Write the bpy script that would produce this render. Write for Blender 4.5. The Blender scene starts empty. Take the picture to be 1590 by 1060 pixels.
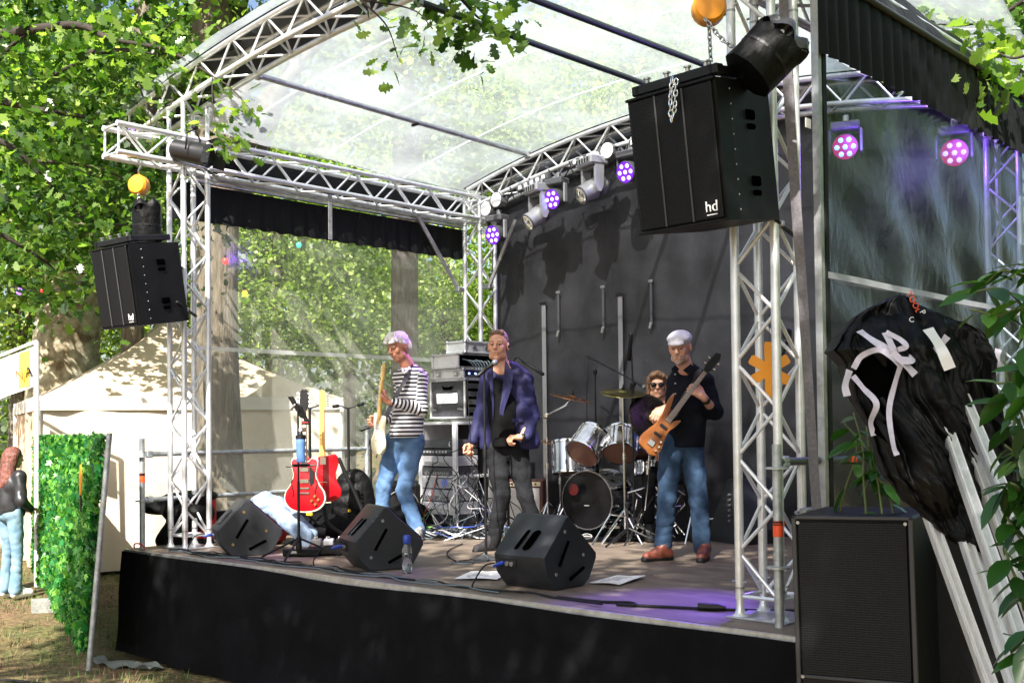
import bpy, math, random
import numpy as np
from mathutils import Vector, Matrix

random.seed(7)
RNG = np.random.default_rng(7)
SC = bpy.context.scene
COL = SC.collection
PI = math.pi

# ------------------------------------------------------------------ camera
CAM = np.array([8.9438833, -5.1315865, 1.0060964])
YAW, PIT, ROLL, FPX, PCX, PCY = .751048, .0232702, -.0114255, 1723.707, 795., 627.489
_f = np.array([-math.sin(YAW)*math.cos(PIT), math.cos(YAW)*math.cos(PIT), math.sin(PIT)])
_r = np.array([math.cos(YAW), math.sin(YAW), 0.]); _u = np.cross(_r, _f)
_c, _s = math.cos(ROLL), math.sin(ROLL)
_r, _u = _c*_r+_s*_u, -_s*_r+_c*_u
cd = bpy.data.cameras.new('camera'); cam = bpy.data.objects.new('camera', cd); COL.objects.link(cam)
cam.matrix_world = Matrix([[_r[0], _u[0], -_f[0], CAM[0]], [_r[1], _u[1], -_f[1], CAM[1]],
                           [_r[2], _u[2], -_f[2], CAM[2]], [0, 0, 0, 1]])
cd.sensor_width = 36; cd.lens = 36*FPX/1590; cd.shift_y = (PCY-530)/1590
cd.clip_start = .05; cd.clip_end = 500
SC.camera = cam

def W(px, py, d):
    """surveyed point: direction measured in the photograph, d metres away along the view axis"""
    v = CAM + d*(_f + _r*(px-PCX)/FPX - _u*(py-PCY)/FPX)
    return Vector(v.tolist())

# ------------------------------------------------------------------ light
SUN_EL, SUN_TRAVEL = 44., (-.40, .92)          # degrees, horizontal direction the light travels
az = math.atan2(SUN_TRAVEL[1], SUN_TRAVEL[0])
dvec = Vector((math.cos(az)*math.cos(math.radians(SUN_EL)), math.sin(az)*math.cos(math.radians(SUN_EL)), -math.sin(math.radians(SUN_EL))))
sd = bpy.data.lights.new('sun', 'SUN'); sd.energy = 5.0; sd.angle = math.radians(.53); sd.color = (1, .95, .87)
sun = bpy.data.objects.new('sun', sd); COL.objects.link(sun)
sun.rotation_euler = dvec.to_track_quat('-Z', 'Y').to_euler(); sun.location = (8, -12, 12)
wd = bpy.data.worlds.new('World'); SC.world = wd; wd.use_nodes = True
nt = wd.node_tree; bg = nt.nodes['Background']; sk = nt.nodes.new('ShaderNodeTexSky')
sk.sky_type = 'NISHITA'; sk.sun_disc = False; sk.sun_elevation = math.radians(SUN_EL)
sk.sun_rotation = math.atan2(-dvec.x, -dvec.y); sk.dust_density = 3.0; sk.air_density = 1.0; sk.ozone_density = .6
nt.links.new(sk.outputs[0], bg.inputs[0]); bg.inputs[1].default_value = .08
SC.view_settings.view_transform = 'Standard'; SC.view_settings.look = 'None'
SC.view_settings.exposure = 1.6; SC.view_settings.gamma = 1.0; SC.view_settings.use_curve_mapping = False
SC.cycles.max_bounces = 8; SC.cycles.transparent_max_bounces = 24
SC.cycles.use_adaptive_sampling = True
try:
    SC.cycles.use_denoising = True
except Exception: pass

# ------------------------------------------------------------------ materials
MATS = {}
def mat(name, col, rough=.6, metal=0., var=0., vscale=6., bump=0., bscale=40., spec=.5, coat=0., emit=None, estr=0., trans=0., stretch=None, col2=None, detail=4.):
    if name in MATS: return MATS[name]
    m = bpy.data.materials.new(name); m.use_nodes = True; t = m.node_tree; b = t.nodes['Principled BSDF']
    b.inputs['Base Color'].default_value = (*col, 1); b.inputs['Roughness'].default_value = rough
    b.inputs['Metallic'].default_value = metal; b.inputs['Specular IOR Level'].default_value = spec
    b.inputs['Coat Weight'].default_value = coat; b.inputs['Transmission Weight'].default_value = trans
    if emit: b.inputs['Emission Color'].default_value = (*emit, 1); b.inputs['Emission Strength'].default_value = estr
    if var or bump or col2:
        tc = t.nodes.new('ShaderNodeTexCoord'); mp = t.nodes.new('ShaderNodeMapping')
        if stretch: mp.inputs['Scale'].default_value = stretch
        t.links.new(tc.outputs['Object'], mp.inputs[0])
        n = t.nodes.new('ShaderNodeTexNoise'); n.inputs['Scale'].default_value = vscale; n.inputs['Detail'].default_value = detail
        n.inputs['Roughness'].default_value = .62
        t.links.new(mp.outputs[0], n.inputs[0])
        if var or col2:
            r = t.nodes.new('ShaderNodeValToRGB'); lo = [max(0, c*(1-var)) for c in col]; hi = [min(1, c*(1+var)) for c in col]
            if col2: lo, hi = col, col2
            r.color_ramp.elements[0].position = .36; r.color_ramp.elements[1].position = .66
            r.color_ramp.elements[0].color = (*lo, 1); r.color_ramp.elements[1].color = (*hi, 1)
            t.links.new(n.outputs[0], r.inputs[0]); t.links.new(r.outputs[0], b.inputs['Base Color'])
            rr = t.nodes.new('ShaderNodeMapRange'); rr.inputs[3].default_value = max(.02, rough-.12); rr.inputs[4].default_value = min(1, rough+.12)
            t.links.new(n.outputs[0], rr.inputs[0]); t.links.new(rr.outputs[0], b.inputs['Roughness'])
        if bump:
            n2 = t.nodes.new('ShaderNodeTexNoise'); n2.inputs['Scale'].default_value = bscale; n2.inputs['Detail'].default_value = 5
            t.links.new(mp.outputs[0], n2.inputs[0]); bp = t.nodes.new('ShaderNodeBump'); bp.inputs['Strength'].default_value = bump
            bp.inputs['Distance'].default_value = .02
            t.links.new(n2.outputs[0], bp.inputs['Height']); t.links.new(bp.outputs[0], b.inputs['Normal'])
    MATS[name] = m; return m

def leaf_mat(name, c0, c1, c2, trans=.4, rough=.45):
    m = bpy.data.materials.new(name); m.use_nodes = True; t = m.node_tree; b = t.nodes['Principled BSDF']; o = t.nodes['Material Output']
    a = t.nodes.new('ShaderNodeAttribute'); a.attribute_name = 'tint'
    oi = t.nodes.new('ShaderNodeObjectInfo'); ad = t.nodes.new('ShaderNodeMath'); ad.operation = 'ADD'
    ml = t.nodes.new('ShaderNodeMath'); ml.operation = 'MULTIPLY_ADD'; ml.inputs[1].default_value = .5; ml.inputs[2].default_value = -.25
    t.links.new(oi.outputs['Random'], ml.inputs[0]); t.links.new(a.outputs['Fac'], ad.inputs[0]); t.links.new(ml.outputs[0], ad.inputs[1])
    r = t.nodes.new('ShaderNodeValToRGB'); r.color_ramp.elements[0].color = (*c0, 1); r.color_ramp.elements[1].color = (*c2, 1)
    e = r.color_ramp.elements.new(.55); e.color = (*c1, 1)
    t.links.new(ad.outputs[0], r.inputs[0]); t.links.new(r.outputs[0], b.inputs['Base Color']); b.inputs['Roughness'].default_value = rough
    tr = t.nodes.new('ShaderNodeBsdfTranslucent'); g = t.nodes.new('ShaderNodeMix'); g.data_type = 'RGBA'; g.blend_type = 'MULTIPLY'; g.inputs[0].default_value = 1
    t.links.new(r.outputs[0], g.inputs[6]); g.inputs[7].default_value = (1.6, 1.9, .6, 1); t.links.new(g.outputs[2], tr.inputs[0])
    mx = t.nodes.new('ShaderNodeMixShader'); mx.inputs[0].default_value = trans
    t.links.new(b.outputs[0], mx.inputs[1]); t.links.new(tr.outputs[0], mx.inputs[2]); t.links.new(mx.outputs[0], o.inputs[0])
    return m

def film_mat(name, haze_lo, haze_hi, scale, tint, gloss=.08, wrinkle=.4, wscale=3., hazecol=(.85, .88, .88), stretch=(1, 1, 1), rough=.06, trl=.5, wdet=7., wdist=.05):
    """clear PVC sheet: see-through with a milky noise, a wrinkled glossy skin"""
    m = bpy.data.materials.new(name); m.use_nodes = True; t = m.node_tree; t.nodes.clear()
    o = t.nodes.new('ShaderNodeOutputMaterial'); tp = t.nodes.new('ShaderNodeBsdfTransparent'); tp.inputs[0].default_value = (*tint, 1)
    df = t.nodes.new('ShaderNodeBsdfDiffuse'); df.inputs[0].default_value = (*hazecol, 1)
    tl = t.nodes.new('ShaderNodeBsdfTranslucent'); tl.inputs[0].default_value = (*hazecol, 1)
    m1 = t.nodes.new('ShaderNodeMixShader'); m1.inputs[0].default_value = trl
    t.links.new(df.outputs[0], m1.inputs[1]); t.links.new(tl.outputs[0], m1.inputs[2])
    tc = t.nodes.new('ShaderNodeTexCoord'); mp = t.nodes.new('ShaderNodeMapping'); mp.inputs['Scale'].default_value = stretch
    t.links.new(tc.outputs['Object'], mp.inputs[0])
    n = t.nodes.new('ShaderNodeTexNoise'); n.inputs['Scale'].default_value = scale; n.inputs['Detail'].default_value = 6; n.inputs['Roughness'].default_value = .6
    t.links.new(mp.outputs[0], n.inputs[0]); mr = t.nodes.new('ShaderNodeMapRange'); mr.inputs[1].default_value = .35; mr.inputs[2].default_value = .68
    mr.inputs[3].default_value = haze_lo; mr.inputs[4].default_value = haze_hi; t.links.new(n.outputs[0], mr.inputs[0])
    m2 = t.nodes.new('ShaderNodeMixShader'); t.links.new(mr.outputs[0], m2.inputs[0]); t.links.new(tp.outputs[0], m2.inputs[1]); t.links.new(m1.outputs[0], m2.inputs[2])
    n2 = t.nodes.new('ShaderNodeTexNoise'); n2.inputs['Scale'].default_value = wscale; n2.inputs['Detail'].default_value = wdet; n2.inputs['Roughness'].default_value = .6
    n2.inputs['Distortion'].default_value = .6
    t.links.new(mp.outputs[0], n2.inputs[0]); bp = t.nodes.new('ShaderNodeBump'); bp.inputs['Strength'].default_value = wrinkle; bp.inputs['Distance'].default_value = wdist
    t.links.new(n2.outputs[0], bp.inputs['Height'])
    gl = t.nodes.new('ShaderNodeBsdfGlossy'); gl.inputs['Roughness'].default_value = rough; t.links.new(bp.outputs[0], gl.inputs['Normal'])
    fr = t.nodes.new('ShaderNodeLayerWeight'); fr.inputs[0].default_value = .5; t.links.new(bp.outputs[0], fr.inputs['Normal'])
    pw = t.nodes.new('ShaderNodeMath'); pw.operation = 'POWER'; pw.inputs[1].default_value = 4.5; t.links.new(fr.outputs['Facing'], pw.inputs[0])
    a = t.nodes.new('ShaderNodeMath'); a.operation = 'MULTIPLY_ADD'; a.inputs[1].default_value = .75; a.inputs[2].default_value = gloss; t.links.new(pw.outputs[0], a.inputs[0])
    m3 = t.nodes.new('ShaderNodeMixShader'); t.links.new(a.outputs[0], m3.inputs[0]); t.links.new(m2.outputs[0], m3.inputs[1]); t.links.new(gl.outputs[0], m3.inputs[2])
    t.links.new(m3.outputs[0], o.inputs[0]); return m

def mesh_cloth(name, col, hole_scale, rough=.5, bright=.35):
    """perforated steel grille: dark holes in a hexagon-like grid (voronoi) as fine relief"""
    m = bpy.data.materials.new(name); m.use_nodes = True; t = m.node_tree; b = t.nodes['Principled BSDF']
    tc = t.nodes.new('ShaderNodeTexCoord'); v = t.nodes.new('ShaderNodeTexVoronoi'); v.inputs['Scale'].default_value = hole_scale; v.inputs['Randomness'].default_value = .12
    t.links.new(tc.outputs['Object'], v.inputs[0]); r = t.nodes.new('ShaderNodeValToRGB')
    r.color_ramp.elements[0].position = .34; r.color_ramp.elements[0].color = (.003, .003, .003, 1); r.color_ramp.elements[1].position = .48; r.color_ramp.elements[1].color = (*col, 1)
    t.links.new(v.outputs['Distance'], r.inputs[0]); t.links.new(r.outputs[0], b.inputs['Base Color']); b.inputs['Roughness'].default_value = rough; b.inputs['Specular IOR Level'].default_value = .2
    bp = t.nodes.new('ShaderNodeBump'); bp.inputs['Strength'].default_value = .6; bp.inputs['Distance'].default_value = .004
    t.links.new(v.outputs['Distance'], bp.inputs['Height']); t.links.new(bp.outputs[0], b.inputs['Normal'])
    return m

ALU = mat('aluminium', (.78, .79, .81), .34, .55, .12, 9, .05, 60)
ALUD = mat('weathered_aluminium', (.52, .53, .54), .42, .8, .18, 14, .08, 60)
GALV = mat('galvanised_steel', (.44, .47, .48), .48, .65, .22, 22, .1, 70)
BLACK = mat('black_paint', (.006, .006, .007), .45, 0, .3, 12, .12, 160, spec=.35)
BLACKR = mat('black_rubber', (.006, .006, .007), .6, spec=.3)
PAINTB = mat('textured_black_cabinet', (.0035, .0037, .0042), .5, 0, .3, 9, .25, 260, spec=.25)
PAINTG = mat('textured_grey_cabinet', (.015, .017, .021), .42, 0, .25, 7, .3, 260, spec=.5)
CLOTHB = mat('black_cloth', (.0035, .0035, .0045), .9, 0, .5, 3, .4, 14, spec=.12)
TARP = mat('black_tarpaulin', (.002, .002, .0023), .55, 0, .3, 5, .6, 16, spec=.22)
CHROME = mat('chrome', (.82, .83, .85), .12, 1.0)
STEEL = mat('dull_steel', (.42, .42, .43), .35, .9)
GOLD = mat('cymbal_bronze', (.50, .31, .11), .28, .9, .2, 20)
GOLDD = mat('dark_cymbal_bronze', (.22, .19, .06), .3, .9, .25, 20)
SKIN = mat('skin', (.50, .25, .155), .5, 0, .12, 14, .1, 90)
SKIN2 = mat('pale_skin', (.60, .34, .24), .5, 0, .1, 14)
DENIM = mat('denim', (.028, .080, .19), .85, 0, 0, 4, .3, 30, col2=(.12, .22, .38), detail=7)
DENIMD = mat('dark_denim', (.010, .027, .065), .85, 0, 0, 4, .3, 30, col2=(.032, .075, .145), detail=7)
DENIML = mat('pale_denim', (.12, .18, .29), .85, 0, 0, 9, .4, 30, col2=(.30, .38, .50))
DENIMK = mat('charcoal_denim', (.006, .0065, .008), .85, 0, 0, 5, .3, 30, col2=(.018, .0185, .022), detail=7, spec=.2)
BLAZER = mat('violet_blue_blazer', (.010, .010, .050), .7, 0, 0, 30, .12, 90, col2=(.015, .0145, .070), detail=8, spec=.35)
TEE = mat('black_tee', (.0035, .0035, .004), .9, spec=.15)
NAVY = mat('navy_shirt', (.004, .005, .010), .85, 0, .4, 8, .2, 40, spec=.2)
WHITE = mat('white_plastic', (.80, .80, .80), .5)
PAPER = mat('paper', (.82, .82, .80), .8)
RED = mat('red_lacquer', (.40, .003, .009), .3, 0, 0, 5, coat=.25)
REDP = mat('red_paint', (.55, .015, .02), .35)
YELLOW = mat('yellow_plastic', (.75, .48, .03), .5)
ORANGE = mat('orange_board', (.85, .32, .015), .5, 0, .08, 3)
ORANGEM = mat('orange_hoist_paint', (.78, .30, .02), .35)
REDTAPE = mat('orange_red_tape', (.85, .09, .02), .5)
BLUEP = mat('blue_plastic', (.02, .05, .35), .35)
DECK = mat('stage_plywood', (.11, .084, .064), .5, 0, 0, 2.2, .25, 50, col2=(.22, .175, .135), stretch=(1, 4, 1), detail=8)
BARK = mat('bark', (.085, .065, .045), .9, 0, 0, 7, 1.0, 16, col2=(.20, .17, .125), stretch=(3, 3, .5))
BARKP = mat('plane_tree_bark', (.12, .085, .04), .9, 0, 0, 4, .8, 12, col2=(.46, .42, .30), detail=5)
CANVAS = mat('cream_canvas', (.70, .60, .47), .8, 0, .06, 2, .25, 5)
CANVAS_SHADE = mat('shaded_canvas', (.50, .36, .24), .8, 0, .08, 2, .2, 5)
CONC = mat('concrete', (.24, .24, .22), .9, 0, .25, 14, .4, 60)

# ------------------------------------------------------------------ mesh helpers
class MB:
    def __init__(s): s.v = []; s.f = []; s.m = []
    def add(s, vs, fs, mi=0):
        o = len(s.v); s.v += [tuple(v) for v in vs]; s.f += [tuple(i+o for i in f) for f in fs]; s.m += [mi]*len(fs); return s
    def box(s, c, d, mi=0, rot=None, bev=0.):
        cx, cy, cz = c; x, y, z = d[0]/2, d[1]/2, d[2]/2
        if bev:
            b = min(bev, x*.9, y*.9, z*.9); vs = []; 
            for sx in (-1, 1):
                for sy in (-1, 1):
                    for sz in (-1, 1):
                        vs += [(sx*x, sy*(y-b), sz*(z-b)), (sx*(x-b), sy*y, sz*(z-b)), (sx*(x-b), sy*(y-b), sz*z)]
            idx = lambda a, b_, c_: (((a > 0)*2+(b_ > 0))*2+(c_ > 0))*3
            fs = []
            for sx in (-1, 1): q = [idx(sx, -1, -1), idx(sx, 1, -1), idx(sx, 1, 1), idx(sx, -1, 1)]; fs.append(q if sx > 0 else q[::-1])
            for sy in (-1, 1): q = [idx(-1, sy, -1)+1, idx(1, sy, -1)+1, idx(1, sy, 1)+1, idx(-1, sy, 1)+1]; fs.append(q if sy < 0 else q[::-1])
            for sz in (-1, 1): q = [idx(-1, -1, sz)+2, idx(1, -1, sz)+2, idx(1, 1, sz)+2, idx(-1, 1, sz)+2]; fs.append(q if sz > 0 else q[::-1])
            for sx in (-1, 1):
                for sy in (-1, 1):
                    q = [idx(sx, sy, -1), idx(sx, sy, -1)+1, idx(sx, sy, 1)+1, idx(sx, sy, 1)]; fs.append(q if sx*sy > 0 else q[::-1])
                for sz in (-1, 1):
                    q = [idx(sx, -1, sz), idx(sx, 1, sz), idx(sx, 1, sz)+2, idx(sx, -1, sz)+2]; fs.append(q if sx*sz > 0 else q[::-1])
            for sy in (-1, 1):
                for sz in (-1, 1):
                    q = [idx(-1, sy, sz)+1, idx(1, sy, sz)+1, idx(1, sy, sz)+2, idx(-1, sy, sz)+2]; fs.append(q if sy*sz < 0 else q[::-1])
            for sx in (-1, 1):
                for sy in (-1, 1):
                    for sz in (-1, 1):
                        i = idx(sx, sy, sz); q = [i, i+1, i+2]; fs.append(q if sx*sy*sz > 0 else q[::-1])
        else:
            vs = [(a*x, b*y, c_*z) for a in (-1, 1) for b in (-1, 1) for c_ in (-1, 1)]
            fs = [(0, 1, 3, 2), (4, 6, 7, 5), (0, 4, 5, 1), (2, 3, 7, 6), (0, 2, 6, 4), (1, 5, 7, 3)]
        if rot is not None: vs = [tuple(rot @ Vector(v)) for v in vs]
        return s.add([(v[0]+cx, v[1]+cy, v[2]+cz) for v in vs], fs, mi)
    def tube(s, pts, r, n=8, mi=0, cap=True):
        pts = [Vector(p) for p in pts]
        rs = r if isinstance(r, (list, tuple)) else [r]*len(pts)
        vs = []; fs = []; up = None
        for i, p in enumerate(pts):
            t = (pts[min(i+1, len(pts)-1)]-pts[max(i-1, 0)])
            if t.length < 1e-9: t = Vector((0, 0, 1))
            t.normalize()
            if up is None:
                a = Vector((0, 0, 1)) if abs(t.z) < .9 else Vector((1, 0, 0)); up = t.cross(a).normalized()
            up = (up-t*up.dot(t)); up = up.normalized() if up.length > 1e-6 else t.orthogonal().normalized()
            w = t.cross(up)
            for k in range(n):
                q = 2*PI*k/n; vs.append(tuple(p+(up*math.cos(q)+w*math.sin(q))*rs[i]))
        for i in range(len(pts)-1):
            for k in range(n):
                a = i*n+k; b = i*n+(k+1) % n; fs.append((a, b, b+n, a+n))
        if cap: fs.append(tuple(range(n))[::-1]); fs.append(tuple((len(pts)-1)*n+k for k in range(n)))
        return s.add(vs, fs, mi)
    def lathe(s, prof, n=24, mi=0, M=None, cap=True):
        vs = []; fs = []
        for (r, z) in prof:
            for k in range(n): q = 2*PI*k/n; vs.append((r*math.cos(q), r*math.sin(q), z))
        for i in range(len(prof)-1):
            for k in range(n):
                a = i*n+k; b = i*n+(k+1) % n; fs.append((a, b, b+n, a+n))
        if cap: fs.append(tuple(range(n))[::-1]); fs.append(tuple((len(prof)-1)*n+k for k in range(n)))
        if M is not None: vs = [tuple(M @ Vector(v)) for v in vs]
        return s.add(vs, fs, mi)
    def prism(s, poly, a, b, axis='x', mi=0, M=None):
        n = len(poly); vs = []
        for t in (a, b):
            for (p, q) in poly: vs.append((t, p, q) if axis == 'x' else (p, t, q) if axis == 'y' else (p, q, t))
        fs = [tuple(range(n))[::-1], tuple(range(n, 2*n))]+[(i, (i+1) % n, n+(i+1) % n, n+i) for i in range(n)]
        if M is not None: vs = [tuple(M @ Vector(v)) for v in vs]
        return s.add(vs, fs, mi)
    def grid(s, fn, nu, nv, mi=0):
        vs = [tuple(fn(i/nu, j/nv)) for i in range(nu+1) for j in range(nv+1)]
        fs = [(i*(nv+1)+j, (i+1)*(nv+1)+j, (i+1)*(nv+1)+j+1, i*(nv+1)+j+1) for i in range(nu) for j in range(nv)]
        return s.add(vs, fs, mi)
    def mesh(s, name, mats, smooth=False, flip=True):
        me = bpy.data.meshes.new(name); me.from_pydata(s.v, [], s.f)
        for m in (mats if isinstance(mats, (list, tuple)) else [mats]): me.materials.append(m)
        if any(s.m): me.polygons.foreach_set('material_index', s.m)
        if smooth: me.polygons.foreach_set('use_smooth', [True]*len(s.f)); 
        me.update()
        if smooth == 'auto':
            try: me.set_sharp_from_angle(angle=math.radians(38))
            except Exception: pass
        return me

def link(name, me, parent=None, loc=(0, 0, 0), rot=None):
    o = bpy.data.objects.new(name, me); COL.objects.link(o); o.location = loc
    if rot is not None: o.rotation_euler = rot
    if parent is not None: o.parent = parent
    return o
def obj(name, mb, mats, parent=None, smooth=False, loc=(0, 0, 0), rot=None):
    return link(name, mb.mesh(name, mats, smooth), parent, loc, rot)
def tag(o, label=None, cat=None, group=None, kind=None):
    if label: o['label'] = label
    if cat: o['category'] = cat
    if group: o['group'] = group
    if kind: o['kind'] = kind
    return o
def thing(name, label, cat, loc=(0, 0, 0), rotz=0., group=None):
    o = bpy.data.objects.new(name, None); COL.objects.link(o); o.location = loc; o.rotation_euler = (0, 0, rotz)
    o.empty_display_size = .1
    return tag(o, label, cat, group)
def align(a, b):
    d = Vector(b)-Vector(a); return d.to_track_quat('Z', 'Y').to_matrix(), d.length
_unit = {}
def unit_cyl(m, n=8):
    k = (m.name, n)
    if k not in _unit:
        _unit[k] = MB().tube([(0, 0, 0), (0, 0, 1)], 1, n).mesh('bar', m, 'auto')
    return _unit[k]
def bar(name, parent, a, b, r, m=None, n=8):
    """one bar between two points of its thing, sharing one mesh"""
    R, L = align(a, b); o = bpy.data.objects.new(name, unit_cyl(m or ALU, n)); COL.objects.link(o); o.parent = parent
    o.matrix_local = Matrix.Translation(Vector(a)) @ R.to_4x4() @ Matrix.Diagonal((r, r, L, 1)); return o
def copy_tree(o, parent=None):
    c = o.copy(); COL.objects.link(c)
    if parent is not None: c.parent = parent
    for ch in list(CHILD.get(o.name, [])) or [x for x in o.children]: copy_tree(ch, c)
    return c
CHILD = {}
def spline(pts, n=8):
    P = [Vector(p) for p in pts]; out = []
    P = [P[0]*2-P[1]]+P+[P[-1]*2-P[-2]]
    for i in range(1, len(P)-2):
        for k in range(n):
            t = k/n; a, b, c, d = P[i-1], P[i], P[i+1], P[i+2]
            out.append(.5*((2*b)+(c-a)*t+(2*a-5*b+4*c-d)*t*t+(3*b-a-3*c+d)*t**3))
    out.append(P[-2]); return out
def text(name, body, parent, M, size, m, ext=.002):
    cu = bpy.data.curves.new(name, 'FONT'); cu.body = body; cu.size = size; cu.extrude = ext; cu.align_x = 'CENTER'; cu.align_y = 'CENTER'
    cu.resolution_u = 3; o = bpy.data.objects.new(name, cu); COL.objects.link(o)
    me = bpy.data.meshes.new_from_object(o.evaluated_get(bpy.context.evaluated_depsgraph_get())); bpy.data.objects.remove(o)
    me.materials.clear(); me.materials.append(m)
    o = bpy.data.objects.new(name, me); COL.objects.link(o); o.parent = parent; o.matrix_local = M; return o
def basis(x, y, z, o=(0, 0, 0)):
    return Matrix([[x[0], y[0], z[0], o[0]], [x[1], y[1], z[1], o[1]], [x[2], y[2], z[2], o[2]], [0, 0, 0, 1]])

# ------------------------------------------------------------------ SDF bodies (smooth unions turned into one surface)
def _rc(P, a, b, ra, rb):
    a = np.array(a, np.float32); b = np.array(b, np.float32); ba = b-a; l2 = float(ba@ba)+1e-9
    h = np.clip(((P-a)@ba)/l2, 0, 1); return np.linalg.norm(P-a-h[..., None]*ba, axis=-1)-(ra+(rb-ra)*h)
def _el(P, c, r, R=None):
    q = P-np.array(c, np.float32)
    if R is not None: q = q@np.array(R, np.float32)
    r = np.array(r, np.float32); k0 = np.linalg.norm(q/r, axis=-1); k1 = np.linalg.norm(q/(r*r), axis=-1)+1e-6
    return k0*(k0-1)/k1
def sdf_mesh(name, prims, vox, mats, k=.02, fold=None, attr=False):
    """prims: ('c',a,b,ra,rb[,k]) tapered capsule; ('e',c,r[,R]) ellipsoid; ('-e',...) / ('-c',...) cut away"""
    lo = np.full(3, 1e9); hi = -lo
    for p in prims:
        if p[0] == 'c': m = max(p[3], p[4]); pts = [p[1], p[2]]
        elif p[0] == 'e': m = max(p[2]); pts = [p[1]]
        else: continue
        for q in pts: q = np.array(q, float); lo = np.minimum(lo, q-m); hi = np.maximum(hi, q+m)
    lo -= 3*vox+.01; hi += 3*vox+.01
    n = np.ceil((hi-lo)/vox).astype(int)+1
    Fd = np.full(n, 1., np.float32)
    ax = [lo[i]+vox*np.arange(n[i]) for i in range(3)]
    for p in prims:
        cut = p[0][0] == '-'; ty = p[0][-1]
        if ty == 'c': m = max(p[3], p[4]); pts = np.array([p[1], p[2]], float); kk = p[5] if len(p) > 5 else k
        else: m = max(p[2]); pts = np.array([p[1]], float); kk = p[4] if len(p) > 4 else k
        mg = m+kk+3*vox
        i0 = np.maximum(0, np.floor((pts.min(0)-mg-lo)/vox).astype(int)); i1 = np.minimum(n, np.ceil((pts.max(0)+mg-lo)/vox).astype(int)+1)
        if (i1 <= i0).any(): continue
        G = np.stack(np.meshgrid(ax[0][i0[0]:i1[0]], ax[1][i0[1]:i1[1]], ax[2][i0[2]:i1[2]], indexing='ij'), -1).astype(np.float32)
        d = _rc(G, p[1], p[2], p[3], p[4]) if ty == 'c' else _el(G, p[1], p[2], p[3] if len(p) > 3 else None)
        S = Fd[i0[0]:i1[0], i0[1]:i1[1], i0[2]:i1[2]]
        if cut: S[...] = np.maximum(S, -d)
        else:
            h = np.clip(.5+.5*(S-d)/kk, 0, 1); S[...] = S+(d-S)*h-kk*h*(1-h)
    if fold:
        amp, fs = fold
        X, Y, Z = np.meshgrid(*ax, indexing='ij')
        w = 0
        for a_, b_, c_, ph in ((.45, .2, .9, .3), (-.6, .3, .75, 2.1), (.15, -.7, .6, 4.0)):
            g = fs*.5*(a_*X+b_*Y+c_*Z)+1.9*np.sin(fs*.21*(c_*X-a_*Z+b_*Y)+ph)+.9*np.sin(fs*.37*(b_*X+c_*Y-a_*Z)+2*ph)
            w = w+(.64-np.abs(np.sin(g)))*(.6+.4*np.sin(fs*.11*(X+Y)+fs*.09*Z+ph))
        Fd += (amp*w).astype(np.float32)
    # surface nets
    s = Fd < 0
    c = s[:-1, :-1, :-1].astype(np.int8)
    tot = sum(s[a:n[0]-1+a, b:n[1]-1+b, d_:n[2]-1+d_].astype(np.int8) for a in (0, 1) for b in (0, 1) for d_ in (0, 1))
    act = (tot > 0) & (tot < 8); ids = np.full(act.shape, -1, np.int64); I = np.argwhere(act); ids[act] = np.arange(len(I))
    acc = np.zeros((len(I), 3)); cnt = np.zeros(len(I))
    corners = [(a, b, d_) for a in (0, 1) for b in (0, 1) for d_ in (0, 1)]
    for i, ca in enumerate(corners):
        for cb in corners[i+1:]:
            if sum(abs(x-y) for x, y in zip(ca, cb)) != 1: continue
            va = Fd[I[:, 0]+ca[0], I[:, 1]+ca[1], I[:, 2]+ca[2]]; vb = Fd[I[:, 0]+cb[0], I[:, 1]+cb[1], I[:, 2]+cb[2]]
            ok = (va < 0) != (vb < 0); t = np.where(ok, va/np.where(ok, va-vb, 1), 0)
            pt = np.array(ca)+t[:, None]*(np.array(cb)-np.array(ca)); acc[ok] += pt[ok]; cnt[ok] += 1
    V = lo+vox*(I+acc/cnt[:, None])
    Q = []
    for axx in range(3):
        o1, o2 = [(1, 2), (2, 0), (0, 1)][axx]
        sl = [slice(None)]*3; sl2 = [slice(None)]*3; sl[axx] = slice(0, -1); sl2[axx] = slice(1, None)
        ch = s[tuple(sl)] != s[tuple(sl2)]; E_ = np.argwhere(ch)
        E_ = E_[(E_[:, o1] > 0) & (E_[:, o2] > 0) & (E_[:, o1] < n[o1]-1) & (E_[:, o2] < n[o2]-1)]
        if not len(E_): continue
        inside = s[E_[:, 0], E_[:, 1], E_[:, 2]]
        def cell(d1, d2):
            q = E_.copy(); q[:, o1] -= d1; q[:, o2] -= d2; return ids[q[:, 0], q[:, 1], q[:, 2]]
        q = np.stack([cell(1, 1), cell(0, 1), cell(0, 0), cell(1, 0)], 1); q[~inside] = q[~inside][:, ::-1]; Q.append(q)
    Q = np.concatenate(Q); Q = Q[(Q >= 0).all(1)]
    me = bpy.data.meshes.new(name); me.vertices.add(len(V)); me.vertices.foreach_set('co', V.astype(np.float32).ravel())
    me.loops.add(len(Q)*4); me.loops.foreach_set('vertex_index', Q.astype(np.int32).ravel())
    me.polygons.add(len(Q)); me.polygons.foreach_set('loop_start', np.arange(0, len(Q)*4, 4, dtype=np.int32))
    me.polygons.foreach_set('loop_total', np.full(len(Q), 4, np.int32))
    me.update(calc_edges=True); me.validate()
    me.polygons.foreach_set('use_smooth', np.ones(len(me.polygons), bool))
    for m in (mats if isinstance(mats, (list, tuple)) else [mats]): me.materials.append(m)
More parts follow.
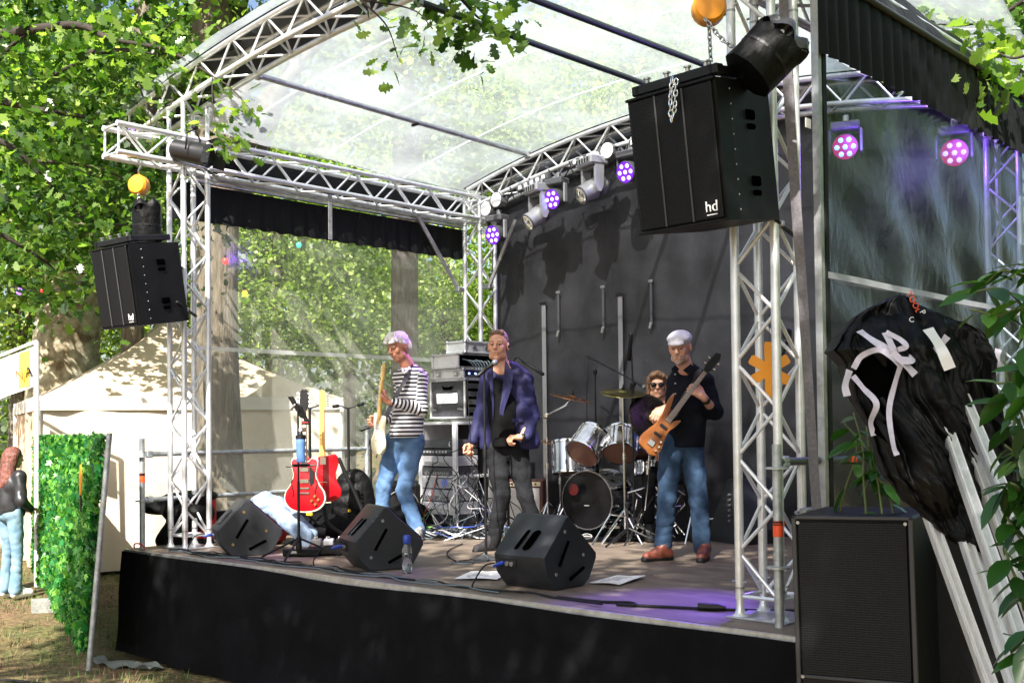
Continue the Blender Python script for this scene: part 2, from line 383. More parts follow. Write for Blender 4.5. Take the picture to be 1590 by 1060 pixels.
    if attr:   # coordinate that runs down the trunk and along each sleeve
        best = np.full(len(V), 1e9); val = V[:, 2].copy()
        for p in prims:
            if p[0] != 'c': continue
            d = _rc(V.astype(np.float32), p[1], p[2], p[3], p[4])
            a = np.array(p[1]); b = np.array(p[2]); along = ((V-a)@(b-a))/max(1e-6, np.linalg.norm(b-a))
            arm = len(p) > 6
            if arm:
                ok = d < best; val = np.where(ok, p[6]+along, val); best = np.where(ok, d, best)
            else:
                ok = d < best; val = np.where(ok, V[:, 2], val); best = np.where(ok, d, best)
        at = me.attributes.new('run', 'FLOAT', 'POINT'); at.data.foreach_set('value', val.astype(np.float32))
    return me

# ------------------------------------------------------------------ foliage helpers
OAK = np.array([(0, 0), (.16, .12), (.10, .24), (.34, .34), (.20, .48), (.44, .62), (.24, .72), (.26, .92), (0, 1.0), (-.26, .92), (-.24, .72), (-.44, .62), (-.20, .48), (-.34, .34), (-.10, .24), (-.16, .12)])
MAPLE = np.array([(0, 0), (.42, .02), (.30, .22), (.62, .52), (.26, .50), (.16, .74), (0, 1.0), (-.16, .74), (-.26, .50), (-.62, .52), (-.30, .22), (-.42, .02)])
LANCE = np.array([(0, 0), (.13, .2), (.17, .45), (.12, .75), (0, 1.), (-.12, .75), (-.17, .45), (-.13, .2)])
DIAM = np.array([(0, 0), (.40, .32), (.34, .72), (0, 1.), (-.34, .72), (-.40, .32)])
def leaf_cloud(name, centers, size, m, shape=DIAM, droop=.3, fold=.18):
    """many separate leaf faces in one mesh; centers Nx3"""
    N = len(centers); k = len(shape)
    sz = size*(.35+1.15*RNG.random(N)**1.3); th = RNG.random(N)*2*PI; ti = RNG.normal(0, .7, N)-droop; ro = RNG.normal(0, .7, N)
    base = np.stack([shape[:, 0], shape[:, 1]-.2, fold*np.abs(shape[:, 0])*2], 1)
    P = base[None]*sz[:, None, None]
    c, s = np.cos(ro), np.sin(ro); x = P[..., 0]*c[:, None]+P[..., 2]*s[:, None]; z = -P[..., 0]*s[:, None]+P[..., 2]*c[:, None]; y = P[..., 1]
    c, s = np.cos(ti), np.sin(ti); y2 = y*c[:, None]-z*s[:, None]; z2 = y*s[:, None]+z*c[:, None]
    c, s = np.cos(th), np.sin(th); x3 = x*c[:, None]-y2*s[:, None]; y3 = x*s[:, None]+y2*c[:, None]
    V = np.stack([x3, y3, z2], -1)+np.asarray(centers)[:, None, :]
    me = bpy.data.meshes.new(name); me.vertices.add(N*k); me.vertices.foreach_set('co', V.astype(np.float32).ravel())
    me.loops.add(N*k); me.loops.foreach_set('vertex_index', np.arange(N*k, dtype=np.int32))
    me.polygons.add(N); me.polygons.foreach_set('loop_start', np.arange(0, N*k, k, dtype=np.int32)); me.polygons.foreach_set('loop_total', np.full(N, k, np.int32))
    me.update(calc_edges=True); me.materials.append(m)
    a = me.attributes.new('tint', 'FLOAT', 'POINT'); t = np.repeat(RNG.random(N), k); a.data.foreach_set('value', t.astype(np.float32))
    return me
def clumps(ells, nclump, per, spread, thin=.0):
    """leaf positions: clumps scattered through ellipsoids (c, r), denser near the skin"""
    vol = np.array([e[1][0]*e[1][1]*e[1][2] for e in ells]); vol = vol**.75; vol /= vol.sum(); out = []
    for _ in range(nclump):
        c, r = ells[RNG.choice(len(ells), p=vol)]; d = RNG.normal(size=3); d /= np.linalg.norm(d); rad = .35+.65*RNG.random()**.5
        cc = np.array(c)+d*rad*np.array(r); s = spread*(.6+.8*RNG.random())
        out.append(cc+RNG.normal(size=(max(3, int(per*(.5+RNG.random()))), 3))*np.array([s, s, s*.55]))
    return np.concatenate(out)
LEAF_NEAR = leaf_mat('oak_leaf', (.020, .055, .010), (.085, .165, .028), (.34, .45, .11), .48, .30)
LEAF_FAR = leaf_mat('woodland_leaf', (.07, .12, .025), (.24, .33, .08), (.60, .66, .26), .45)
LEAF_LAUREL = leaf_mat('laurel_leaf', (.012, .05, .008), (.03, .10, .015), (.10, .26, .03), .25, .3)
LEAF_IVY = leaf_mat('plastic_ivy_leaf', (.007, .06, .016), (.03, .20, .05), (.22, .48, .09), .35, .35)

# ================================================================== SETTING
S, WX, DY, H, G = .24, 5.79, 3.695, 3.376, -.887       # truss width, tower spacing, truss height, ground level
XC = (WX+S)/2

# ground: one sheet, dirt and dry grass, gently uneven
m = bpy.data.materials.new('trampled_grass'); m.use_nodes = True; t = m.node_tree; b = t.nodes['Principled BSDF']; b.inputs['Roughness'].default_value = .95
tc = t.nodes.new('ShaderNodeTexCoord'); n1 = t.nodes.new('ShaderNodeTexNoise'); n1.inputs['Scale'].default_value = .55; n1.inputs['Detail'].default_value = 9; n1.inputs['Roughness'].default_value = .7
n2 = t.nodes.new('ShaderNodeTexNoise'); n2.inputs['Scale'].default_value = 18; n2.inputs['Detail'].default_value = 8
t.links.new(tc.outputs['Object'], n1.inputs[0]); t.links.new(tc.outputs['Object'], n2.inputs[0])
ra = t.nodes.new('ShaderNodeValToRGB'); ra.color_ramp.elements[0].position = .40; ra.color_ramp.elements[1].position = .60
ra.color_ramp.elements[0].color = (.17, .105, .062, 1); ra.color_ramp.elements[1].color = (.085, .10, .025, 1)
rb = t.nodes.new('ShaderNodeValToRGB'); rb.color_ramp.elements[0].color = (.35, .3, .25, 1); rb.color_ramp.elements[1].color = (1.4, 1.3, 1.1, 1)
rb.color_ramp.elements[0].position = .3; rb.color_ramp.elements[1].position = .7
mx = t.nodes.new('ShaderNodeMix'); mx.data_type = 'RGBA'; mx.blend_type = 'MULTIPLY'; mx.inputs[0].default_value = 1
t.links.new(n1.outputs[0], ra.inputs[0]); t.links.new(n2.outputs[0], rb.inputs[0]); t.links.new(ra.outputs[0], mx.inputs[6]); t.links.new(rb.outputs[0], mx.inputs[7])
t.links.new(mx.outputs[2], b.inputs[0]); bp = t.nodes.new('ShaderNodeBump'); bp.inputs['Strength'].default_value = .8; bp.inputs['Distance'].default_value = .05
t.links.new(n2.outputs[0], bp.inputs['Height']); t.links.new(bp.outputs[0], b.inputs['Normal'])
def gz(x, y): return G-.02+.022*math.sin(1.7*x+.6*y)+.018*math.sin(2.9*y-.8*x)
mb = MB(); 
def gfn(u, v):
    a = (u-.5)*2; c = (v-.5)*2; x = a*abs(a)*110-2; y = c*abs(c)*110
    return (x, y, gz(x, y) if abs(x+2) < 14 and abs(y) < 14 else G-.03)
tag(obj('ground', mb.grid(gfn, 150, 150), m, smooth=True), kind='structure')
# grass tufts and straw, on the ground left of the stage
pts = []
for _ in range(5200):
    x = -7+8.3*random.random(); y = -3.2+6.4*random.random()
    if x > -.5 and y > -.5: continue
    pts.append((x, y, gz(x, y)))
mb = MB()
for (x, y, z) in pts:
    g = .5+.5*math.sin(x*1.3+2)*math.cos(y*1.9)
    if random.random() > g+.15: continue
    for _ in range(4):
        a = random.random()*6.28; h = .03+.05*random.random(); dx, dy = .05*math.cos(a), .05*math.sin(a); px, py = x+random.gauss(0, .04), y+random.gauss(0, .04)
        mb.add([(px-.004*math.sin(a), py+.004*math.cos(a), z-.005), (px+.004*math.sin(a), py-.004*math.cos(a), z-.005), (px+dx, py+dy, z+h)], [(0, 1, 2)], random.choice((0, 0, 1)))
GR = mat('grass_blade', (.06, .12, .02), .8, 0, .4, 2); STRAW = mat('straw', (.20, .14, .075), .9)
tag(obj('grass', mb, [GR, STRAW]), 'short grass and loose straw on trodden soil beside the stage', 'grass', kind='stuff')

# ------------------------------------------------------------------ stage platform
st = thing('stage_platform', 'low black-skirted stage platform with a brown plywood deck', 'stage', (0, 0, 0))
X0, X1, Y0, Y1 = -.28, 6.32, -.27, 4.14
nx, ny = 3, 2
pm = MB().box((0, 0, -.03), ((X1-X0)/nx-.006, (Y1-Y0)/ny-.006, .06), bev=.004).mesh('deck_board', DECK)
for i in range(nx):
    for j in range(ny): link('deck_board', pm, st, (X0+(i+.5)*(X1-X0)/nx, Y0+(j+.5)*(Y1-Y0)/ny, 0))
mb = MB()
mb.box(((X0+X1)/2, Y0-.012, -.045), (X1-X0, .024, .085)); mb.box((X0-.012, (Y0+Y1)/2, -.045), (.024, Y1-Y0, .085))
obj('edge_profile', mb, ALUD, st)
for x in (X0+.2, XC, X1-.2):
    for y in (Y0+.2, Y1-.2): bar('stage_leg', st, (x, y, G), (x, y, -.06), .03, ALUD)
def skirt(u, v):
    # runs along the left end then the front
    L1 = Y1-Y0; L2 = X1-X0; s_ = u*(L1+L2)
    x, y = (X0-.03, Y1-s_) if s_ < L1 else (X0-.03+(s_-L1)*(L2+.05)/L2, Y0-.03)
    sag = .006*math.sin(s_*1.9)+.007*math.sin(s_*.83+1)+(.012*math.sin(max(0, s_-L1)*1.5)**2 if s_ > L1 else 0)
    z = -.022-sag*(1-v)-v*(abs(G)-.03)
    w = (.012+.045*v)*(math.sin(s_*4.1+.8*math.sin(s_*1.3))+.6*math.sin(s_*9.3+2*v+1))*.6+.03*v*math.sin(s_*2.2+6*v)
    w -= .10*v**3*(.5+.5*math.sin(s_*1.1+.5))
    if s_ < L1: x += -abs(w)*.4
    else: y += -.004-abs(w)*.55-.05*v
    return (x, y, z)
obj('skirt', MB().grid(skirt, 420, 26), CLOTHB, st, True)

# ------------------------------------------------------------------ trusses
def truss(name, label, cat, chords, nseg, loc=(0, 0, 0), group=None, rc=.0245, rb=.0105, m=ALU, ends=True, first=0, plates=None):
    """chords: four functions t->point (0 1 / 2 3 as a square); zigzag bars on the four faces"""
    r = thing(name, label, cat, loc, 0, group)
    for c in chords:
        n = 24 if (Vector(c(.5))-(Vector(c(0))+Vector(c(1)))/2).length > .01 else 1
        obj('chord', MB().tube([c(i/n) for i in range(n+1)], rc, 14), m, r, 'auto')
    for fi, (a, b) in enumerate(((0, 1), (1, 3), (3, 2), (2, 0))):
        for i in range(nseg):
            p, q = (a, b) if (i+fi+first) % 2 == 0 else (b, a)
            e = .012
            bar('brace', r, chords[p]((i+e*nseg/nseg)/nseg), chords[q]((i+1-e)/nseg), rb, m, 8)
        if ends:
            for t_ in (0.004, .996): bar('end_bar', r, chords[a](t_), chords[b](t_), rb, m, 8)
    return r
def tower(x, y, label, first):
    z0, z1 = .10, H+S-.01
    ch = [lambda t, dx=dx, dy=dy: (dx, dy, z0+(z1-z0)*t) for dy in (0, S) for dx in (0, S)]
    r = truss('truss_tower', label, 'truss tower', ch, 14, (x, y, 0), 'corner truss towers of the stage roof', first=first, m=ALU)
    obj('base_plate', MB().box((S/2, S/2, .006), (.36, .34, .012), bev=.003), ALUD, r)
    for dx in (0, S):
        for dy in (0, S):
            obj('foot_spigot', MB().lathe([(.044, .012), (.03, .025), (.021, .05), (.021, .11)], 12, M=Matrix.Translation((dx, dy, 0))), ALU, r, 'auto')
            mb = MB()
            for z in (.16, H-.14, H-.05):
                mb.lathe([(.0258, z-.006), (.0258, z+.006)], 14, M=Matrix.Translation((dx, dy, 0)))
                mb.tube([(dx-.045, dy, z+.03), (dx+.045, dy, z+.03)], .006, 6)
            obj('coupler', mb, STEEL, r, 'auto')
    return r
tower(0, 0, 'front left truss tower, brightly sunlit, beside the red fire extinguisher', 0)
tower(WX, 0, 'nearest truss tower, with the orange star board hung inside it', 1)
tower(0, DY, 'rear left truss tower behind the silver flight cases', 0)
tower(WX, DY, 'rear right truss tower seen through the right clear sheet', 1)
YF = -.62
for x, l in ((0, 'straight roof truss over the left side, above the black valance'), (WX, 'straight roof truss over the right side of the stage')):
    ch = [lambda t, dx=dx, dz=dz: (dx, YF+(DY+S-YF)*t, H+dz) for dz in (0, S) for dx in (0, S)]
    truss('side_truss', l, 'roof truss', ch, 18, (x, 0, 0), 'straight side trusses')
AF = lambda X, top=0: 4.15-.027*(X-XC)**2+top           # front arch, bottom chord
AB = lambda X, top=0: 3.87-.043*(X-XC)**2+top           # rear arch
def arch(fn, y, xa, xb, label, n):
    ch = [lambda t, dy=dy, tp=tp: (xa+(xb-xa)*t, y+dy, fn(xa+(xb-xa)*t, tp)) for tp in (0, S) for dy in (0, S)]
    return truss('arched_truss', label, 'arched truss', ch, n, group='arched roof trusses')
a1 = arch(AF, 0, -.74, WX+S+.74, 'front arched truss curving across the top of the picture', 30)
for x in (0, S, WX, WX+S):
    for y in (0, S): bar('riser', a1, (x, y, H+S), (x, y, AF(x)), .02, ALU)
a2 = arch(AB, DY, .05, WX+S-.05, 'rear arched truss carrying the row of stage lights', 26)
# roof purlins
for i, x in enumerate((1.0, 3.02, 3.76)):
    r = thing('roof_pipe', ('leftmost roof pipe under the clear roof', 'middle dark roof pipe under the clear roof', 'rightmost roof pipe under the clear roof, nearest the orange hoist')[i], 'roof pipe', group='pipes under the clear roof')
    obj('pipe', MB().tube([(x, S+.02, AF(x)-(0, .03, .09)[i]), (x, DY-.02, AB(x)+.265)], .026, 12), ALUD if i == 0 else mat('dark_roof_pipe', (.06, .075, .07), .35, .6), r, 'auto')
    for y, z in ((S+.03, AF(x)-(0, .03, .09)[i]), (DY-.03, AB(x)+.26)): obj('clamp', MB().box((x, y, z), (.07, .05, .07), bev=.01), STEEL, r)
    if i == 0: obj('hook_clip', MB().box((x, 2.05, (AF(x)*.5+AB(x)*.5)+.10), (.09, .03, .025), bev=.005), BLACK, r)
# clear roof sheet
ROOF = film_mat('clear_roof_film', .32, .78, .8, (.84, .88, .89), .06, .5, 2.2, (.52, .56, .59), (1, .7, 1), trl=.75)
SEAM = film_mat('welded_seam', .72, .85, 3, (.95, .95, .95), .04, .2, 3, (.93, .94, .95), trl=.7)
rf = thing('clear_roof', 'curved transparent plastic roof sheet over the stage', 'roof', group='clear plastic sheets')
def roofz(x, y):
    t_ = (y+.1)/(DY+S+.1); return AF(x, S+.04)*(1-t_)+AB(x, S+.04)*t_
def rfn(u, v):
    x = -.72+(WX+S+1.44)*u; y = -.1+(DY+S+.15)*v
    xe = x if v < .02 else max(-.72+.62*v, min(WX+S+.72-.62*v, x))
    return (xe, y, roofz(xe, y)+.006*math.sin(9*x+3*y)+.010*math.sin(4*y+2*x))
obj('film', MB().grid(rfn, 80, 40), ROOF, rf, True)
for y in (.95, 1.95, 2.95):
    obj('seam', MB().grid(lambda u, v: (-.3+6.6*u, y+.035*v, roofz(-.3+6.6*u, y)-.016), 50, 1), SEAM, rf, True)
# black gasket over the arches
KEDER = mat('black_rail_cover', (.012, .012, .013), .5)
for nm, fn, y, xa, xb in (('front_edge', AF, -.02, -.8, WX+S+.8), ('rear_edge', AB, DY-.02, .0, WX+S)):
    obj(nm, MB().grid(lambda u, v: (xa+(xb-xa)*u, y+(S+.04)*v, fn(xa+(xb-xa)*u, S+.030)), 50, 1), KEDER, rf, True)
obj('gable_strip', MB().grid(lambda u, v: (-.6+(WX+1.4)*u, S+.05, AF(-.6+(WX+1.4)*u, S*.25+S*.75*v)), 50, 1), KEDER, rf, True)

# ------------------------------------------------------------------ side walls
LEFTF = film_mat('clear_left_film', .12, .32, 1.0, (.98, 1., .96), .025, .12, 2.0, (.95, .95, .84), (1, 1, 1), trl=.35)
lw = thing('left_side_sheet', 'left clear plastic side sheet with black valance, trees showing through', 'side sheet', group='clear plastic sheets')
LX = -.135
def pvc(x, ya, yb, za, zb, amp=.012):
    return lambda u, v: (x+amp*math.sin(9*u+5*v)*math.sin(PI*v)+amp*.6*math.sin(23*u+3*v), ya+(yb-ya)*u, za+(zb-za)*v)
obj('film', MB().grid(pvc(LX, .33, DY+.12, .28, 2.98), 60, 40), LEFTF, lw, True)
def val(x, ya, yb, zb, zt, sgn=1, n=60):
    return lambda u, v: (x+sgn*(.010+.022*(1-v))*abs(math.sin(u*n+.7*math.sin(u*17))), ya+(yb-ya)*u, zb+(zt-zb)*v-.006*math.sin(u*n*2)*(1-v))
VAL = mat('black_valance_cloth', (.0045, .005, .006), .7, 0, .4, 9, .15, 30, spec=.25)
obj('valance', MB().grid(val(LX+.01, .05, DY+.12, 2.96, H-.07), 260, 6), VAL, lw, True)
obj('upper_flap', MB().grid(lambda u, v: (LX-.02, .0+(DY+.15)*u, H-.0+(.30)*v), 8, 2), VAL, lw)
for k, z in enumerate((H-.055, H-.02)):
    obj('rail', MB().box((LX+.06, (.3+DY)/2, z), (.045, DY-.2, .022), bev=.004), ALUD, lw)
obj('seam', MB().grid(pvc(LX+.016, .33, DY+.12, 1.775, 1.815), 40, 1), SEAM, lw, True)
obj('hem', MB().grid(lambda u, v: (LX+.005, .3+(DY-.1)*u, .0+.29*v), 12, 2), VAL, lw)

RIGHTF = film_mat('clear_right_film', .00, .008, 2.0, (.40, .45, .48), .075, .5, 2.6, (.5, .55, .57), (1, 1.1, .9), .17, trl=.3, wdet=6, wdist=.035)
rw = thing('right_side_sheet', 'wrinkled glossy clear side sheet at right under a pleated black valance', 'side sheet', group='clear plastic sheets')
RX = 6.122
def pr_(u, v):
    y = .36+(DY+.1-.36)*u; z = -.05+3.07*v
    w = .010*math.sin(31*u+2*math.sin(9*v))*math.sin(PI*u)+.008*math.sin(13*v+9*u+2*math.sin(7*u))+.006*math.sin(47*v+20*u)
    return (RX+w, y, z)
obj('film', MB().grid(pr_, 120, 120), RIGHTF, rw, True)
obj('valance', MB().grid(val(RX+.015, .30, DY+.35, 3.0, 3.45, 1, 90), 420, 6), VAL, rw, True)
obj('rail', MB().tube([(RX+.03, .3, 3.45), (RX+.03, DY+.4, 3.44)], .022, 10), mat('dark_rail', (.05, .045, .045), .4, .4), rw, 'auto')
def flap(u, v):
    y = .25+(DY+.5)*u; return (RX+.02-.14*v+.010*math.sin(60*u)*(1-v), y, 3.45+.30*v+.012*math.sin(31*u+3*v)-.10*v*u)
obj('roof_flap', MB().grid(flap, 120, 8), TARP, rw, True)
obj('seam', MB().grid(lambda u, v: (RX+.022+.006*math.sin(20*u), .36+(DY-.25)*u, 1.80+.035*v), 60, 1), SEAM, rw, True)
mb = MB().box((RX+.0, .325, 1.75), (.022, .05, 3.8), bev=.003); mb.box((RX+.0, .295, 1.75), (.04, .008, 3.8))
obj('edge_profile', mb, ALUD, rw)
obj('edge_gasket', MB().box((RX+.002, .372, 1.75), (.03, .035, 3.8)), BLACKR, rw)

# ------------------------------------------------------------------ back wall
bm_ = bpy.data.materials.new('scuffed_black_backdrop'); bm_.use_nodes = True; t = bm_.node_tree; b = t.nodes['Principled BSDF']
tc = t.nodes.new('ShaderNodeTexCoord'); n1 = t.nodes.new('ShaderNodeTexNoise'); n1.inputs['Scale'].default_value = 2.2; n1.inputs['Detail'].default_value = 8; n1.inputs['Roughness'].default_value = .65
t.links.new(tc.outputs['Object'], n1.inputs[0]); r1 = t.nodes.new('ShaderNodeValToRGB'); r1.color_ramp.elements[0].color = (.010, .010, .012, 1); r1.color_ramp.elements[1].color = (.032, .031, .037, 1)
r1.color_ramp.elements[0].position = .35; r1.color_ramp.elements[1].position = .7; t.links.new(n1.outputs[0], r1.inputs[0])
vo = t.nodes.new('ShaderNodeTexNoise'); vo.inputs['Scale'].default_value = 16; vo.inputs['Detail'].default_value = 9; vo.inputs['Roughness'].default_value = .82; t.links.new(tc.outputs['Object'], vo.inputs[0])
r2 = t.nodes.new('ShaderNodeValToRGB'); r2.color_ramp.elements[0].position = .665; r2.color_ramp.elements[1].position = .70; t.links.new(vo.outputs[0], r2.inputs[0])
mx = t.nodes.new('ShaderNodeMix'); mx.data_type = 'RGBA'; t.links.new(r2.outputs[0], mx.inputs[0]); t.links.new(r1.outputs[0], mx.inputs[6]); mx.inputs[7].default_value = (.20, .20, .22, 1)
t.links.new(mx.outputs[2], b.inputs[0]); b.inputs['Roughness'].default_value = .38
bp = t.nodes.new('ShaderNodeBump'); bp.inputs['Strength'].default_value = .25; bp.inputs['Distance'].default_value = .01; t.links.new(vo.outputs[0], bp.inputs['Height']); t.links.new(bp.outputs[0], b.inputs['Normal'])
bw = thing('back_wall', 'scuffed black back wall behind the drum kit', 'back wall')
def bwf(u, v):
    x = .10+(WX+.05)*u; zt = AB(x)+.255; return (x, 4.03+.012*math.sin(5*x)*math.sin(3*v)+.006*math.sin(17*x+4*v), -.02+(zt+.02)*v)
obj('sheet', MB().grid(bwf, 80, 40), bm_, bw, True)
for x in (.925, 1.975):
    mb = MB().box((x, 3.985, 1.19), (.055, .018, 2.38), bev=.004)
    o = obj('upright_strip', mb, mat('grey_strip', (.16, .16, .165), .5, .2), bw); obj('dark_cap', MB().box((x, 3.972, 2.39), (.09, .02, .03), bev=.004), BLACK, bw)
for x in (1.137, 1.753, 2.367):
    z0, z1 = 2.06, 2.49
    mb = MB().box((x, 3.985, (z0+z1)/2), (.026, .02, z1-z0), bev=.004)
    s_ = obj('tension_strap', mb, mat('dark_strap', (.05, .05, .055), .5), bw)
    obj('buckle', MB().box((x, 3.978, z1), (.05, .02, .03), bev=.004), STEEL, s_); obj('ratchet', MB().box((x-.005, 3.975, z0-.02), (.03, .025, .07), bev=.006, rot=Matrix.Rotation(.3, 3, 'Y')), STEEL, s_)
# diagonal braces at the rear left tower
r = thing('corner_brace', 'diagonal brace tube from the left roof truss down to the rear tower', 'brace tube', group='diagonal corner braces')
obj('tube', MB().tube([(-.02, 3.0, H-.03), (-.03, 3.60, 2.62)], .024, 10), ALUD, r, 'auto'); obj('clamp', MB().box((-.02, 3.63, 2.60), (.06, .10, .06), bev=.01), STEEL, r)
r = thing('corner_brace', 'diagonal brace tube right of the rear left tower, below the lights', 'brace tube', group='diagonal corner braces')
obj('tube', MB().tube([(.68, DY+.12, 3.32), (.30, DY+.10, 2.66)], .024, 10), ALUD, r, 'auto'); obj('clamp', MB().box((.27, DY+.08, 2.62), (.12, .06, .06), bev=.01), STEEL, r)
r = thing('hanging_strap', 'short grey strap hanging from the left roof truss over the valance', 'strap', (S-.02, 1.62, 0))
obj('webbing', MB().box((0, 0, 3.12), (.01, .045, .44), bev=.002), mat('grey_webbing', (.30, .29, .30), .7, 0, .3, 20), r)
obj('clip', MB().box((0, .01, H-.0), (.05, .09, .05), bev=.01), BLUEP, r)

# ------------------------------------------------------------------ marquee tent
tn = thing('marquee_tent', 'cream canvas marquee with a pointed roof, dappled by the sun, left of the stage', 'tent')
A, B = Vector((-5.96, 1.46, 0)), Vector((-4.56, 5.51, 0)); ex = (B-A).normalized(); ey = Vector((-ex.y, ex.x, 0)); LT = (B-A).length
Cn = [A, B, B+ey*LT, A+ey*LT]; ze, zp = 1.42, 2.95; ctr = (Cn[0]+Cn[2])/2
for i in range(4):
    p, q = Cn[i], Cn[(i+1) % 4]
    def rfn2(u, v):
        e = p.lerp(q, u); r_ = e.lerp(ctr, v); z = ze+.10+(zp-ze-.1)*(.72*v+.28*v**3)-.05*math.sin(PI*u)*(1-v)+.012*math.sin(14*u+5*v); return (r_.x, r_.y, z)
    obj('roof_panel', MB().grid(rfn2, 24, 16), mat('shaded_roof_canvas', (.50, .40, .28), .85, 0, .05, 2, .2, 5), tn, True)  # tan roof canvas, darkened to carry the shade of the trees
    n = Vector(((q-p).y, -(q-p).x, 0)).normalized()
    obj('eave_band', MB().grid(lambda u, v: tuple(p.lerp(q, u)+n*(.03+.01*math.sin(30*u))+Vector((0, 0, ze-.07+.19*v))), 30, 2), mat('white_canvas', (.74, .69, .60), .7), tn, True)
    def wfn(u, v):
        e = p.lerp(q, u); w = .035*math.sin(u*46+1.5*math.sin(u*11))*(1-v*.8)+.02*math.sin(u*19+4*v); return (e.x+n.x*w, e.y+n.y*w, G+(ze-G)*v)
    obj('side_wall', MB().grid(wfn, 150, 10), CANVAS if i != 3 else CANVAS_SHADE, tn, True)  # left wall's shade is put into a darker tan copy of the canvas
    obj('corner_pole', MB().tube([tuple(p+Vector((0, 0, G))), tuple(p+Vector((0, 0, ze+.06)))], .04, 8), WHITE, tn)
# banner on its pole
bn = thing('banner', 'small yellow and white banner hung from a white pole at the left edge', 'banner')
P1 = W(57, 690, 14.0); P2 = W(57, 530, 14.0); Q2 = W(-25, 562, 14.3)
obj('pole', MB().tube([(P1.x, P1.y, G), (P2.x, P2.y, P2.z)], .033, 10), WHITE, bn, 'auto')
obj('top_bar', MB().tube([P2, Q2], .022, 8), WHITE, bn, 'auto')
dn = (Q2-P2).normalized(); a = P2+dn*.05-Vector((0, 0, .05)); wv = dn*.62; hz = Vector((0, 0, -.50))
obj('cloth_sheet', MB().grid(lambda u, v: tuple(a+wv*u+hz*v+Vector((.02*math.sin(7*u), .0, -.10*0))), 12, 6), WHITE, bn, True)
obj('yellow_field', MB().grid(lambda u, v: tuple(a+wv*(.08+.26*u)*1.2+hz*(.04+.9*v)+Vector((.02*math.sin(7*u)+.012, -.012, 0))), 8, 6), mat('banner_yellow', (.85, .62, .06), .6), bn, True)
fr = Vector((-.68, .73, 0)); ux = -dn
for ch, k, c in (('N', .34, REDTAPE), ('A', .10, BLACK)):
    o_ = a+wv*k+hz*.62+Vector((.035, -.035, 0)); M_ = basis((ux.x, ux.y, ux.z), (0, 0, 1), tuple(ux.cross(Vector((0, 0, 1)))), tuple(o_)); text('letter', ch, bn, M_, .20, c)

# ------------------------------------------------------------------ trees
def tree(label, x, y, r0, r1, h, ells, ncl, per, spread, size, m=BARK, lm=LEAF_FAR, lean=(0, 0), shape=DIAM, limbs=6, group='trees round the stage'):
    r = thing('tree', label, 'tree', (x, y, G), 0, group)
    def tr(z): t_ = z/h; return (lean[0]*t_+.10*math.sin(3*t_+x), lean[1]*t_+.08*math.sin(4*t_+y), z-.1)
    n = 14; mb = MB(); vs = []; 
    mb.tube([tr(h*i/n) for i in range(n+1)], [(r0*(1+.55*max(0, 1-i/1.5))*(1-i/n)+r1*i/n) for i in range(n+1)], 18)
    obj('trunk', mb, m, r, True)
    if ells:
        for k in range(limbs):
            c, rr = ells[k % len(ells)]; z = h*(.45+.5*random.random()); p = Vector(tr(z)); q = Vector((c[0]-x, c[1]-y, c[2]-G))+Vector((random.gauss(0, rr[0]*.4), random.gauss(0, rr[1]*.4), random.gauss(0, rr[2]*.3)))
            mid = p.lerp(q, .5)+Vector((random.gauss(0, .3), random.gauss(0, .3), .3)); sp = spline([p, mid, q], 6)
            obj('limb', MB().tube(sp, [max(.02, r1*.55*(1-i/len(sp))+.015) for i in range(len(sp))], 8), m, r, True)
        pts = clumps([((c[0]-x, c[1]-y, c[2]-G), rr) for c, rr in ells], ncl, per, spread)
        link('crown', leaf_cloud('crown', pts, size, lm, shape), r)
    return r
def E_(px, py, d, rx, ry, rz): p = W(px, py, d); return ((p.x, p.y, p.z), (rx, ry, rz))
TR = lambda px, d: (W(px, 640, d).x, W(px, 640, d).y)
# broad old tree on the left whose boughs hang over the tower
x, y = TR(78, 19)
tree('huge mottled plane tree at the far left behind the tent roof', x, y, .66, .42, 7.5, [E_(60, 120, 17, 2.4, 2.4, 1.6), E_(-60, 300, 16, 1.6, 1.8, 1.6)], 80, 55, .38, .16, BARKP, LEAF_NEAR, (.5, .6), MAPLE, 6)
x, y = TR(212, 17.5)
tree('slim pale trunk tree above the hung left speaker', x, y, .20, .13, 9, [E_(180, 60, 16.5, 2.2, 2.2, 1.3), E_(120, 330, 16, 1.7, 1.7, 1.5)], 85, 55, .36, .15, BARK, LEAF_NEAR, (0, 0), MAPLE, 6)
x, y = TR(334, 15.2)
tree('straight brown trunk rising behind the front arch at top left', x, y, .29, .25, 10.5, [E_(330, -160, 15, 2.0, 2.0, 1.2)], 70, 50, .35, .15, BARK, LEAF_NEAR, (-.1, .1), MAPLE, 4)
x, y = TR(358, 13.7)
tree('thick trunk seen through the clear side sheet, in front of the tent', x, y, .235, .20, 6.5, [E_(380, 120, 14.5, 1.5, 1.8, 1.1), E_(560, 40, 15.5, 1.6, 2., 1.0)], 60, 60, .35, .10, BARK, LEAF_FAR, (0, 0), DIAM, 5)
x, y = TR(630, 21)
tree('tall trunk behind the clear side sheet, left of the rear tower', x, y, .27, .24, 8.5, [E_(640, 130, 21, 2.5, 2.5, 1.6), E_(760, 250, 22, 2.0, 2.5, 1.3)], 110, 80, .42, .12, BARK, LEAF_FAR, (0, 0), DIAM, 5)
